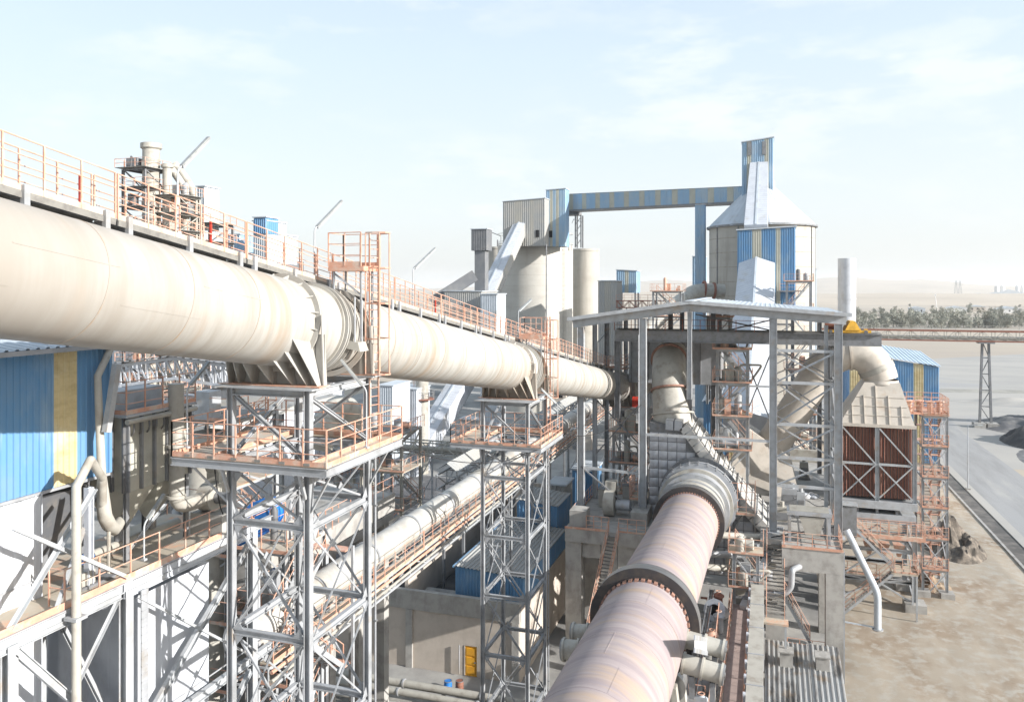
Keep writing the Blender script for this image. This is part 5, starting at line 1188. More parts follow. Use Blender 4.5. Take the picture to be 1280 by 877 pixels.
kit_tower('orange railed stair frame in the gap between filter house and near tower', -22.8, -20.9, 31, 34.5, 0, 18, 3, GREY, 21, kit=3)
kit_tower('cluttered orange process frame behind the near platform', -30, -25.5, 33, 37, 0, 23.4, 3.2, GREY, 22, kit=4)
kit_tower('small orange decked frame under the duct between the two towers', -35, -31, 64, 68, 0, 17, 3.2, TAN, 24, kit=4)
stairT = Thing('yard_stair', 'pale orange zigzag stair left of the near tower legs', 'stair', (-19.2, 29, 0))
z = 0; k = 0
while z < 18:
    ya, yb_ = (28.2, 31.4) if k % 2 == 0 else (31.4, 28.2); stairs(stairT, (-19.4+(k % 2)*.9, ya, z), (-19.4+(k % 2)*.9, yb_, z+2.6), .8, ORNG); stairT.box('landing', (-19.9, yb_-.5 if yb_ < 30 else yb_, z+2.55), (-18.0, yb_ if yb_ < 30 else yb_+.6, z+2.6), ORNG); z += 2.6; k += 1
for x in (-20, -17.9):
    for y in (27.8, 31.9): stairT.bar('post', (x, y, 0), (x, y, 18.3), .12, .12, GREY, None, (1, 0, 0))
# ---- pipe conveyor running parallel to the duct
cz0 = 15.7; cx = -20.2
CONVM = mat('dusty_white_conveyor_cover', (.47, .455, .42), .5, 0, (.38, .36, .33), .8, col3=(.33, .29, .24), scale3=.7, lo3=.54, hi3=.75)
T = Thing('covered_conveyor', 'long white tube covered conveyor with orange railed walkway running away under the duct', 'conveyor', (cx, 60, cz0))
for i in range(17):
    ya = 14+5.2*i if 0 else 27+5.2*i
    T.part('cover', MB().tube((cx, ya+.03, cz0+.0), (cx, ya+5.17, cz0+.0), .78, 28, caps=False), CONVM, None, True)
    T.part('cover_band', MB().ring((cx, ya, cz0), (0, 1, 0), .76, .86, .16, 28), GALV, None, True)
    if i in (5, 6, 9): 
        for o in (1.2, 1.7, 2.2): T.part('cover_band', MB().ring((cx, ya+o, cz0), (0, 1, 0), .76, .84, .2, 28), TAN, None, True)
truss(T, (cx+.4, 27, cz0-1.75), (cx+.4, 115, cz0-1.75), .85, 1.7, 40, GREY, .1, 'girder')
T.box('walkway_plate', (cx+.85, 27, cz0-.78), (cx+1.45, 115, cz0-.72), DECKM)
for k in range(6):
    ya = 27+14.6*k; railing(T, [(cx+1.48, ya, cz0-.7), (cx+1.48, ya+14.5, cz0-.7)], ORNG, 1.05, 1.2, .025, True, 2, own=False); pass
T.pipe('service_pipe', [(cx+1.4, 27, cz0-1.05), (cx+1.4, 115, cz0-1.05)], .08, ORNG, n=8); T.pipe('service_pipe', [(cx+1.4, 27, cz0-1.4), (cx+1.4, 115, cz0-1.4)], .07, TAN, n=8)
for i, y in enumerate((31, 58.6, 70, 84, 98)):
    t = Thing('conveyor_trestle', ('steel trestle under the covered conveyor behind the near tower', 'steel trestle under the covered conveyor rising from the buff wall', 'steel trestle under the covered conveyor behind the farther tower', 'far steel trestle under the covered conveyor, before its end', 'last steel trestle under the covered conveyor')[i], 'trestle', (cx, y, 0), 'trestles of the covered conveyor')
    for s in (-1, 1): t.ibar('leg', (cx+.4+s*.8, y, 0), (cx+.4+s*.8, y, cz0-1.82), .2, .2, GREY, None, (1, 0, 0))
    for k in range(4): z = .5+3.1*k; t.bar('brace', (cx-.4, y, z), (cx+1.2, y, z+3.0), .07, .07, GREY); t.bar('strut', (cx-.4, y, z+3.05), (cx+1.2, y, z+3.05), .08, .1, GREY)
# second low conveyor farther left
T = Thing('low_conveyor', 'low dark roofed belt conveyor beyond the white covered one', 'conveyor', (-25.4, 62, 13)); 
x, z = -25.2, 14.6
truss(T, (x, 60.5, z-1.4), (x, 116, z-1.4), 1.2, 1.9, 24, GREY, .13, 'girder')
roof(T, (x+1.0, 60.5, z+.2), (x+1.0, 116, z+.2), (x, 116, z+.9), (x, 60.5, z+.9), greyp, 14, .6); roof(T, (x, 60.5, z+.9), (x, 116, z+.9), (x-1.0, 116, z+.2), (x-1.0, 60.5, z+.2), greyp, 14, .6)
for y in (62, 76, 90, 104): T.bar('leg', (x-.9, y, 0), (x-.9, y, z-1.4), .22, .22, MID, None, (1, 0, 0)); T.bar('leg', (x+.9, y, 0), (x+.9, y, z-1.4), .22, .22, MID, None, (1, 0, 0))
# cross lattice bridge and its posts in the yard
T = Thing('cross_conveyor', 'thin lattice pipe bridge crossing the yard left to right behind the farther tower', 'bridge', (-38, 92, 10))
truss(T, (-58, 92, 9.0), (-27, 92, 9.0), 1.5, 1.6, 16, TAN, .16, 'girder'); T.tube('pipe', (-58, 92.2, 9.6), (-27, 92.2, 9.6), .35, TAN)
for x in (-56, -50, -41, -30):
    for s in (-.7, .7): T.bar('leg', (x+s, 92, .9), (x+s, 92, 9.0), .2, .2, GREY, None, (1, 0, 0))
    for k in range(3): T.bar('brace', (x-.7, 92, 1+2.6*k), (x+.7, 92, 3.6+2.6*k), .1, .1, GREY)
    T.box('footing', (x-1.4, 90.8, 0), (x+1.4, 93.2, 1.0), CONC)
kit_tower('tangled grey pipe frame at the foot of the pale chimney in the yard', -52, -44, 84, 88, 0, 8.5, 2.8, GREY, 31, kit=9)
c = PD(527.5, 565, 128); c.z = 0
T = Thing('chimney', 'beige round chimney stump standing in the yard under the duct', 'chimney', c); T.part('shaft', MB().lathe(c, [(1.05, 0), (1.05, 26), (.9, 26)], 28), TAN, None, True)
zz = PD(0, 498, 128).z; T.part('ring_platform', MB().ring((c.x, c.y, zz), (0, 0, 1), 1.05, 2.0, .15, 28), RUST); railing(T, [V((c.x+2*math.cos(k*.52), c.y+2*math.sin(k*.52), zz+.1)) for k in range(13)], MID, 1.1, 1, .05, False, 1, own=False)
ladder(T, c.x-1.35, c.y-.2, 1, 26, (-1, 0), False, ORNG)
gallery('white sheeted gallery slanting down behind the yard chimney', PD(580, 462, 150), PD(500, 590, 128), 3.6, 3.6, 3.2, WHITE, 8, WHITE, gable=.2)
sbox(497, 521, 486, 126, 0, 5, WHITE, 'white sheeted box left of the yard chimney', 'drive_house', 'building', 1.2)
sbox(474, 491, 482, 120, 0, 6, ROOFW, 'pale grey sheeted box right of the near platform', 'sheeted_box', 'building', 1.2)
T = frame_block('grey concrete frame standing in the yard right of the yard chimney', -62+26, -54+26, 148, 156, 15, CONC, 2, 1.2, .8)
T = frame_block('second concrete frame in the yard behind the farther platform', -24, -16, 165, 172, 17, CONC, 2, 1.0, .9)
for i, (x0_, x1_, y_, h_) in enumerate(((-58, -46, 185, 7), (-40, -22, 210, 9), (-17, -2, 135, 7))):
    T = Thing('yard_wall', ('buff yard shed at the far left end of the yard', 'buff yard shed in the distance behind the farther tower', 'pale buff wall building behind the left columns of the steel frame building')[i], 'building', (x0_, y_, 0))
    T.box('wall', (x0_, y_, 0), (x1_, y_+6, h_), BUFF); T.box('roof', (x0_-.3, y_-.3, h_+.01), (x1_+.3, y_+6.3, h_+.3), CONC)
    for k in range(4): x = x0_+(x1_-x0_)*(k+.5)/4; T.box('window', (x-.7, y_-.06, h_*.5), (x+.7, y_+.02, h_*.5+1.3), BLK)

# ---- buff walled building with dusty flat roof, yellow door
wy = 57.0; wx0, wx1 = PY(440, 800, wy).x, PY(640, 800, wy).x+.6; wh = 6.1
T = Thing('buff_building', 'low buff walled building with dusty black flat roof and a yellow door', 'building', ((wx0+wx1)/2, wy, 0))
xs = [wx0-6, -29.3, -25.3, -21.9, -19.5, wx1]
dl, dr = PY(580.5, 820, wy).x, PY(596, 820, wy).x
T.box('wall', (wx0-6, wy, 0), (dl-.0, wy+.35, 4.6), BUFF); T.box('wall', (dr, wy, 0), (wx1, wy+.35, 4.6), BUFF); T.box('lintel', (dl+.002, wy, 2.35), (dr-.002, wy+.35, 4.6), BUFF)
T.box('parapet', (wx0-6, wy-.12, 4.62), (wx1, wy+.3, wh), CONC)
for x in (PY(512, 780, wy).x, PY(455, 780, wy).x, wx1-.3, wx0-3): T.box('pilaster', (x-.28, wy-.16, 0), (x+.28, wy-.001, 4.6), CONC)
d = T.box('door', (dl+.03, wy+.08, 0), (dr-.03, wy+.16, 2.3), DOORY)
for z in (.2, .9, 1.6): T.box('door_panel', (dl+.15, wy+.04, z), (dr-.15, wy+.079, z+.55), DOORY, d)
T.box('door_frame', (dl-.02, wy-.03, 0), (dl+.03, wy+.2, 2.36), CONC); T.box('handle', (dr-.2, wy-.01, 1.05), (dr-.12, wy+.04, 1.15), MID, d)
T.tube('downpipe', (dl-.35, wy-.2, .2), (dl-.35, wy-.2, 2.4), .05, GALV)
T.box('side_wall', (wx1-.35, wy+.36, 0), (wx1, wy+22, wh-.3), BUFF); T.box('side_wall', (-27.5, wy+.36, 4.0), (-27.2, wy+26, wh+.6), BUFF)
T.box('flat_roof', (-27.1, wy+.36, 3.6), (wx1-.36, wy+26, 4.2), COAL); T.box('flat_roof', (wx0-6, wy+.36, 3.8), (-27.6, wy+12, 4.3), COAL)
T.box('back_wall', (-27.1, wy+26, 0), (wx1-.36, wy+26.4, 8.6), BUFF)
T.box('roof_plinth', (PY(566, 740, wy+3).x-2.4, wy+1.6, 4.21), (PY(566, 740, wy+3).x+.6, wy+3.4, 5.1), CONC)
# blue sheeted shed on it
bl = PY(570, 750, wy+1.5).x; br = PY(655, 750, wy+1.5).x
T = Thing('blue_shed', 'bright blue sheeted shed with grey ribbed roof standing behind the legs of the farther tower', 'shed', (bl, wy+1.5, 0))
y0_ = wy+1.5; zt_ = PY(570, 707, y0_).z; zr_ = PY(650, 722, y0_).z
clad(T, (bl, y0_), (br, y0_), 3.2, zt_, BLUE, .52, .26, .06, zr_); clad(T, (br, y0_), (br, y0_+13), 3.2, zr_, BLUE, .6, .3, .06); clad(T, (bl, y0_+13), (bl, y0_), 3.2, zt_, BLUE, .6, .3, .06)
roof(T, (bl-.15, y0_-.15, zt_+.05), (br+.15, y0_-.15, zr_+.05), (br+.15, y0_+13, zr_+.05), (bl-.15, y0_+13, zt_+.05), greyp, 9, .4, .07)
T.bar('eave_trim', (bl-.18, y0_-.18, zt_+.0), (bl-.18, y0_+13, zt_), .12, .12, BLUE)
p = PD(697, 628, 74); q = PD(684, 628, 74)
T = Thing('blue_shed', 'small blue shed left of the concrete pier beyond the farther tower', 'shed', (p.x, p.y, 0)); 
clad(T, (p.x-4, p.y), (p.x, p.y), 0, p.z, BLUE, .7, .3, .06, p.z-.4); clad(T, (p.x, p.y), (p.x, p.y+5), 0, p.z-.4, BLUE, .7, .3, .06, p.z-.4); roof(T, (p.x-4.1, p.y-.1, p.z+.05), (p.x+.1, p.y-.1, p.z-.35), (p.x+.1, p.y+5, p.z-.35), (p.x-4.1, p.y+5, p.z+.05), greyp, 5, .4)
sbox(716, 742, 587, 84, 0, 4, BLUE, 'small blue cabin behind the left columns of the steel building', 'cabin', 'building', .8)
sbox(686, 706, 606, 80, 0, 3, greyp, 'low corrugated lean to between the farther tower and the pier', 'lean_to', 'shed', .8)
# ground pipes in the foreground
T = Thing('pipe_rack', 'two thick grey pipes on low sleepers running along the front of the buff building', 'rack', (-22, 52, 0))
for i, (z, y) in enumerate(((1.35, 52.0), (1.2, 51.1), (.75, 50.3))):
    T.pipe('pipe_run', [(-44, y, z), (-11.5, y, z)], (.28, .24, .16)[i], TAN)
for x in (-40, -34, -28, -22, -16): T.box('sleeper', (x-.15, 49.9, 0), (x+.15, 52.5, .5), CONC); T.box('saddle', (x-.1, 50.6, .5), (x+.1, 52.4, .96), MID)
for x in (-31, -25, -19, -14):
    for z, y, r in ((1.35, 52.0, .28), (1.2, 51.1, .24)): T.part('collar', MB().ring((x, y, z), (1, 0, 0), r, r+.06, .12, 20), GALV, None, True)
# ================================================================== kiln hood building
HY = 68.0
xE0, xE1, xR = PY(716, 399, HY).x, PY(1058, 396, HY).x, PY(862, 378, HY).x
zE0, zE1, zR = 27.25, 27.85, 28.8
HB = 92.0
T = Thing('hood_building', 'open steel frame building with shallow pale gabled roof over the kiln hood', 'building', (xR, 80, 10))
roof(T, (xE0-.3, HY-.6, zE0), (xR, HY-.6, zR), (xR, HB, zR), (xE0-.3, HB, zE0), ROOFW, 12, .5, .03); roof(T, (xR, HY-.6, zR), (xE1+.3, HY-.6, zE1), (xE1+.3, HB, zE1), (xR, HB, zR), ROOFW, 14, .5, .03)
T.part('ridge_cap', MB().bar((xR, HY-.7, zR+.12), (xR, HB+.1, zR+.12), .6, .08), ROOFW)
for y in (HY, HY+6, HY+12, HY+18, HB-.4):
    T.ibar('rafter', (xE0, y, zE0-.42), (xR, y, zR-.42), .24, .7, GREY); T.ibar('rafter', (xR, y, zR-.42), (xE1, y, zE1-.42), .24, .7, GREY)
T.part('fascia', MB().bar((xE0-.35, HY-.62, zE0+.02), (xR, HY-.62, zR+.02), .06, .3), GREY); T.part('fascia', MB().bar((xR, HY-.62, zR+.02), (xE1+.35, HY-.62, zE1+.02), .06, .3), GREY)
for k in range(1, 8): x = xE0+(xR-xE0)*k/8; z = zE0+(zR-zE0)*k/8; T.bar('purlin', (x, HY, z-.06), (x, HB, z-.06), .1, .12, GREY)
for k in range(1, 9): x = xE1+(xR-xE1)*k/9; z = zE1+(zR-zE1)*k/9; T.bar('purlin', (x, HY, z-.06), (x, HB, z-.06), .1, .12, GREY)
cols = [PY(p, 500, HY).x for p in (726, 803.5, 966.5, 1048)]
c1, c2, c3, c4 = cols
roofz = lambda x: (zE0+(zR-zE0)*(x-xE0)/(xR-xE0)) if x < xR else (zR+(zE1-zR)*(x-xR)/(xE1-xR))
for x in cols:
    T.ibar('column', (x, HY+.1, 10.02), (x, HY+.1, roofz(x)-.8), .55, .6, GREY, None, (1, 0, 0), .04); T.box('base_plate', (x-.5, HY-.4, 10.0), (x+.5, HY+.6, 10.06), GREY)
T.ibar('hanging_post', (xR, HY+.1, 20.6), (xR, HY+.1, zR-.8), .35, .35, GREY, None, (1, 0, 0))
for y in (HY+12, HB-.5):
    for x in (c1, c2+1, xR+1.2, c3, c4): T.ibar('column', (x, y, 8 if x > c2 else 0), (x, y, roofz(x)-.8), .4, .45, MID, None, (1, 0, 0))
for x in (c1, c4):
    T.ibar('column', (x, HY+6, 10), (x, HY+6, roofz(x)-.8), .4, .4, GREY, None, (1, 0, 0))
T.ibar('column', (c4-.9, HY+.3, 10.02), (c4-.9, HY+.3, roofz(c4)-.9), .3, .3, GREY, None, (1, 0, 0)); T.ibar('column', (c4+.8, HY+1.5, 10.02), (c4+.8, HY+1.5, roofz(c4)-1.0), .3, .3, GREY, None, (1, 0, 0)) if 0 else None
# crane girders across, projecting right
zc = 25.7
xg1 = PY(1102, 420, HY+3).x
T.ibar('crane_girder', (c1+2.5, HY+3, zc), (xg1, HY+3, zc), .5, 1.0, MID, None, (0, 0, 1), .05); T.ibar('crane_girder', (c1+2.5, HY+5.4, zc), (xg1, HY+5.4, zc), .5, 1.0, MID, None, (0, 0, 1), .05)
T.box('girder_walkway', (c1+2.5, HY+3.3, zc+.52), (xg1, HY+5.1, zc+.58), GRATE)
for x in (c1+2.5, c1+9): T.ibar('column', (x, HY+4.2, 18), (x, HY+4.2, zc-.55), .5, .5, MID, None, (1, 0, 0))
railing(T, [(c1+2.5, HY+2.7, zc+.5), (c3, HY+2.7, zc+.5)], RUST, 1.0, 1.6, .035, False, 1, own=False)
# horizontal struts and bracing of the front
for z, m in ((19.55, GREY),): T.bar('strut', (c2+.3, HY-.05, z-2.1), (c3-.3, HY-.05, z-2.1), .16, .2, m); T.bar('strut', (c2+7, HY+6, 21.2), (c3-.3, HY+6, 21.2), .14, .16, m)
T.ibar('duct_beam', (c1+.3, HY+13.2, 17.1), (c2+1.5, HY+13.2, 17.1), .4, 1.25, GREY)
for x in (c1+1.2, c1+4.6): T.bar('web_stiffener', (x, HY+12.98, 16.55), (x, HY+12.98, 17.65), .06, .05, WHITE, None, (1, 0, 0))
T.ibar('column', (c1+4.0, HY+13.2, 0), (c1+4.0, HY+13.2, 16.45), .5, .5, GREY, None, (1, 0, 0))
T.bar('strut', (c1+.3, HY+.1, 14.2), (c2-.3, HY+.1, 14.0), .16, .22, GREY)
for a, b in (((c1, HY, 14.3), (c2-.2, HY, 10.3)), ((c1+.1, HY+6, 14.2), (c2, HY+6, 20.5)), ((c1, HY+6, 19.5), (c2, HY+6, 14.2)), ((c2+8, HY+6.2, 17.6), (c3, HY+6.2, 24.6)), ((c2+8, HY+6.4, 24.6), (c3, HY+6.4, 17.6)), ((c3, HY+6, 27.2), (xR, HY+6, 25.4)), ((xR, HY+6, 27.6), (c3, HY+6, 26.2))):
    T.bar('brace', a, b, .12, .12, MID)
# right bay: two braced lattice legs with many struts
rx0, rx1 = c3, c4
zs = [11.0, 14.6, 17.3, 19.6, 22.6]
lv = [9.9+1.0, 14.0, 17.4, 21.6]
for z in (13.9, 16.2, 18.9, 22.3, 24.9): T.bar('strut', (rx0+.3, HY+.05, z), (rx1-.3, HY+.05, z), .16, .24, GREY)
lv = [10.2, 13.8, 16.1, 18.8, 22.2, 24.8]
for i, (a, b) in enumerate(zip(lv, lv[1:])):
    if i < 1: continue
    T.angle('brace', (rx0+.35, HY-.1, a+.15), (rx1-.35, HY-.1, b-.1), .12, GREY); T.angle('brace', (rx1-.35, HY+.2, a+.15), (rx0+.35, HY+.2, b-.1), .12, GREY)
for i, (a, b) in enumerate(zip(lv, lv[1:])):
    T.bar('brace', (rx1-.1, HY+.4, a if i % 2 else b), (rx1-.1, HY+5.8, b if i % 2 else a), .12, .12, GREY); T.bar('strut', (rx1, HY+.4, b), (rx1, HY+5.8, b), .14, .18, GREY)
    if i > 1: T.bar('brace', (rx0, HY+6.1, a), (rx1, HY+6.1, b), .1, .1, MID); T.bar('brace', (rx1, HY+6.3, a), (rx0, HY+6.3, b), .1, .1, MID)
# yellow crane trolley on the girder end
T = Thing('crane_trolley', 'yellow crane trolley with rusty motor parked on the right end of the girder', 'crane', (xg1-2.5, HY+4.2, zc+.6))
x = xg1-2.7
for y in (HY+2.9, HY+5.4): T.bar('end_carriage', (x-1.5, y, zc+.70), (x+1.9, y, zc+.70), .25, .2, YEL)
for dx in (-1.2, 1.5):
    for y in (HY+2.9, HY+5.4): T.part('wheel', MB().tube((x+dx, y-.17, zc+.68), (x+dx, y+.17, zc+.68), .15, 14), DARK, None, True)
T.part('frame', MB().hexa([(x-.1, HY+2.7, zc+.81), (x+1.1, HY+2.7, zc+.81), (x+1.1, HY+5.5, zc+.81), (x-.1, HY+5.5, zc+.81)], [(x+.3, HY+2.9, zc+1.55), (x+.7, HY+2.9, zc+1.55), (x+.7, HY+5.2, zc+1.55), (x+.3, HY+5.2, zc+1.55)]), YEL)
T.part('hoist_motor', MB().tube((x-1.6, HY+3.7, zc+1.22), (x-.3, HY+3.7, zc+1.22), .34, 18), RUST, None, True); T.box('hoist_bed', (x-1.6, HY+3.3, zc+.81), (x-.2, HY+4.1, zc+.9), RUST)

# ---- hood
CREAMT = mat('pale_hood_cover', (.50, .48, .45), .5, 0, (.42, .40, .37), 1.2)
HX0, HX1 = -9.85, .2
T = Thing('kiln_hood', 'grey quilted insulated kiln hood with sloping top behind the sealing rings', 'hood', (-5, 71, 8))
prof = [(HX0, 5.2), (HX1, 5.2), (HX1, 9.2), (-2.9, 12.5), (-7.0, 17.9), (HX0, 18.1)]
T.part('casing', MB().prism([(x, 70.3, z) for x, z in prof], (0, 7, 0)), MID)
def topz(x):
    pts = [(HX0, 18.1), (-7.0, 17.9), (-2.9, 12.5), (HX1, 9.2)]
    for (xa, za), (xb, zb_) in zip(pts, pts[1:]):
        if xa <= x <= xb: return za+(zb_-za)*(x-xa)/(xb-xa)
    return 0
def pillow(w, h, dp=.1, n=4, seed=0):
    mb = MB(); rnd = random.Random(seed)
    for j in range(n+1):
        for i in range(n+1):
            u, v = i/n, j/n; e = min(u, 1-u, v, 1-v); mb.v.append(V((w*u, -(.0 if e == 0 else dp*(1+.35*rnd.uniform(-1, 1))*(1-(abs(u-.5)**3+abs(v-.5)**3)*2)), h*v)))
    mb.f = [[j*(n+1)+i, j*(n+1)+i+1, (j+1)*(n+1)+i+1, (j+1)*(n+1)+i] for j in range(n) for i in range(n)]; return mb
TS = .80
PM = [mesh_of(pillow(TS-.055, TS-.055, .12, 4, s), QUILT, smooth=True, name='insulation_panel') for s in range(5)]
def quilt(T, org, ux, nx, nz, ok, jit=.02, name='insulation_panel'):
    """quilted pads on an upright plane; ux unit vector in plan"""
    rnd = random.Random(nx*7+nz); ang = math.atan2(ux[1], ux[0]); org = V(org)
    for j in range(nz):
        for i in range(nx):
            p = org+V((ux[0]*TS*i, ux[1]*TS*i, TS*j))
            if not ok(p, j, i): continue
            o = bpy.data.objects.new(name, PM[rnd.randrange(5)]); COL.objects.link(o); o.parent = T.o; o.location = p-T.L+V((0, rnd.uniform(-jit, 0), 0)); o.rotation_euler = (rnd.uniform(-.02, .02), rnd.uniform(-.012, .012), ang)
quilt(T, (HX0+.02, 70.28, 5.3), (1, 0), 14, 16, lambda p, j, i: p.z+TS < min(topz(min(p.x+TS, HX1-.01)), topz(p.x)) and ((p.x+TS/2-KX)**2+(p.z+TS/2-kz(70))**2 > 2.6**2))
quilt(T, (HX1+.02, 70.4, 5.3), (0, 1), 8, 5, lambda p, j, i: True)
# sloping ribbed cover along the upper right edge
for (xa, za), (xb, zb_) in (((-8.4, 18.0), (-6.9, 17.95)), ((-6.9, 17.95), (-2.9, 12.55)), ((-2.9, 12.55), (HX1, 9.25))):
    d = V((xb-xa, 0, zb_-za)); n = max(1, round(d.length/.62)); up = V((-d.z, 0, d.x)).normalized()
    for i in range(n):
        a = V((xa, 69.6, za))+d*(i/n); b = V((xa, 69.6, za))+d*((i+1)/n); g = (b-a)*.06
        T.part('top_panel', MB().hexa([a+g-up*.35, b-g-up*.35, b-g+V((0, 6.4, 0)), a+g+V((0, 6.4, 0))], [a+g+up*.5, b-g+up*.5, b-g+up*.5+V((0, 6.4, 0)), a+g+up*.5+V((0, 6.4, 0))]), CREAMT if xa > -7 else GALV)
        if xa > -7: T.part('top_rib', MB().bar(b+up*.28, b+up*.28+V((0, 6.4, 0)), .06, .66, up), GREY)
# big offtake pipe
T = Thing('offtake_pipe', 'fat beige vertical pipe rising from the hood and bending back under the steel roof', 'pipe', (-8, 72, 17.5))
pa = [V((-7.9, 72.2, 16.5)), V((-8.1, 72.6, 18.6)), V((-8.4, 73.2, 20.8)), V((-8.55, 73.9, 22.1)), V((-8.7, 75.4, 23.2)), V((-8.8, 77.5, 23.5)), V((-8.9, 80, 23.3))]
T.part('pipe_run', MB().sweep(pa, [1.85, 1.75, 1.6, 1.58, 1.55, 1.5, 1.5], 44), TAN, None, True)
for p, a, r in ((pa[1], pa[2]-pa[0], 1.78), (V((-8.35, 73.05, 20.7)), pa[3]-pa[1], 1.62), (pa[4], pa[5]-pa[3], 1.58)): T.part('flange', MB().ring(p, a, r-.08, r+.16, .16, 44), RUSTK if r < 1.65 else TAN, None, True)
T.part('skirt', MB().hexa([(-10.0, 70.4, 14.6), (-5.9, 70.4, 14.6), (-5.9, 74.5, 14.6), (-10.0, 74.5, 14.6)], [(-9.5, 70.8, 17.4), (-6.5, 70.8, 17.4), (-6.5, 74.2, 17.4), (-9.5, 74.2, 17.4)]), TAN)
T = Thing('gas_box', 'grey steel box duct behind the elbow under the crane girder', 'duct', (-9, 80, 21)); T.box('box_shell', (-13.2, 79.5, 20.5), (-4.2, 84.5, 24.8), GALV)
for k in range(6): T.box('stiffener', (-13.0+k*1.7, 79.38, 20.5), (-12.9+k*1.7, 79.49, 24.8), MID)
T.box('trim', (-13.4, 79.2, 24.82), (-4.0, 84.7, 24.95), ORNG)
# platforms and valves around the offtake
kit_tower('orange valve frame squeezed between the big offtake pipe and the right bay', -4.2, -1.6, 73.5, 77, 12.5, 24.5, 2.9, GREY, 41, kit=5)
kit_tower('cluttered orange frame behind the left columns under the duct end', -14.2, -11.2, 76.5, 80, 4, 16, 2.9, GREY, 42, kit=6)
kit_tower('tall thin frame right of the offtake pipe behind the crane girder', -5.8, -3.6, 84, 87, 18, 27, 2.6, GREY, 43, kit=3, stair=False)
T = Thing('red_winch', 'red painted winch block under the end of the duct', 'winch', (-12.4, 80.4, 17.9)); T.box('body', (-13.0, 80.2, 17.9), (-11.6, 80.9, 18.5), RED); T.tube('rope_drum', (-12.9, 80.0, 18.7), (-11.7, 80.0, 18.7), .3, RED); T.box('feet', (-13.1, 79.9, 17.76), (-11.5, 81, 17.89), MID)

# ---- concrete piers with decks left and right of the kiln outlet
T = Thing('left_pier', 'tall concrete pier frame left of the kiln with orange railed top deck', 'pier', (-13, 66, 0))
T.box('deck_slab', (-16.0, 64.0, 8.9), (-9.2, 79, 9.99), CONC)
for x, y in ((-16.0, 64.2), (-13.0, 64.4), (-16, 71), (-16, 77.6), (-10.6, 71)): T.box('pillar', (x, y, 0), (x+1.35, y+1.35, 8.88), CONC)
T.box('cross_beam', (-14.6, 64.4, 7.6), (-13.05, 65.2, 8.88), CONC); T.box('cross_beam', (-11.6, 64.3, 6.4), (-9.3, 65.3, 8.88), CONC)
T.box('pedestal', (-15.7, 64.4, 10.0), (-14.3, 66, 11.4), CONC); T.box('pedestal', (-9.9-1, 66.4, 10.0), (-9.5, 69.4, 11.1), CONC)
railing(T, [(-14.2, 64.1, 10.0), (-12.3, 64.1, 10.0)], ORNG, 1.15, .7, .035); railing(T, [(-11.5, 64.1, 10.0), (-9.3, 64.1, 10.0)], ORNG, 1.15, .7, .035); railing(T, [(-15.9, 77, 10), (-15.9, 66.2, 10.0)], ORNG, 1.15, 1.1, .03)
T.bar('kick_plate', (-16, 63.96, 10.08), (-12.4, 63.96, 10.08), .03, .18, ORNG)
T2 = Thing('pier_stair', 'steep orange railed stair dropping between the concrete pier and the kiln', 'stair', (-12, 60, 2)); stairs(T2, (-12.6, 57.6, 2.6), (-11.9, 64.0, 9.9), .9, ORNG, ORNG); T2.box('landing', (-13.2, 55.8, 2.45), (-11.2, 57.5, 2.6), DECKM); railing(T2, [(-13.2, 57.4, 2.6), (-13.2, 55.8, 2.6), (-11.2, 55.8, 2.6)], ORNG)
for x in (-13.1, -11.3): T2.bar('post', (x, 56, 0), (x, 56, 2.44), .15, .15, CONC, None, (1, 0, 0))
T = Thing('deck_machine', 'dusty round fan casing and motor on the left concrete deck', 'fan', (-13, 68, 10))
T.part('casing', MB().tube((-13.4, 68, 11.3), (-12.5, 68, 11.3), 1.1, 26), TAN, None, True); T.part('motor', MB().tube((-12.4, 68, 11.2), (-11.2, 68, 11.2), .45, 18), GALV, None, True); T.box('base', (-13.8, 67.2, 10), (-11, 68.8, 10.25), CONC); T.box('outlet', (-13.4, 68.1, 11.3), (-12.5, 69.0, 13.1), TAN)
for i, (x, y, w, h) in enumerate(((-14.6, 71, 1.1, 1.6), (-11.6, 72, 1.3, 2.1), (-10.4, 74, 1.0, 3.2), (-13.0, 74.6, 1.6, 1.2))):
    t = Thing('switch_cabinet', ('short beige cabinet on the left deck next to the columns', 'wider grey cabinet on the left deck in front of the hood', 'tall white cabinet on the left deck by the hood side', 'low wide cabinet at the back of the left deck')[i], 'cabinet', (x, y, 10)); t.box('body', (x, y, 10), (x+w, y+.7, 10+h), (TAN, GREY, WHITE, CONC)[i]); t.box('door', (x+.08, y-.03, 10.1), (x+w-.08, y-.001, 9.9+h), (TAN, GREY, WHITE, CONC)[i]); t.box('lid', (x-.05, y-.05, 10.01+h), (x+w+.05, y+.75, 10.06+h), MID)
T = Thing('caged_platform', 'orange railed platform on the side of the hood beyond the left deck', 'platform', (-10.6, 69, 11.5)); T.box('deck', (-11.4, 69, 11.4), (-9.95, 72, 11.5), DECKM); railing(T, [(-9.95, 69, 11.5), (-11.4, 69, 11.5), (-11.4, 72, 11.5)], ORNG, 1.9, .6, .035, True, 4)
for x in (-11.3, -10.1): T.bar('post', (x, 69.1, 10), (x, 69.1, 11.4), .1, .1, GREY, None, (1, 0, 0))

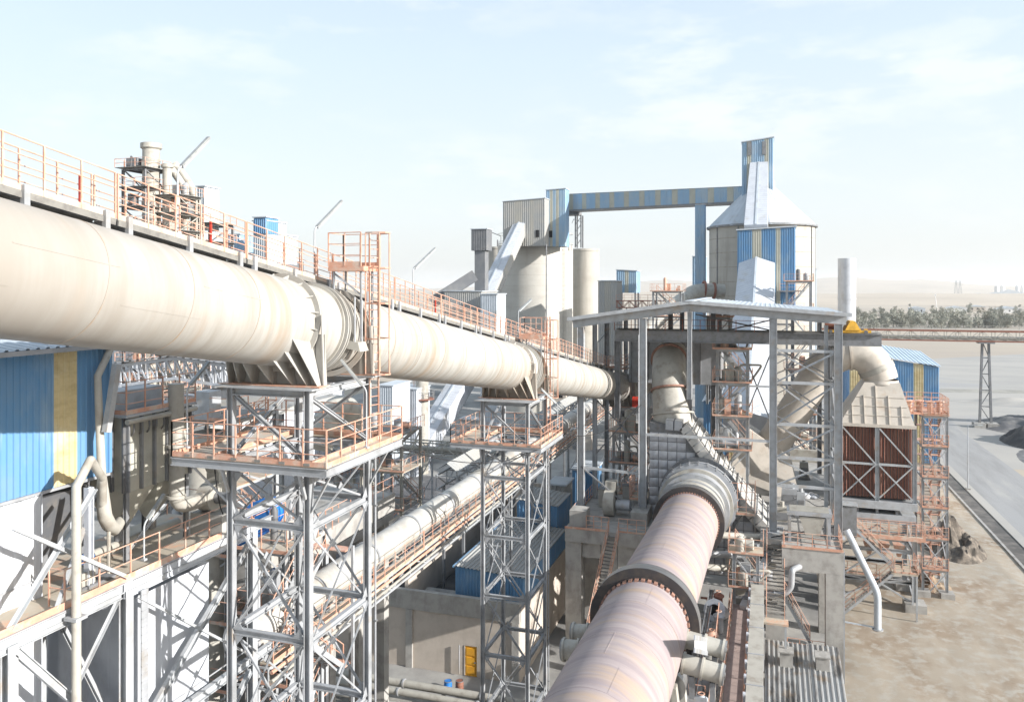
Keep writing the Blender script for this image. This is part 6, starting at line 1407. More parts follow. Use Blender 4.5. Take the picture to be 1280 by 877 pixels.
T = Thing('right_pier', 'big grey concrete frame right of the kiln with orange rails on its top beam', 'pier', (3, 65.5, 0))
qx0, qx1 = PY(957, 700, 64.5).x, PY(1054.5, 700, 64.5).x
qy = 64.5
T.box('top_beam', (qx0+1.2, qy, 8.25), (qx1, qy+1.6, 10.0), CONC); T.box('deck_slab', (qx0-.4, qy+1.61, 9.3), (qx1, 80, 9.99), CONC)
T.box('pillar', (qx0, qy, -0.02), (qx0+1.5, qy+1.5, 4.9), CONC); T.box('pillar', (qx1-1.25, qy+.001, 0), (qx1-.001, qy+1.3, 8.24), CONC)
T.box('low_beam', (qx0+1.51, qy+.2, .2), (qx1-1.26, qy+1.2, 1.8), CONC); T.box('edge_trim', (qx1+.001, qy+.0, 0), (qx1+.09, qy+.12, 10), GALV)
T.box('pillar', (qx0+.2, qy+8, 0), (qx0+1.6, qy+9.5, 9.28), CONC); T.box('pillar', (qx1-1.2, qy+9, 0), (qx1-.1, qy+10.2, 9.28), CONC)
T.box('side_beam', (qx0-.2, qy+1.6, 3.9), (qx0+.9, qy+9, 4.9), CONC)
railing(T, [(qx0+1.3, qy+.1, 10.0), (qx1-.1, qy+.1, 10.0), (qx1-.1, qy+8, 10.0)], ORNG, 1.15, 1.05, .035); T.bar('kick_plate', (qx0+1.2, qy-.05, 10.08), (qx1, qy-.05, 10.08), .03, .2, ORNG)
railing(T, [(qx0+1.6, qy+.3, 1.8), (qx1-1.3, qy+.3, 1.8)], ORNG, 1.1, .95, .035)
T2 = Thing('pier_stair', 'orange railed stair flight descending through the concrete frame opening to the right', 'stair', (2, 66, 2)); stairs(T2, (qx1-2.3, qy+1.9, 2.2), (qx0+1.4, qy+1.9, 5.6), .9, ORNG, GREY); T2.box('landing', (qx0-.4, qy+1.5, 5.5), (qx0+1.4, qy+2.9, 5.6), DECKM)
T2 = Thing('pier_stair', 'orange railed stair rising toward the deck at the left shoulder of the concrete frame', 'stair', (0, 62, 5)); stairs(T2, (qx0+.7, 62.0, 5.4), (qx0+.75, 66.2, 9.9), 1.3, ORNG, ORNG); T2.box('landing', (qx0-.4, 61.0, 5.25), (qx0+1.6, 62, 5.4), DECKM)
for x in (qx0-.3, qx0+1.4): T2.bar('post', (x, 61.2, 0), (x, 61.2, 5.24), .14, .14, GREY, None, (1, 0, 0))
T = Thing('elbow_pipe', 'white insulated pipe elbow crossing in front of the concrete frame', 'pipe', (1, 63.5, 6)); T.pipe('pipe_run', [PY(950, 741, 63.6), PY(982, 741, 63.6), PY(989, 733, 63.6), PY(990, 712, 63.6), PY(1003, 706, 65.0)], .23, GALV, bend=.25)
T.part('collar', MB().ring(PY(968, 741, 63.6), (1, 0, 0), .23, .3, .1, 20), GALV, None, True)
# low sheeted roofs in front
T = Thing('sheeted_roof', 'rusty grey corrugated roofs with two concrete vents at the bottom in front of the concrete frame', 'shed', (2.6, 58, 0))
rx0, rx1, ry = PY(956, 840, 59).x, PY(1056, 840, 59).x, 59.0
ribm = mat('weathered_corrugated_sheet', (.44, .44, .43), .45, .3, (.16, .15, .14), .8, lo=.48, hi=.6, stretch=(1, .3, 1), col3=(.36, .27, .18), scale3=.7, lo3=.52, hi3=.7)
zt_ = 2.9
roof(T, (rx0, 50, .9), (rx0+3.1, 50, .9), (rx0+3.1, 63.9, zt_), (rx0, 63.9, zt_), ribm, 3, .38, .09); roof(T, (rx0+3.12, 50, 1.0), (rx1, 50, 1.0), (rx1, 63.9, zt_+.1), (rx0+3.12, 63.9, zt_+.1), ribm, 3, .38, .09)
T.box('wall', (rx0+.1, 50.1, 0), (rx1-.1, 50.3, .85), GALV); T.box('wall', (rx1-.3, 50.31, 0), (rx1-.1, 63.7, .85), GALV); T.box('wall', (rx0+.1, 50.31, 0), (rx0+.3, 63.7, .85), GALV)
for px in (983, 1029): p = PY(px, 800, 60.3); T.box('vent_box', (p.x-.45, 60.6, 1.8), (p.x+.45, 61.5, 3.5), CONC); T.box('vent_lid', (p.x-.52, 60.5, 3.51), (p.x+.52, 61.6, 3.6), CONC)
# ---- aisle right of the kiln: beige cable duct, path and rails
T = Thing('cable_duct', 'long straight beige covered duct running toward the viewer right of the kiln', 'duct', (-.7, 45, 7.4))
for i in range(9):
    y = 26+3.9*i; T.box('cover', (-1.05, y+.02, 7.2), (-.15, y+3.86, 8.1), TAN); T.box('cover_joint', (-1.09, y-.06, 7.16), (-.11, y+.02, 8.14), GALV)
    for k in range(2): T.box('clip', (-1.2, y+.8+1.8*k, 7.7), (-1.06, y+1.1+1.8*k, 8.16), WHITE)
for y in (30, 42, 54): T.bar('leg', (-.6, y, 0), (-.6, y, 7.15), .3, .3, CONC, None, (1, 0, 0))
T = Thing('service_walkway', 'narrow reddish brown walkway between orange rails beside the beige duct', 'walkway', (-1.8, 45, 6.4))
WALKM = mat('red_brown_dusty_plate', (.36, .28, .25), .85, 0, (.28, .22, .2), 1)
for i in range(9): y = 26+3.9*i; T.box('deck_plate', (-2.35, y+.01, 6.4), (-1.25, y+3.88, 6.46), WALKM)
for s in range(3):
    y = 26+11.7*s; railing(T, [(-2.4, y, 6.46), (-2.4, y+11.6, 6.46)], ORNG, 1.1, .9, .032, True, 2); railing(T, [(-1.22, y, 6.46), (-1.22, y+11.6, 6.46)], ORNG, 1.1, .9, .03, True, 2)
for y in (29, 41, 53): T.bar('leg', (-1.8, y, 0), (-1.8, y, 6.39), .3, .3, CONC, None, (1, 0, 0))
T = Thing('tall_guard_row', 'row of orange guard posts and rails between the kiln and the walkway', 'railing', (-3, 50, 5.6))
railing(T, [(-2.9, 34, 5.9), (-3.0, 46, 5.9), (-3.2, 58, 5.9)], ORNG, 1.7, 1.0, .04, True, 3); railing(T, [(-3.3, 46, 5.9), (-4.2, 46, 5.9)], ORNG, 1.5, .8, .035)
T.box('ledge', (-5.0, 30, 5.7), (-2.6, 60, 5.9), CONC)
for y in (32, 45, 58): T.box('ledge_leg', (-4.2, y, 0), (-3.4, y+.8, 5.68), CONC)
c = PZ(893, 762, 6.8)
T = Thing('ring_flange_pipe', 'round grey pipe end with flange lying beside the kiln tyre', 'pipe', c); ax = V((-.3, -1, .55)).normalized()
T.part('pipe_run', MB().tube(c, c-ax*1.3, .62, 26, caps=False), GALV, None, True); T.part('flange', MB().ring(c, ax, .4, .78, .1, 26), WHITE, None, True); T.part('inner', MB().tube(c-ax*.2, c-ax*.25, .42, 20), BLK, None, True); T.pipe('elbow', [c-ax*1.2, c-ax*2.0, (c.x-.2, c.y+1.2, 6)], .6, GALV)
T = Thing('belt_guard', 'white mesh drive guard beside the right edge of the kiln tyre', 'guard', PX(868, 785, -3.4)); a = PX(868, 796, -2.9); b = PX(887, 800, -2.7); c = PX(884, 816, -2.7); e = PX(868, 812, -2.9)
T.part('guard_plate', MB().prism([a, b, c, e], (0, .15, 0)), WHITE); T.part('frame', MB().bar(a, b, .06, .2).bar(b, c, .06, .2).bar(c, e, .06, .2), GALV)
for i, (px, py, w, h, m, lab) in enumerate(((915, 700, .9, 2.2, TAN, 'rounded grey compressor drum under the hood front'), (880, 700, 1.0, 1.6, GALV, 'big pale motor drum close to the kiln outlet'), (925, 735, .8, 1.4, TAN, 'small beige pump on the ledge near the hood'), (888, 850, .9, 1.2, GALV, 'grey drive motor at the bottom right of the kiln'), (940, 705, .7, 1.5, GREY, 'slim grey filter pot under the quilted wall'))):
    c = PZ(px, py, 6.9); w *= .8
    t = Thing('drive_motor', lab, 'motor', c); t.part('drum', MB().tube(c-V((0, w*.8, 0)), c+V((0, w*.8, 0)), w*.62, 22), m, None, True)
    for k in range(4): t.part('fin', MB().ring(c+V((0, w*(-.6+.4*k), 0)), (0, 1, 0), w*.6, w*.68, .06, 22), m, None, True)
    t.box('box', (c.x-.25, c.y-.3, c.z+w*.5), (c.x+.3, c.y+.3, c.z+w*.5+.4), m); t.box('base', (c.x-w*.6, c.y-w*.8, c.z-w*.9), (c.x+w*.6, c.y+w*.8, c.z-w*.58), MID); t.box('pedestal', (c.x-w*.5, c.y-w*.7, 5.9), (c.x+w*.5, c.y+w*.7, c.z-w*.9-.001), CONC)
for i, (z, x0_, x1_, y_) in enumerate(((8.6, -4.4, 1.4, 66.8), (7.7, -4.6, .6, 66.2), (9.6, -3.6, 2.4, 68.6))):
    t = Thing('cooling_pipe', ('middle one of three pale pipes crossing right under the hood', 'lowest of three pale pipes crossing right under the hood', 'topmost of three pale pipes crossing right under the hood')[i], 'pipe', (x0_, y_, z)); t.pipe('pipe_run', [(x0_, y_-3, z+.5), (x1_-1.5, y_-.6, z), (x1_, y_+1, z-.1)], .27, TAN if i else GALV, bend=1)
    t.part('flange', MB().ring((x0_+.02, y_-3.0, z+.5), V((x1_-1.5-x0_, 2.4, -.5)), .24, .38, .1, 20), GALV, None, True)
T = Thing('hood_ladder_platform', 'orange railed working platform at the right lower side of the sealing rings', 'platform', (-1.6, 69, 11)); c = PY(930, 640, 69); T.box('deck', (c.x-1.2, 68.2, c.z-.05), (c.x+.9, 69.6, c.z), DECKM); railing(T, [(c.x-1.2, 69.5, c.z), (c.x-1.2, 68.2, c.z), (c.x+.9, 68.2, c.z), (c.x+.9, 69.5, c.z)], ORNG, 2.6, .7, .035, True, 3)
T.bar('prop', (c.x, 69, c.z-.06), (c.x-1, 70.2, c.z-2), .12, .12, GREY); T.bar('prop', (c.x+.8, 69, c.z-.06), (c.x+.9, 70.2, c.z-2), .12, .12, GREY)
# equipment inside the right deck
T = Thing('deck_gearbox', 'pale table like machine frame standing on the right concrete deck', 'machine', (3.4, 68, 10)); 
c = PZ(1012, 640, 12.3); T.part('top_plate', MB().box((c.x-1.7, c.y-.8, 12.2), (c.x+1.6, c.y+.9, 12.5)), GALV)
for dx in (-1.5, 1.4):
    for dy in (-.6, .7): T.bar('leg', (c.x+dx, c.y+dy, 10), (c.x+dx, c.y+dy, 12.19), .22, .22, GALV, None, (1, 0, 0))
for k in range(5): T.box('roller', (c.x-1.5, c.y-.7+k*.34, 12.51), (c.x+1.4, c.y-.55+k*.34, 12.6), TAN)
T.part('hopper', MB().hexa([(c.x-.3, c.y-.6, 10.6), (c.x+.7, c.y-.6, 10.6), (c.x+.7, c.y+.3, 10.6), (c.x-.3, c.y+.3, 10.6)], [(c.x-.8, c.y-.7, 12.1), (c.x+1.1, c.y-.7, 12.1), (c.x+1.1, c.y+.5, 12.1), (c.x-.8, c.y+.5, 12.1)]), TAN)
T = Thing('white_sack', 'white sacks heaped on the pale floor behind the right columns', 'sack', PZ(1005, 622, 10)); c = PZ(1005, 622, 9.99)
for dx, dy, s in ((0, 0, 1), (.9, .2, .8), (-.7, .3, .7)): T.part('sack', MB().lathe((c.x+dx, c.y+dy, 10), [(0, 0), (.6*s, .05), (.65*s, .25*s), (.4*s, .45*s), (0, .5*s)], 10), WHITE, None, True)
T = Thing('cooler_floor', 'pale dusty concrete floor slab behind the right columns', 'slab', (2, 84, 9)); T.box('slab', (-3.2, 80.02, 9.2), (6.0, 98, 9.9), CONC); 
for x in (-2.8, 5): 
    for y in (84, 96): T.box('column', (x, y, 0), (x+.8, y+.8, 9.18), CONC)
T.box('low_wall', (-3.0, 97, 9.92), (5.8, 97.6, 11.3), TAN)
# ---- big loop duct
T = Thing('loop_duct', 'fat cream loop duct rising from the cooler and arching over to the pyramid hood', 'duct', (3, 85, 10))
Yl = 84.0
path = [PY(940, 590, Yl), PY(972, 545, Yl), PY(1003, 498, Yl), PY(1026, 462, Yl), PY(1044, 446, Yl), PY(1066, 441, Yl), PY(1086, 448, Yl), PY(1097, 464, Yl), PY(1100, 474, Yl)]
path[0].z -= 0
r_ = 1.62
# smooth resample (catmull-rom)
def catmull(pts, n=5):
    o = []; P_ = [pts[0]*2-pts[1]]+pts+[pts[-1]*2-pts[-2]]
    for i in range(1, len(P_)-2):
        for k in range(n):
            t = k/n; a, b, c, d = P_[i-1:i+3]; o.append(.5*((2*b)+(-a+c)*t+(2*a-5*b+4*c-d)*t*t+(-a+3*b-3*c+d)*t**3))
    o.append(pts[-1]); return o
sm = catmull(path)
CREAM = mat('cream_insulated_casing', (.53, .48, .42), .5, 0, (.45, .41, .355), 1.1, col3=(.46, .36, .27), scale3=.8, lo3=.56, hi3=.78, bump=.05)
T.part('duct_run', MB().sweep(sm, r_, 40, False), CREAM, None, True)
T.part('wide_band', MB().sweep(sm[33:36], r_+.07, 40, False), TAN, None, True)
for i in (6, 14, 24): T.part('duct_band', MB().ring(sm[i], sm[i+1]-sm[i-1], r_-.02, r_+.1, .18, 40), CREAM, None, True)
b0 = path[0]; T.part('base_cone', MB().add([], []).hexa([(b0.x-3.2, Yl-4, 9.93), (b0.x+4.4, Yl-4, 9.93), (b0.x+4.4, Yl+3, 9.93), (b0.x-3.2, Yl+3, 9.93)], [(b0.x-.2, Yl-1.7, b0.z+4.6), (b0.x+3.6, Yl-1.7, b0.z+2.2), (b0.x+3.6, Yl+1.8, b0.z+2.2), (b0.x-.2, Yl+1.8, b0.z+4.6)]), CREAM)
# ---- heat exchanger with pyramid hood
ex0, ex1, ey = PY(1050.5, 600, 81).x, PY(1143.5, 600, 81).x, 81.0
zb_, zt_ = PY(0, 623, 81).z, PY(0, 530, 81).z
zb_ = EYE+ray(1100, 623).z*81/ray(1100, 623).y; zt_ = EYE+ray(1100, 530).z*81/ray(1100, 530).y
zp_ = EYE+ray(1100, 476).z*84/ray(1100, 476).y
T = Thing('air_cooler', 'square tube bank cooler with rusty brown tubes under a cream pyramid hood', 'cooler', ((ex0+ex1)/2, ey+3, zb_))
dpt_ = 6.0
mx_, my_ = PY(1100, 470, 84).x, 84.0
T.part('pyramid_hood', MB().hexa([(ex0, ey, zt_), (ex1, ey, zt_), (ex1, ey+dpt_, zt_), (ex0, ey+dpt_, zt_)], [(mx_-1.55, my_-1.5, zp_), (mx_+1.55, my_-1.5, zp_), (mx_+1.55, my_+1.5, zp_), (mx_-1.55, my_+1.5, zp_)]), CREAM)
T.part('neck', MB().tube((mx_, my_, zp_-.2), sm[-1], 1.7, 40, 1.62, False), CREAM, None, True)
fr = lambda t, u: V((ex0, ey, zt_)).lerp(V((ex1, ey, zt_)), t).lerp(V((mx_-1.55, my_-1.5, zp_)).lerp(V((mx_+1.55, my_-1.5, zp_)), t), u)
for k in range(1, 6):
    t = k/6; tt = .93-abs(t-.5)*1.45; T.part('hood_rib', MB().bar(V((ex0+(ex1-ex0)*t, ey-.02, zt_+.02)), V((ex0+(ex1-ex0)*t, ey-.02+(my_-1.5-ey)*tt*.98, zt_+(zp_-zt_)*tt)), .05, .15, (0, -1, .5)), CREAM)
for u in (.2, .42, .64): T.part('hood_rib', MB().bar(fr(0.02, u), fr(.98, u), .05, .12, (0, -1, .5)), CREAM)
T.box('top_frame', (ex0-.15, ey-.12, zt_-.3), (ex1+.15, ey+.1, zt_-.0), CREAM); T.box('casing', (ex0+.05, ey+.6, zb_+.02), (ex1-.05, ey+dpt_, zt_-.31), DARK)
for k in range(40):
    x = ex0+.25+(ex1-ex0-.5)*k/39; T.tube('cooler_tube', (x, ey+.40+.1*(k % 2), zb_), (x, ey+.40+.1*(k % 2), zt_-.3), .055, RUST, None, 6)
for x in (ex0, (ex0+ex1)/2, ex1): T.ibar('frame_post', (x, ey+.1, zb_-.2), (x, ey+.1, zt_-.31), .34, .34, GREY, None, (1, 0, 0))
zm_ = zb_+(zt_-zb_)*.46
T.bar('frame_rail', (ex0+.2, ey+.05, zm_), (ex1-.2, ey+.05, zm_), .16, .2, GREY)
for xa, xb in ((ex0+.2, (ex0+ex1)/2-.2), ((ex0+ex1)/2+.2, ex1-.2)):
    T.bar('brace', (xa, ey-.02, zt_-.4), (xb, ey-.02, zm_+.1), .13, .13, GREY); T.bar('brace', (xa, ey-.02, zb_+.1), (xb, ey-.02, zm_-.1), .12, .12, GREY); T.bar('brace', (xb, ey-.16, zb_+.1), (xa, ey-.16, zm_-.1), .12, .12, GREY)
T.box('bottom_header', (ex0-.2, ey-.3, zb_-.9), (ex1+.2, ey+dpt_, zb_-.21), GREY); T.box('lower_beam', (ex0-.1, ey-.2, zb_-2.2), (ex1+.1, ey+dpt_, zb_-1.4), GREY)
for x in (ex0+1.5, (ex0+ex1)/2, ex1-1.5): T.box('hanger', (x-.12, ey, zb_-1.39), (x+.12, ey+dpt_-.2, zb_-.91), MID)
# its support frame
zL = [zb_-2.25, zb_-5.6, zb_-8.6, 1.0]
T = Thing('cooler_support', 'grey braced steel frame with orange platforms under the tube bank cooler', 'frame', ((ex0+ex1)/2, ey, 0))
for x in (ex0, ex1):
    for y in (ey+.1, ey+dpt_-.3): T.ibar('column', (x, y, .9), (x, y, zb_-2.21), .4, .4, GREY, None, (1, 0, 0), .03); T.box('footing', (x-.9, y-.9, -.02), (x+.9, y+.9, .9), CONC)
for i, z in enumerate((zb_-4.8, zb_-7.6, 2.6)):
    T.ibar('beam', (ex0+.2, ey+.1, z), (ex1-.2, ey+.1, z), .2, .34, GREY); T.ibar('beam', (ex1, ey+.3, z), (ex1, ey+dpt_-.5, z), .2, .3, GREY); T.ibar('beam', (ex0+.2, ey+dpt_-.3, z), (ex1-.2, ey+dpt_-.3, z), .2, .34, GREY)
zz = [zb_-2.3, zb_-4.8, zb_-7.6, 2.6, .6]
for i, (a, b) in enumerate(zip(zz, zz[1:])):
    mxx = (ex0+ex1)/2
    T.bar('brace', (ex0+.2, ey+.1, b+.2), (mxx, ey+.1, a-.2), .14, .14, GREY); T.bar('brace', (ex1-.2, ey+.1, b+.2), (mxx+.1, ey+.1, a-.2), .14, .14, GREY); T.bar('brace', (ex1, ey+.3, b+.1), (ex1, ey+dpt_-.5, a-.2), .12, .12, GREY)
T.box('deck', (ex0+.3, ey-1.6, zb_-3.3), (ex1+.6, ey-.25, zb_-3.2), DECKM); T.bar('kick_plate', (ex0+.3, ey-1.62, zb_-3.1), (ex1+.6, ey-1.62, zb_-3.1), .04, .36, ORNG)
railing(T, [(ex0+.3, ey-1.6, zb_-3.2), (ex1+.6, ey-1.6, zb_-3.2), (ex1+.6, ey-.3, zb_-3.2)], ORNG, 1.5, .75, .04, False, 2)
railing(T, [(ex0+.3, ey-.25, zb_-3.2), (ex1+.6, ey-.25, zb_-3.2)], ORNG, 1.3, 1.0, .035, False, 2)
T.box('deck', (ex0-.2, ey+.4, zb_-7.5), (ex0+3.2, ey+2.2, zb_-7.4), DECKM); railing(T, [(ex0-.2, ey+.4, zb_-7.4), (ex0+3.2, ey+.4, zb_-7.4)], ORNG, 1.1, .9, .035)
for x in (ex0+2.6, ex0+3.9, ex0+5.2): T.part('dust_valve', MB().hexa([(x-.15, ey+1, zb_-5.6), (x+.15, ey+1, zb_-5.6), (x+.15, ey+1.3, zb_-5.6), (x-.15, ey+1.3, zb_-5.6)], [(x-.5, ey+.6, zb_-4.4), (x+.5, ey+.6, zb_-4.4), (x+.5, ey+1.7, zb_-4.4), (x-.5, ey+1.7, zb_-4.4)]), ORNG)
T = Thing('cooler_stair', 'orange zigzag stair in front of the cooler frame coming down to the sand', 'stair', (ex0+3, ey-2, 0))
stairs(T, (ex0+4.4, ey-1.2, 4.4), (ex0+.2, ey-1.2, 8.6), .9, ORNG, GREY); stairs(T, (ex0+.0, ey-2.4, .1), (ex0+4.2, ey-2.4, 4.3), .9, ORNG, GREY); T.box('landing', (ex0+4.1, ey-2.9, 4.25), (ex0+6.2, ey-.6, 4.4), DECKM); railing(T, [(ex0+4.3, ey-2.9, 4.4), (ex0+6.2, ey-2.9, 4.4), (ex0+6.2, ey-.6, 4.4)], ORNG, 1.3, .7, .04)
for y in (ey-2.8, ey-.7): T.bar('post', (ex0+6.1, y, 0), (ex0+6.1, y, 4.24), .14, .14, GREY, None, (1, 0, 0))
T = Thing('hopper_box', 'grey steel bin with sloping lid at the left end of the orange cooler platform', 'bin', (ex0+.3, ey-3, 12)); c = PY(1057, 645, ey-2.5); T.part('body', MB().hexa([(c.x-1.1, ey-3, c.z-1.6), (c.x+.9, ey-3, c.z-1.6), (c.x+.9, ey-1.7, c.z-1.6), (c.x-1.1, ey-1.7, c.z-1.6)], [(c.x-1.1, ey-3, c.z+.9), (c.x+.9, ey-3, c.z+1.1), (c.x+.9, ey-1.7, c.z+1.1), (c.x-1.1, ey-1.7, c.z+.9)]), MID); T.box('lid', (c.x-1.2, ey-3.1, c.z+1.11), (c.x+1.0, ey-1.6, c.z+1.2), GREY)
T = Thing('dust_chute', 'long white bent chute pipe leaning down to the sand in front of the cooler frame', 'pipe', PY(1097, 787, 70)); T.pipe('pipe_run', [PY(1058, 662, 71), PY(1097, 741, 70), PY(1097, 787, 70)], .28, ROOFW, bend=.5); T.part('flange', MB().ring(PY(1097, 786, 70), (0, 0, 1), .3, .42, .1, 20), GALV, None, True)
p = PY(1097, 784, 70); T.bar('stay', p, V((p.x-3.2, 70, p.z+.2)), .1, .1, ROOFW); T.bar('stay', (p.x-3.2, 70.3, 0), (p.x-3.2, 70.3, p.z+3.2), .1, .1, GREY, None, (1, 0, 0))
# orange stair tower right
s0, s1 = PY(1147, 600, 88).x, PY(1176, 600, 88).x
T = Thing('stair_tower', 'slim grey steel tower crammed with orange stairs right of the cooler', 'tower', ((s0+s1)/2, 86, 0))
sy0, sy1 = 85.2, 89.0; ztop = EYE+ray(1160, 512).z*88/ray(1160, 512).y
for x in (s0, s1):
    for y in (sy0, sy1): T.ibar('column', (x, y, .4), (x, y, ztop), .22, .22, GREY, None, (1, 0, 0), .02); T.box('footing', (x-.6, y-.6, -.02), (x+.6, y+.6, .7), CONC)
n = 6; st = ztop/n
for i in range(n):
    z = st*(i+1)-.1
    T.box('deck', (s0-.1, sy0-.3, z-.06), (s1+.1, sy0+1.0, z), ORNG); T.box('deck', (s0-.1, sy1-1.0, z-.06), (s1+.1, sy1+.2, z), ORNG)
    T.bar('beam', (s0, sy0, z-.2), (s1, sy0, z-.2), .14, .22, GREY); T.bar('beam', (s1, sy0, z-.2), (s1, sy1, z-.2), .14, .22, GREY); T.bar('beam', (s0, sy0, z-.2), (s0, sy1, z-.2), .14, .22, GREY)
    T.bar('brace', (s0, sy0-.1, z-st), (s1, sy0-.1, z-.3), .09, .09, GREY); T.bar('brace', (s1, sy0-.2, z-st), (s0, sy0-.2, z-.3), .09, .09, GREY); T.bar('brace', (s1+.1, sy0, z-st), (s1+.1, sy1, z-.3), .09, .09, GREY)
    railing(T, [(s0-.1, sy0+.9, z), (s0-.1, sy0-.3, z), (s1+.1, sy0-.3, z), (s1+.1, sy0+.9, z)], ORNG, 1.1, .6, .035, True, 2, own=False)
    xm = s0+(s1-s0)*.3; xn = s0+(s1-s0)*.72
    stairs(T, (xm, sy0+.8, z-st), (xm, sy1-.9, z-st/2), .8, ORNG, ORNG); stairs(T, (xn, sy1-.9, z-st/2), (xn, sy0+.8, z), .8, ORNG, ORNG); T.box('deck', (s0, sy1-.9, z-st/2-.06), (s1, sy1, z-st/2), ORNG)
railing(T, [(s0-1.6, sy0-.3, ztop), (s1+.1, sy0-.3, ztop), (s1+.1, sy1, ztop), (s0-1.6, sy1, ztop)], ORNG, 1.6, .7, .045, True, 3)
T.box('deck', (s0-1.7, sy0-.4, ztop-.05), (s1+.2, sy1+.1, ztop+.0), ORNG)
for k in range(4): c = V((s0-1+k*.9, sy0+1+.5*(k % 2), ztop)); T.part('valve', MB().lathe(c, [(0, 0), (.25, .02), (.25, .9), (.45, 1.0), (.45, 1.1), (0, 1.2)], 12), ORNG, None, True)
# ---- blue sheds behind
T = Thing('blue_shed', 'blue and yellow sheeted shed with faded blue roof behind the pyramid hood', 'shed', (18, 122, 0))
ya = 118.0; xa, xm, xb = PY(1062, 440, ya).x, PY(1120, 440, ya).x, PY(1173.5, 460, ya).x
zl_ = EYE+ray(1062, 440).z*ya/ray(1062, 440).y; zm__ = EYE+ray(1120, 451).z*ya/ray(1120, 451).y; zr__ = EYE+ray(1173, 459).z*ya/ray(1173, 459).y
clad(T, (xa, ya), (xb, ya), 6.5, zl_, lambda i, n: YELL if (i/n < .12 or .68 < i/n < .8) else BLUE, .62, .31, .07, zr__)
clad(T, (xb, ya), (xb, ya+15), 6.5, zr__, BLUE, .9, .31, .07); clad(T, (xa, ya+15), (xa, ya), 6.5, zl_, BLUE, 1.2, .4, .07)
T.box('lower_wall', (xa+.1, ya+.12, 0), (xb-.1, ya+.4, 6.48), BUFF); T.box('lower_wall', (xb-.5, ya+.41, 0), (xb-.12, ya+14.8, 6.48), BUFF)
roof(T, (xa-.3, ya-.3, zl_+.1), (xb+.3, ya-.3, zr__+.1), (xb+.3, ya+15, zr__+1.0), (xa-.3, ya+15, zl_+1.0), mat('faded_blue_roof', (.38, .47, .55), .4, 0, (.5, .6, .68), .3), 10, .6, .08)
T = Thing('blue_shed', 'blue shed with pale gable roof between the hood and the right columns', 'shed', (-5, 116, 0))
ya = 112.0; xa, xm, xb = PY(880, 500, ya).x, PY(924, 490, ya).x, PY(968, 500, ya).x; zE = EYE+ray(900, 503).z*ya/ray(900, 503).y; zM = EYE+ray(924, 494).z*ya/ray(924, 494).y
clad(T, (xa, ya), (xm, ya), 2, zE, stripes(BLUE, YELL, (4,)), .8, .4, .08, zM); clad(T, (xm, ya), (xb, ya), 2, zM, stripes(BLUE, YELL, (1, 2)), .8, .4, .08, zE); T.box('lower_wall', (xa, ya+.1, 0), (xb, ya+.3, 1.98), BUFF)
clad(T, (xb, ya), (xb, ya+12), 2, zE, BLUE, 1.2, .4, .08); clad(T, (xa, ya+12), (xa, ya), 2, zE, BLUE, 1.2, .4, .08)
roof(T, (xa-.3, ya-.5, zE+.1), (xm, ya-.5, zM+.1), (xm, ya+12, zM+.1), (xa-.3, ya+12, zE+.1), ROOFW, 5, .5, .08); roof(T, (xm, ya-.5, zM+.1), (xb+.3, ya-.5, zE+.1), (xb+.3, ya+12, zE+.1), (xm, ya+12, zM+.1), ROOFW, 5, .5, .08)
T = Thing('ladder_filter', 'small filter unit with orange caged ladder in front of the middle blue shed', 'filter', (-3.5, 108, 0)); c = PY(931, 520, 108)
T.box('casing', (c.x-.6, 108, 8), (c.x+2.6, 110, c.z), TAN); ladder(T, c.x-.4, 107.8, 5, c.z, (0, -1)); T.part('pipe_run', MB().pipe([(c.x+2.7, 109, c.z-1), (c.x+4.6, 109, c.z-1), (c.x+4.9, 109, c.z-4)], .45, 14), WHITE, None, True)
T.box('top_deck', (c.x-1.2, 107.2, c.z+.01), (c.x+2.8, 110.2, c.z+.1), DECKM); railing(T, [(c.x-1.2, 110, c.z+.1), (c.x-1.2, 107.2, c.z+.1), (c.x+2.8, 107.2, c.z+.1), (c.x+2.8, 110, c.z+.1)], ORNG, 1.2, .9, .05, True, 2, own=False)
for x in (c.x-.4, c.x+2.4): T.bar('leg', (x, 108.2, 0), (x, 108.2, 7.99), .2, .2, MID, None, (1, 0, 0))
kit_tower('tall thin lattice frame with orange decks right of the pointed silo base', 3, 6.4, 126, 129, 0, 31, 4.2, GREY, 51, kit=2)
kit_tower('grey lattice frame behind the crane girder left of the pointed silo', -16, -12, 118, 122, 0, 29.5, 3.6, GREY, 52, kit=4)
kit_tower('low pipe frame behind the loop duct', 1.5, 5.5, 100, 103, 0, 15, 3.2, GREY, 53, kit=6)
# ---- small things along the kiln's right side, on the decks and in the yard
rnd = random.Random(77)
T = Thing('cable_tray', 'shallow grey cable tray on posts running beside the kiln on the right', 'tray', (-3.9, 45, 6.5))
T.box('tray', (-4.1, 28, 6.9), (-3.75, 62, 6.94), GALV); T.box('side_rail', (-4.12, 28, 6.94), (-4.09, 62, 7.06), GALV); T.box('side_rail', (-3.76, 28, 6.94), (-3.73, 62, 7.06), GALV)
for k in range(5): T.pipe('cable', [(-4.05+.06*k, 28, 6.98), (-4.04+.06*k, 45, 6.98), (-4.05+.06*k, 62, 6.98)], .022, (DARK, BLK, MID, DARK, ORNG)[k], n=6)
for y in range(30, 62, 4): T.bar('post', (-3.92, y, 5.9), (-3.92, y, 6.9), .08, .08, GALV, None, (1, 0, 0))
labs = ['rust streaked vertical pot on the ledge nearest the hood', 'grey vertical pot on the ledge, second from the hood', 'orange valve pot on the ledge, third from the hood', 'dusty pot on the ledge beside the kiln tyre', 'small pale pot on the ledge below the kiln tyre', 'grey pot on the ledge toward the bottom edge']
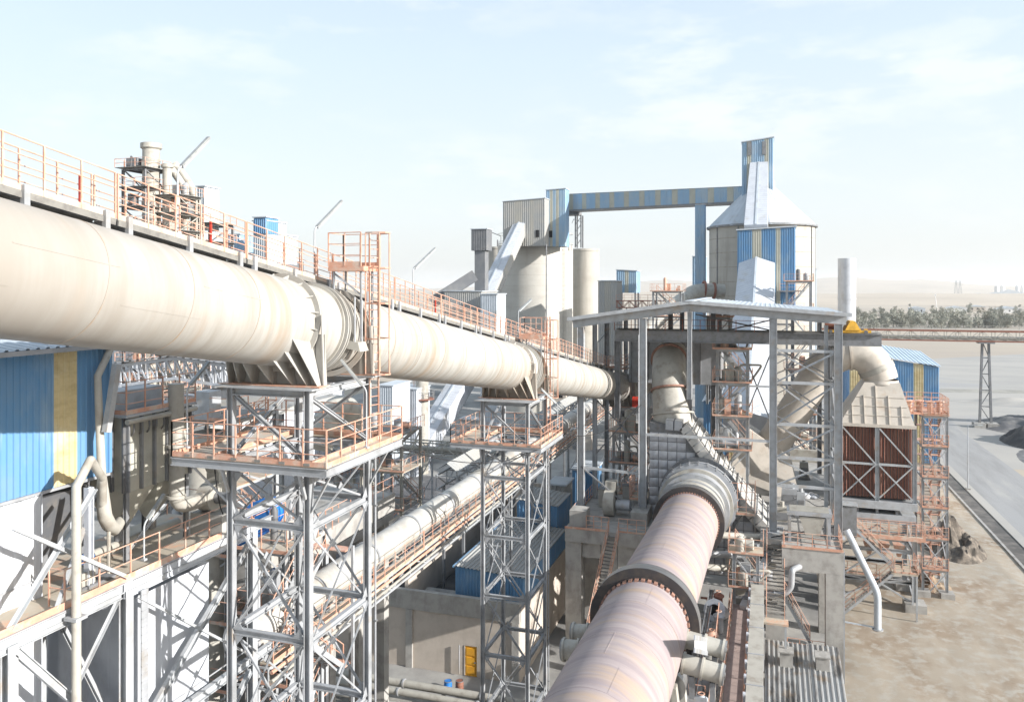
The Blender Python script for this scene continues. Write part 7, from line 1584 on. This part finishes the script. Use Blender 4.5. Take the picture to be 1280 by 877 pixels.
for i, y in enumerate((61, 57, 53.5, 50, 44.5, 38)):
    t = Thing('valve_pot', labs[i], 'valve', (-3.3, y, 5.9)); m = (RUST, GALV, ORNG, TAN, ROOFW, MID)[i]; x = -3.4+.25*(i % 2)
    t.part('pot', MB().lathe((x, y, 5.9), [(0, 0), (.32, .02), (.3, .9+.1*i), (.42, 1.0+.1*i), (.42, 1.1+.1*i), (.12, 1.3+.1*i), (0, 1.32+.1*i)], 16), m, None, True)
    t.pipe('pipe_run', [(x, y, 6.5), (x-.8, y, 6.5), (x-.8, y+1.2, 6.2), (x-1.4, y+1.2, 6.2)], .09, m, n=8, bend=.2); t.part('hand_wheel', MB().ring((x, y, 7.3+.1*i), (0, 0, 1), .14, .2, .04, 16), ORNG)
T = Thing('screw_conveyor', 'inclined grey trough conveyor climbing from the ledge to the hood corner', 'conveyor', (-.2, 64, 6)); T.part('trough', MB().bar((-1.6, 60, 6.6), (1.2, 69.5, 9.9), .5, .5), GALV)
for k in range(6): p = V((-1.6, 60, 6.6)).lerp(V((1.2, 69.5, 9.9)), (k+.5)/6); T.part('flange', MB().bar(p-V((.04, .15, .04)), p+V((.04, .15, .05)), .62, .62), MID)
T.bar('prop', (-.6, 63.4, 0), (-.6, 63.4, 7.4), .18, .18, GREY, None, (1, 0, 0))
kit_tower('low orange railed access frame between kiln and concrete frame under the hood', -2.3, -.6, 61.5, 64, 0, 10.2, 2.5, GREY, 61, kit=4)
# pieces on the right deck behind the columns
for i, (x, y, w, d, h, m, lab) in enumerate(((.6, 70.5, 1.4, 1.0, 1.4, TAN, 'beige blower housing on the right deck near its left column'), (2.4, 73, 1.0, 1.0, 2.2, GREY, 'tall grey filter pot on the right deck'), (4.3, 71, 1.2, .8, 1.0, ORNG, 'orange pump block at the right end of the right deck'), (1.2, 76, 2.2, 1.2, 1.7, GALV, 'wide grey air receiver at the back of the right deck'), (.4, 82, 1.6, 1.0, .9, RUST, 'rusty trolley on the pale cooler floor'), (3.2, 88, 1.2, 1.2, 1.8, TAN, 'beige cabinet at the back of the cooler floor'))):
    z = 10 if y < 80 else 9.9; t = Thing('machine_unit', lab, 'machine', (x, y, z)); t.box('base', (x, y, z), (x+w, y+d, z+.2), MID); t.part('body', MB().hexa([(x+.1, y+.1, z+.2), (x+w-.1, y+.1, z+.2), (x+w-.1, y+d-.1, z+.2), (x+.1, y+d-.1, z+.2)], [(x+.2, y+.15, z+h), (x+w-.2, y+.15, z+h), (x+w-.2, y+d-.15, z+h), (x+.2, y+d-.15, z+h)]), m)
    t.part('outlet', MB().tube((x+w/2, y+d/2, z+h), (x+w/2, y+d/2, z+h+.45), .18, 14), m, None, True); t.box('panel', (x+.25, y+.06, z+.35), (x+w-.25, y+.11, z+h*.7), MID)
for i in range(4):
    pa = [PY(968+8*i, 652-10*i, 74), PY(990+8*i, 640-9*i, 77), PY(1030+4*i, 648-9*i, 76)]
    T = Thing('hose', ('lowest slack black hose strung across the right bay', 'second slack hose strung across the right bay', 'third slack hose strung across the right bay', 'topmost slack hose strung across the right bay')[i], 'hose', pa[0]); T.pipe('hose_run', [pa[0], pa[0].lerp(pa[1], .5)-V((0, 0, .5)), pa[1], pa[1].lerp(pa[2], .5)-V((0, 0, .6)), pa[2]], .05, DARK, n=6, bend=1)
# yard clutter, middle
def barrel(x, y, lab, m):
    t = Thing('oil_drum', lab, 'drum', (x, y, 0)); t.part('shell', MB().lathe((x, y, 0), [(0, 0), (.29, 0), (.3, .28), (.31, .3), (.3, .32), (.3, .58), (.31, .6), (.3, .62), (.29, .88), (0, .88)], 18), m, None, True); t.part('rim', MB().ring((x, y, .88), (0, 0, 1), .27, .31, .04, 18), MID, None, True)
q = PZ(560, 865, 0); barrel(q.x, q.y, 'blue oil drum on the stained slab in front of the pipes', MOTB); barrel(q.x+.8, q.y+.3, 'rusty oil drum beside the blue one on the stained slab', RUST)
for i, (px, py, w, d, h, m, lab) in enumerate(((640, 560, 5, 4, 3, CONC, 'grey concrete cube building in the yard behind the farther tower'), (610, 575, 7, 3, 2.2, BUFF, 'long low buff wall in the yard behind the farther tower'), (575, 545, 4, 3, 3.4, GALV, 'grey tank house in the far yard'), (700, 560, 6, 4, 3.5, BUFF, 'buff block left of the steel building columns in the yard'))):
    c = PZ(px, py, 0); t = Thing('yard_block', lab, 'building', c); t.box('wall', (c.x, c.y, 0), (c.x+w, c.y+d, h), m); t.box('roof', (c.x-.2, c.y-.2, h+.01), (c.x+w+.2, c.y+d+.2, h+.25), ROOFW); t.box('door', (c.x+w*.4, c.y-.06, 0), (c.x+w*.4+1, c.y-.01, 2.1), MID)
# wires across the ash flat pole to pole
# stones and scraps on the sand
st = MB()
for k in range(1500):
    x = rnd.uniform(6, 26); y = rnd.uniform(50, 140); s = rnd.choice((.04, .05, .06, .08, .12))*rnd.uniform(.6, 1.3); z = sand_z(x, y)-.01
    a = [V((rnd.uniform(-1, 1), rnd.uniform(-1, 1), 0)).normalized()*s*rnd.uniform(.7, 1.2) for _ in range(3)]
    st.add([V((x, y, z))+a[0], V((x, y, z))+a[1], V((x, y, z))+a[2], V((x, y, z+s*.9))], [[0, 1, 3], [1, 2, 3], [2, 0, 3], [0, 2, 1]])
single('stones', st, mat('grey_rubble', (.2, .18, .15), .95, 0, (.4, .36, .3), 2), kind='stuff', L=V((0, 0, 0)))
# tyre ruts: shallow darker strips pressed in the sand
rt = MB(); RUTM = mat('rutted_sand', (.345, .305, .255), .95, 0, (.28, .235, .18), .5, bump=.9)
for off, ph, amp in ((0, 0, 2.2), (1.9, 0, 2.2), (6.0, 1.2, 1.4), (7.8, 1.2, 1.4)):
    last = None
    for k in range(64):
        y = 50+k*2.0; x = 13+off+amp*math.sin(y*.045+ph); h = sand_z(x, y)+.03
        cur = (V((x-.16, y, h-.012)), V((x-.08, y, h)), V((x+.08, y, h)), V((x+.16, y, h-.012)))
        if last and x < 25.5:
            for j in range(3): rt.add([last[j], last[j+1], cur[j+1], cur[j]], [[0, 1, 2, 3]])
        last = cur
single('tyre_ruts', rt, RUTM, kind='structure', L=V((0, 0, 0)))

# conduit runs and slack cables
for i, (x, y, z0, z1, lab) in enumerate(((-13.0, 24.75, .3, 24.4, 'thin grey conduit clipped down the rear right leg of the near tower'), (-13.0, 47.8, .3, 20.5, 'thin grey conduit clipped down the rear right leg of the farther tower'), (-10.4, 67.6, 10.1, 26, 'thin conduit beside the second column of the steel building'))):
    T = Thing('conduit', lab, 'pipe', (x, y, z0)); T.tube('conduit_run', (x, y, z0), (x, y, z1), .035, GALV, None, 8)
    for k in range(6): z = z0+(z1-z0)*(k+.5)/6; T.box('clip', (x-.06, y-.05, z), (x+.06, y+.05, z+.05), MID)
def cable(label, a, b, sag, r=.022):
    a, b = V(a), V(b); T = Thing('cable', label, 'cable', a); P_ = [a.lerp(b, k/14)-V((0, 0, sag*4*(k/14)*(1-k/14))) for k in range(15)]; T.part('cable_run', MB().sweep(P_, r, 6), BLK, None, True)
cable('black cable sagging from the near tower platform to the filter deck', (-17.6, 22, 24.6), (-19.2, 24.6, 21.6), .5)
cable('black cable sagging between the two tower platforms', (-12.4, 25.0, 24.5), (-12.4, 43.3, 20.8), .7, .02)
cable('black cable sagging from the farther platform to the steel building column', (-12.5, 48.2, 20.8), (-10.2, 67.8, 20), 1.0, .025)
cable('black cable looped along the right deck of the concrete frame', (.4, 66, 10.2), (5.2, 70, 10.3), -.02, .05)
# ================================================================== haze
if True:
    hz = bpy.data.materials.new('haze'); hz.use_nodes = True; t = hz.node_tree
    for n in list(t.nodes): t.nodes.remove(n)
    o = nd(t, 'ShaderNodeOutputMaterial'); v = nd(t, 'ShaderNodeVolumePrincipled'); v.inputs['Density'].default_value = HAZE; v.inputs['Color'].default_value = (.93, .95, .97, 1); v.inputs['Anisotropy'].default_value = .3
    t.links.new(v.outputs[0], o.inputs['Volume'])
    single('haze', MB().box((-15000, -15000, -3), (15000, 15000, 140)), hz, kind='stuff', L=V((0, 0, -3)))
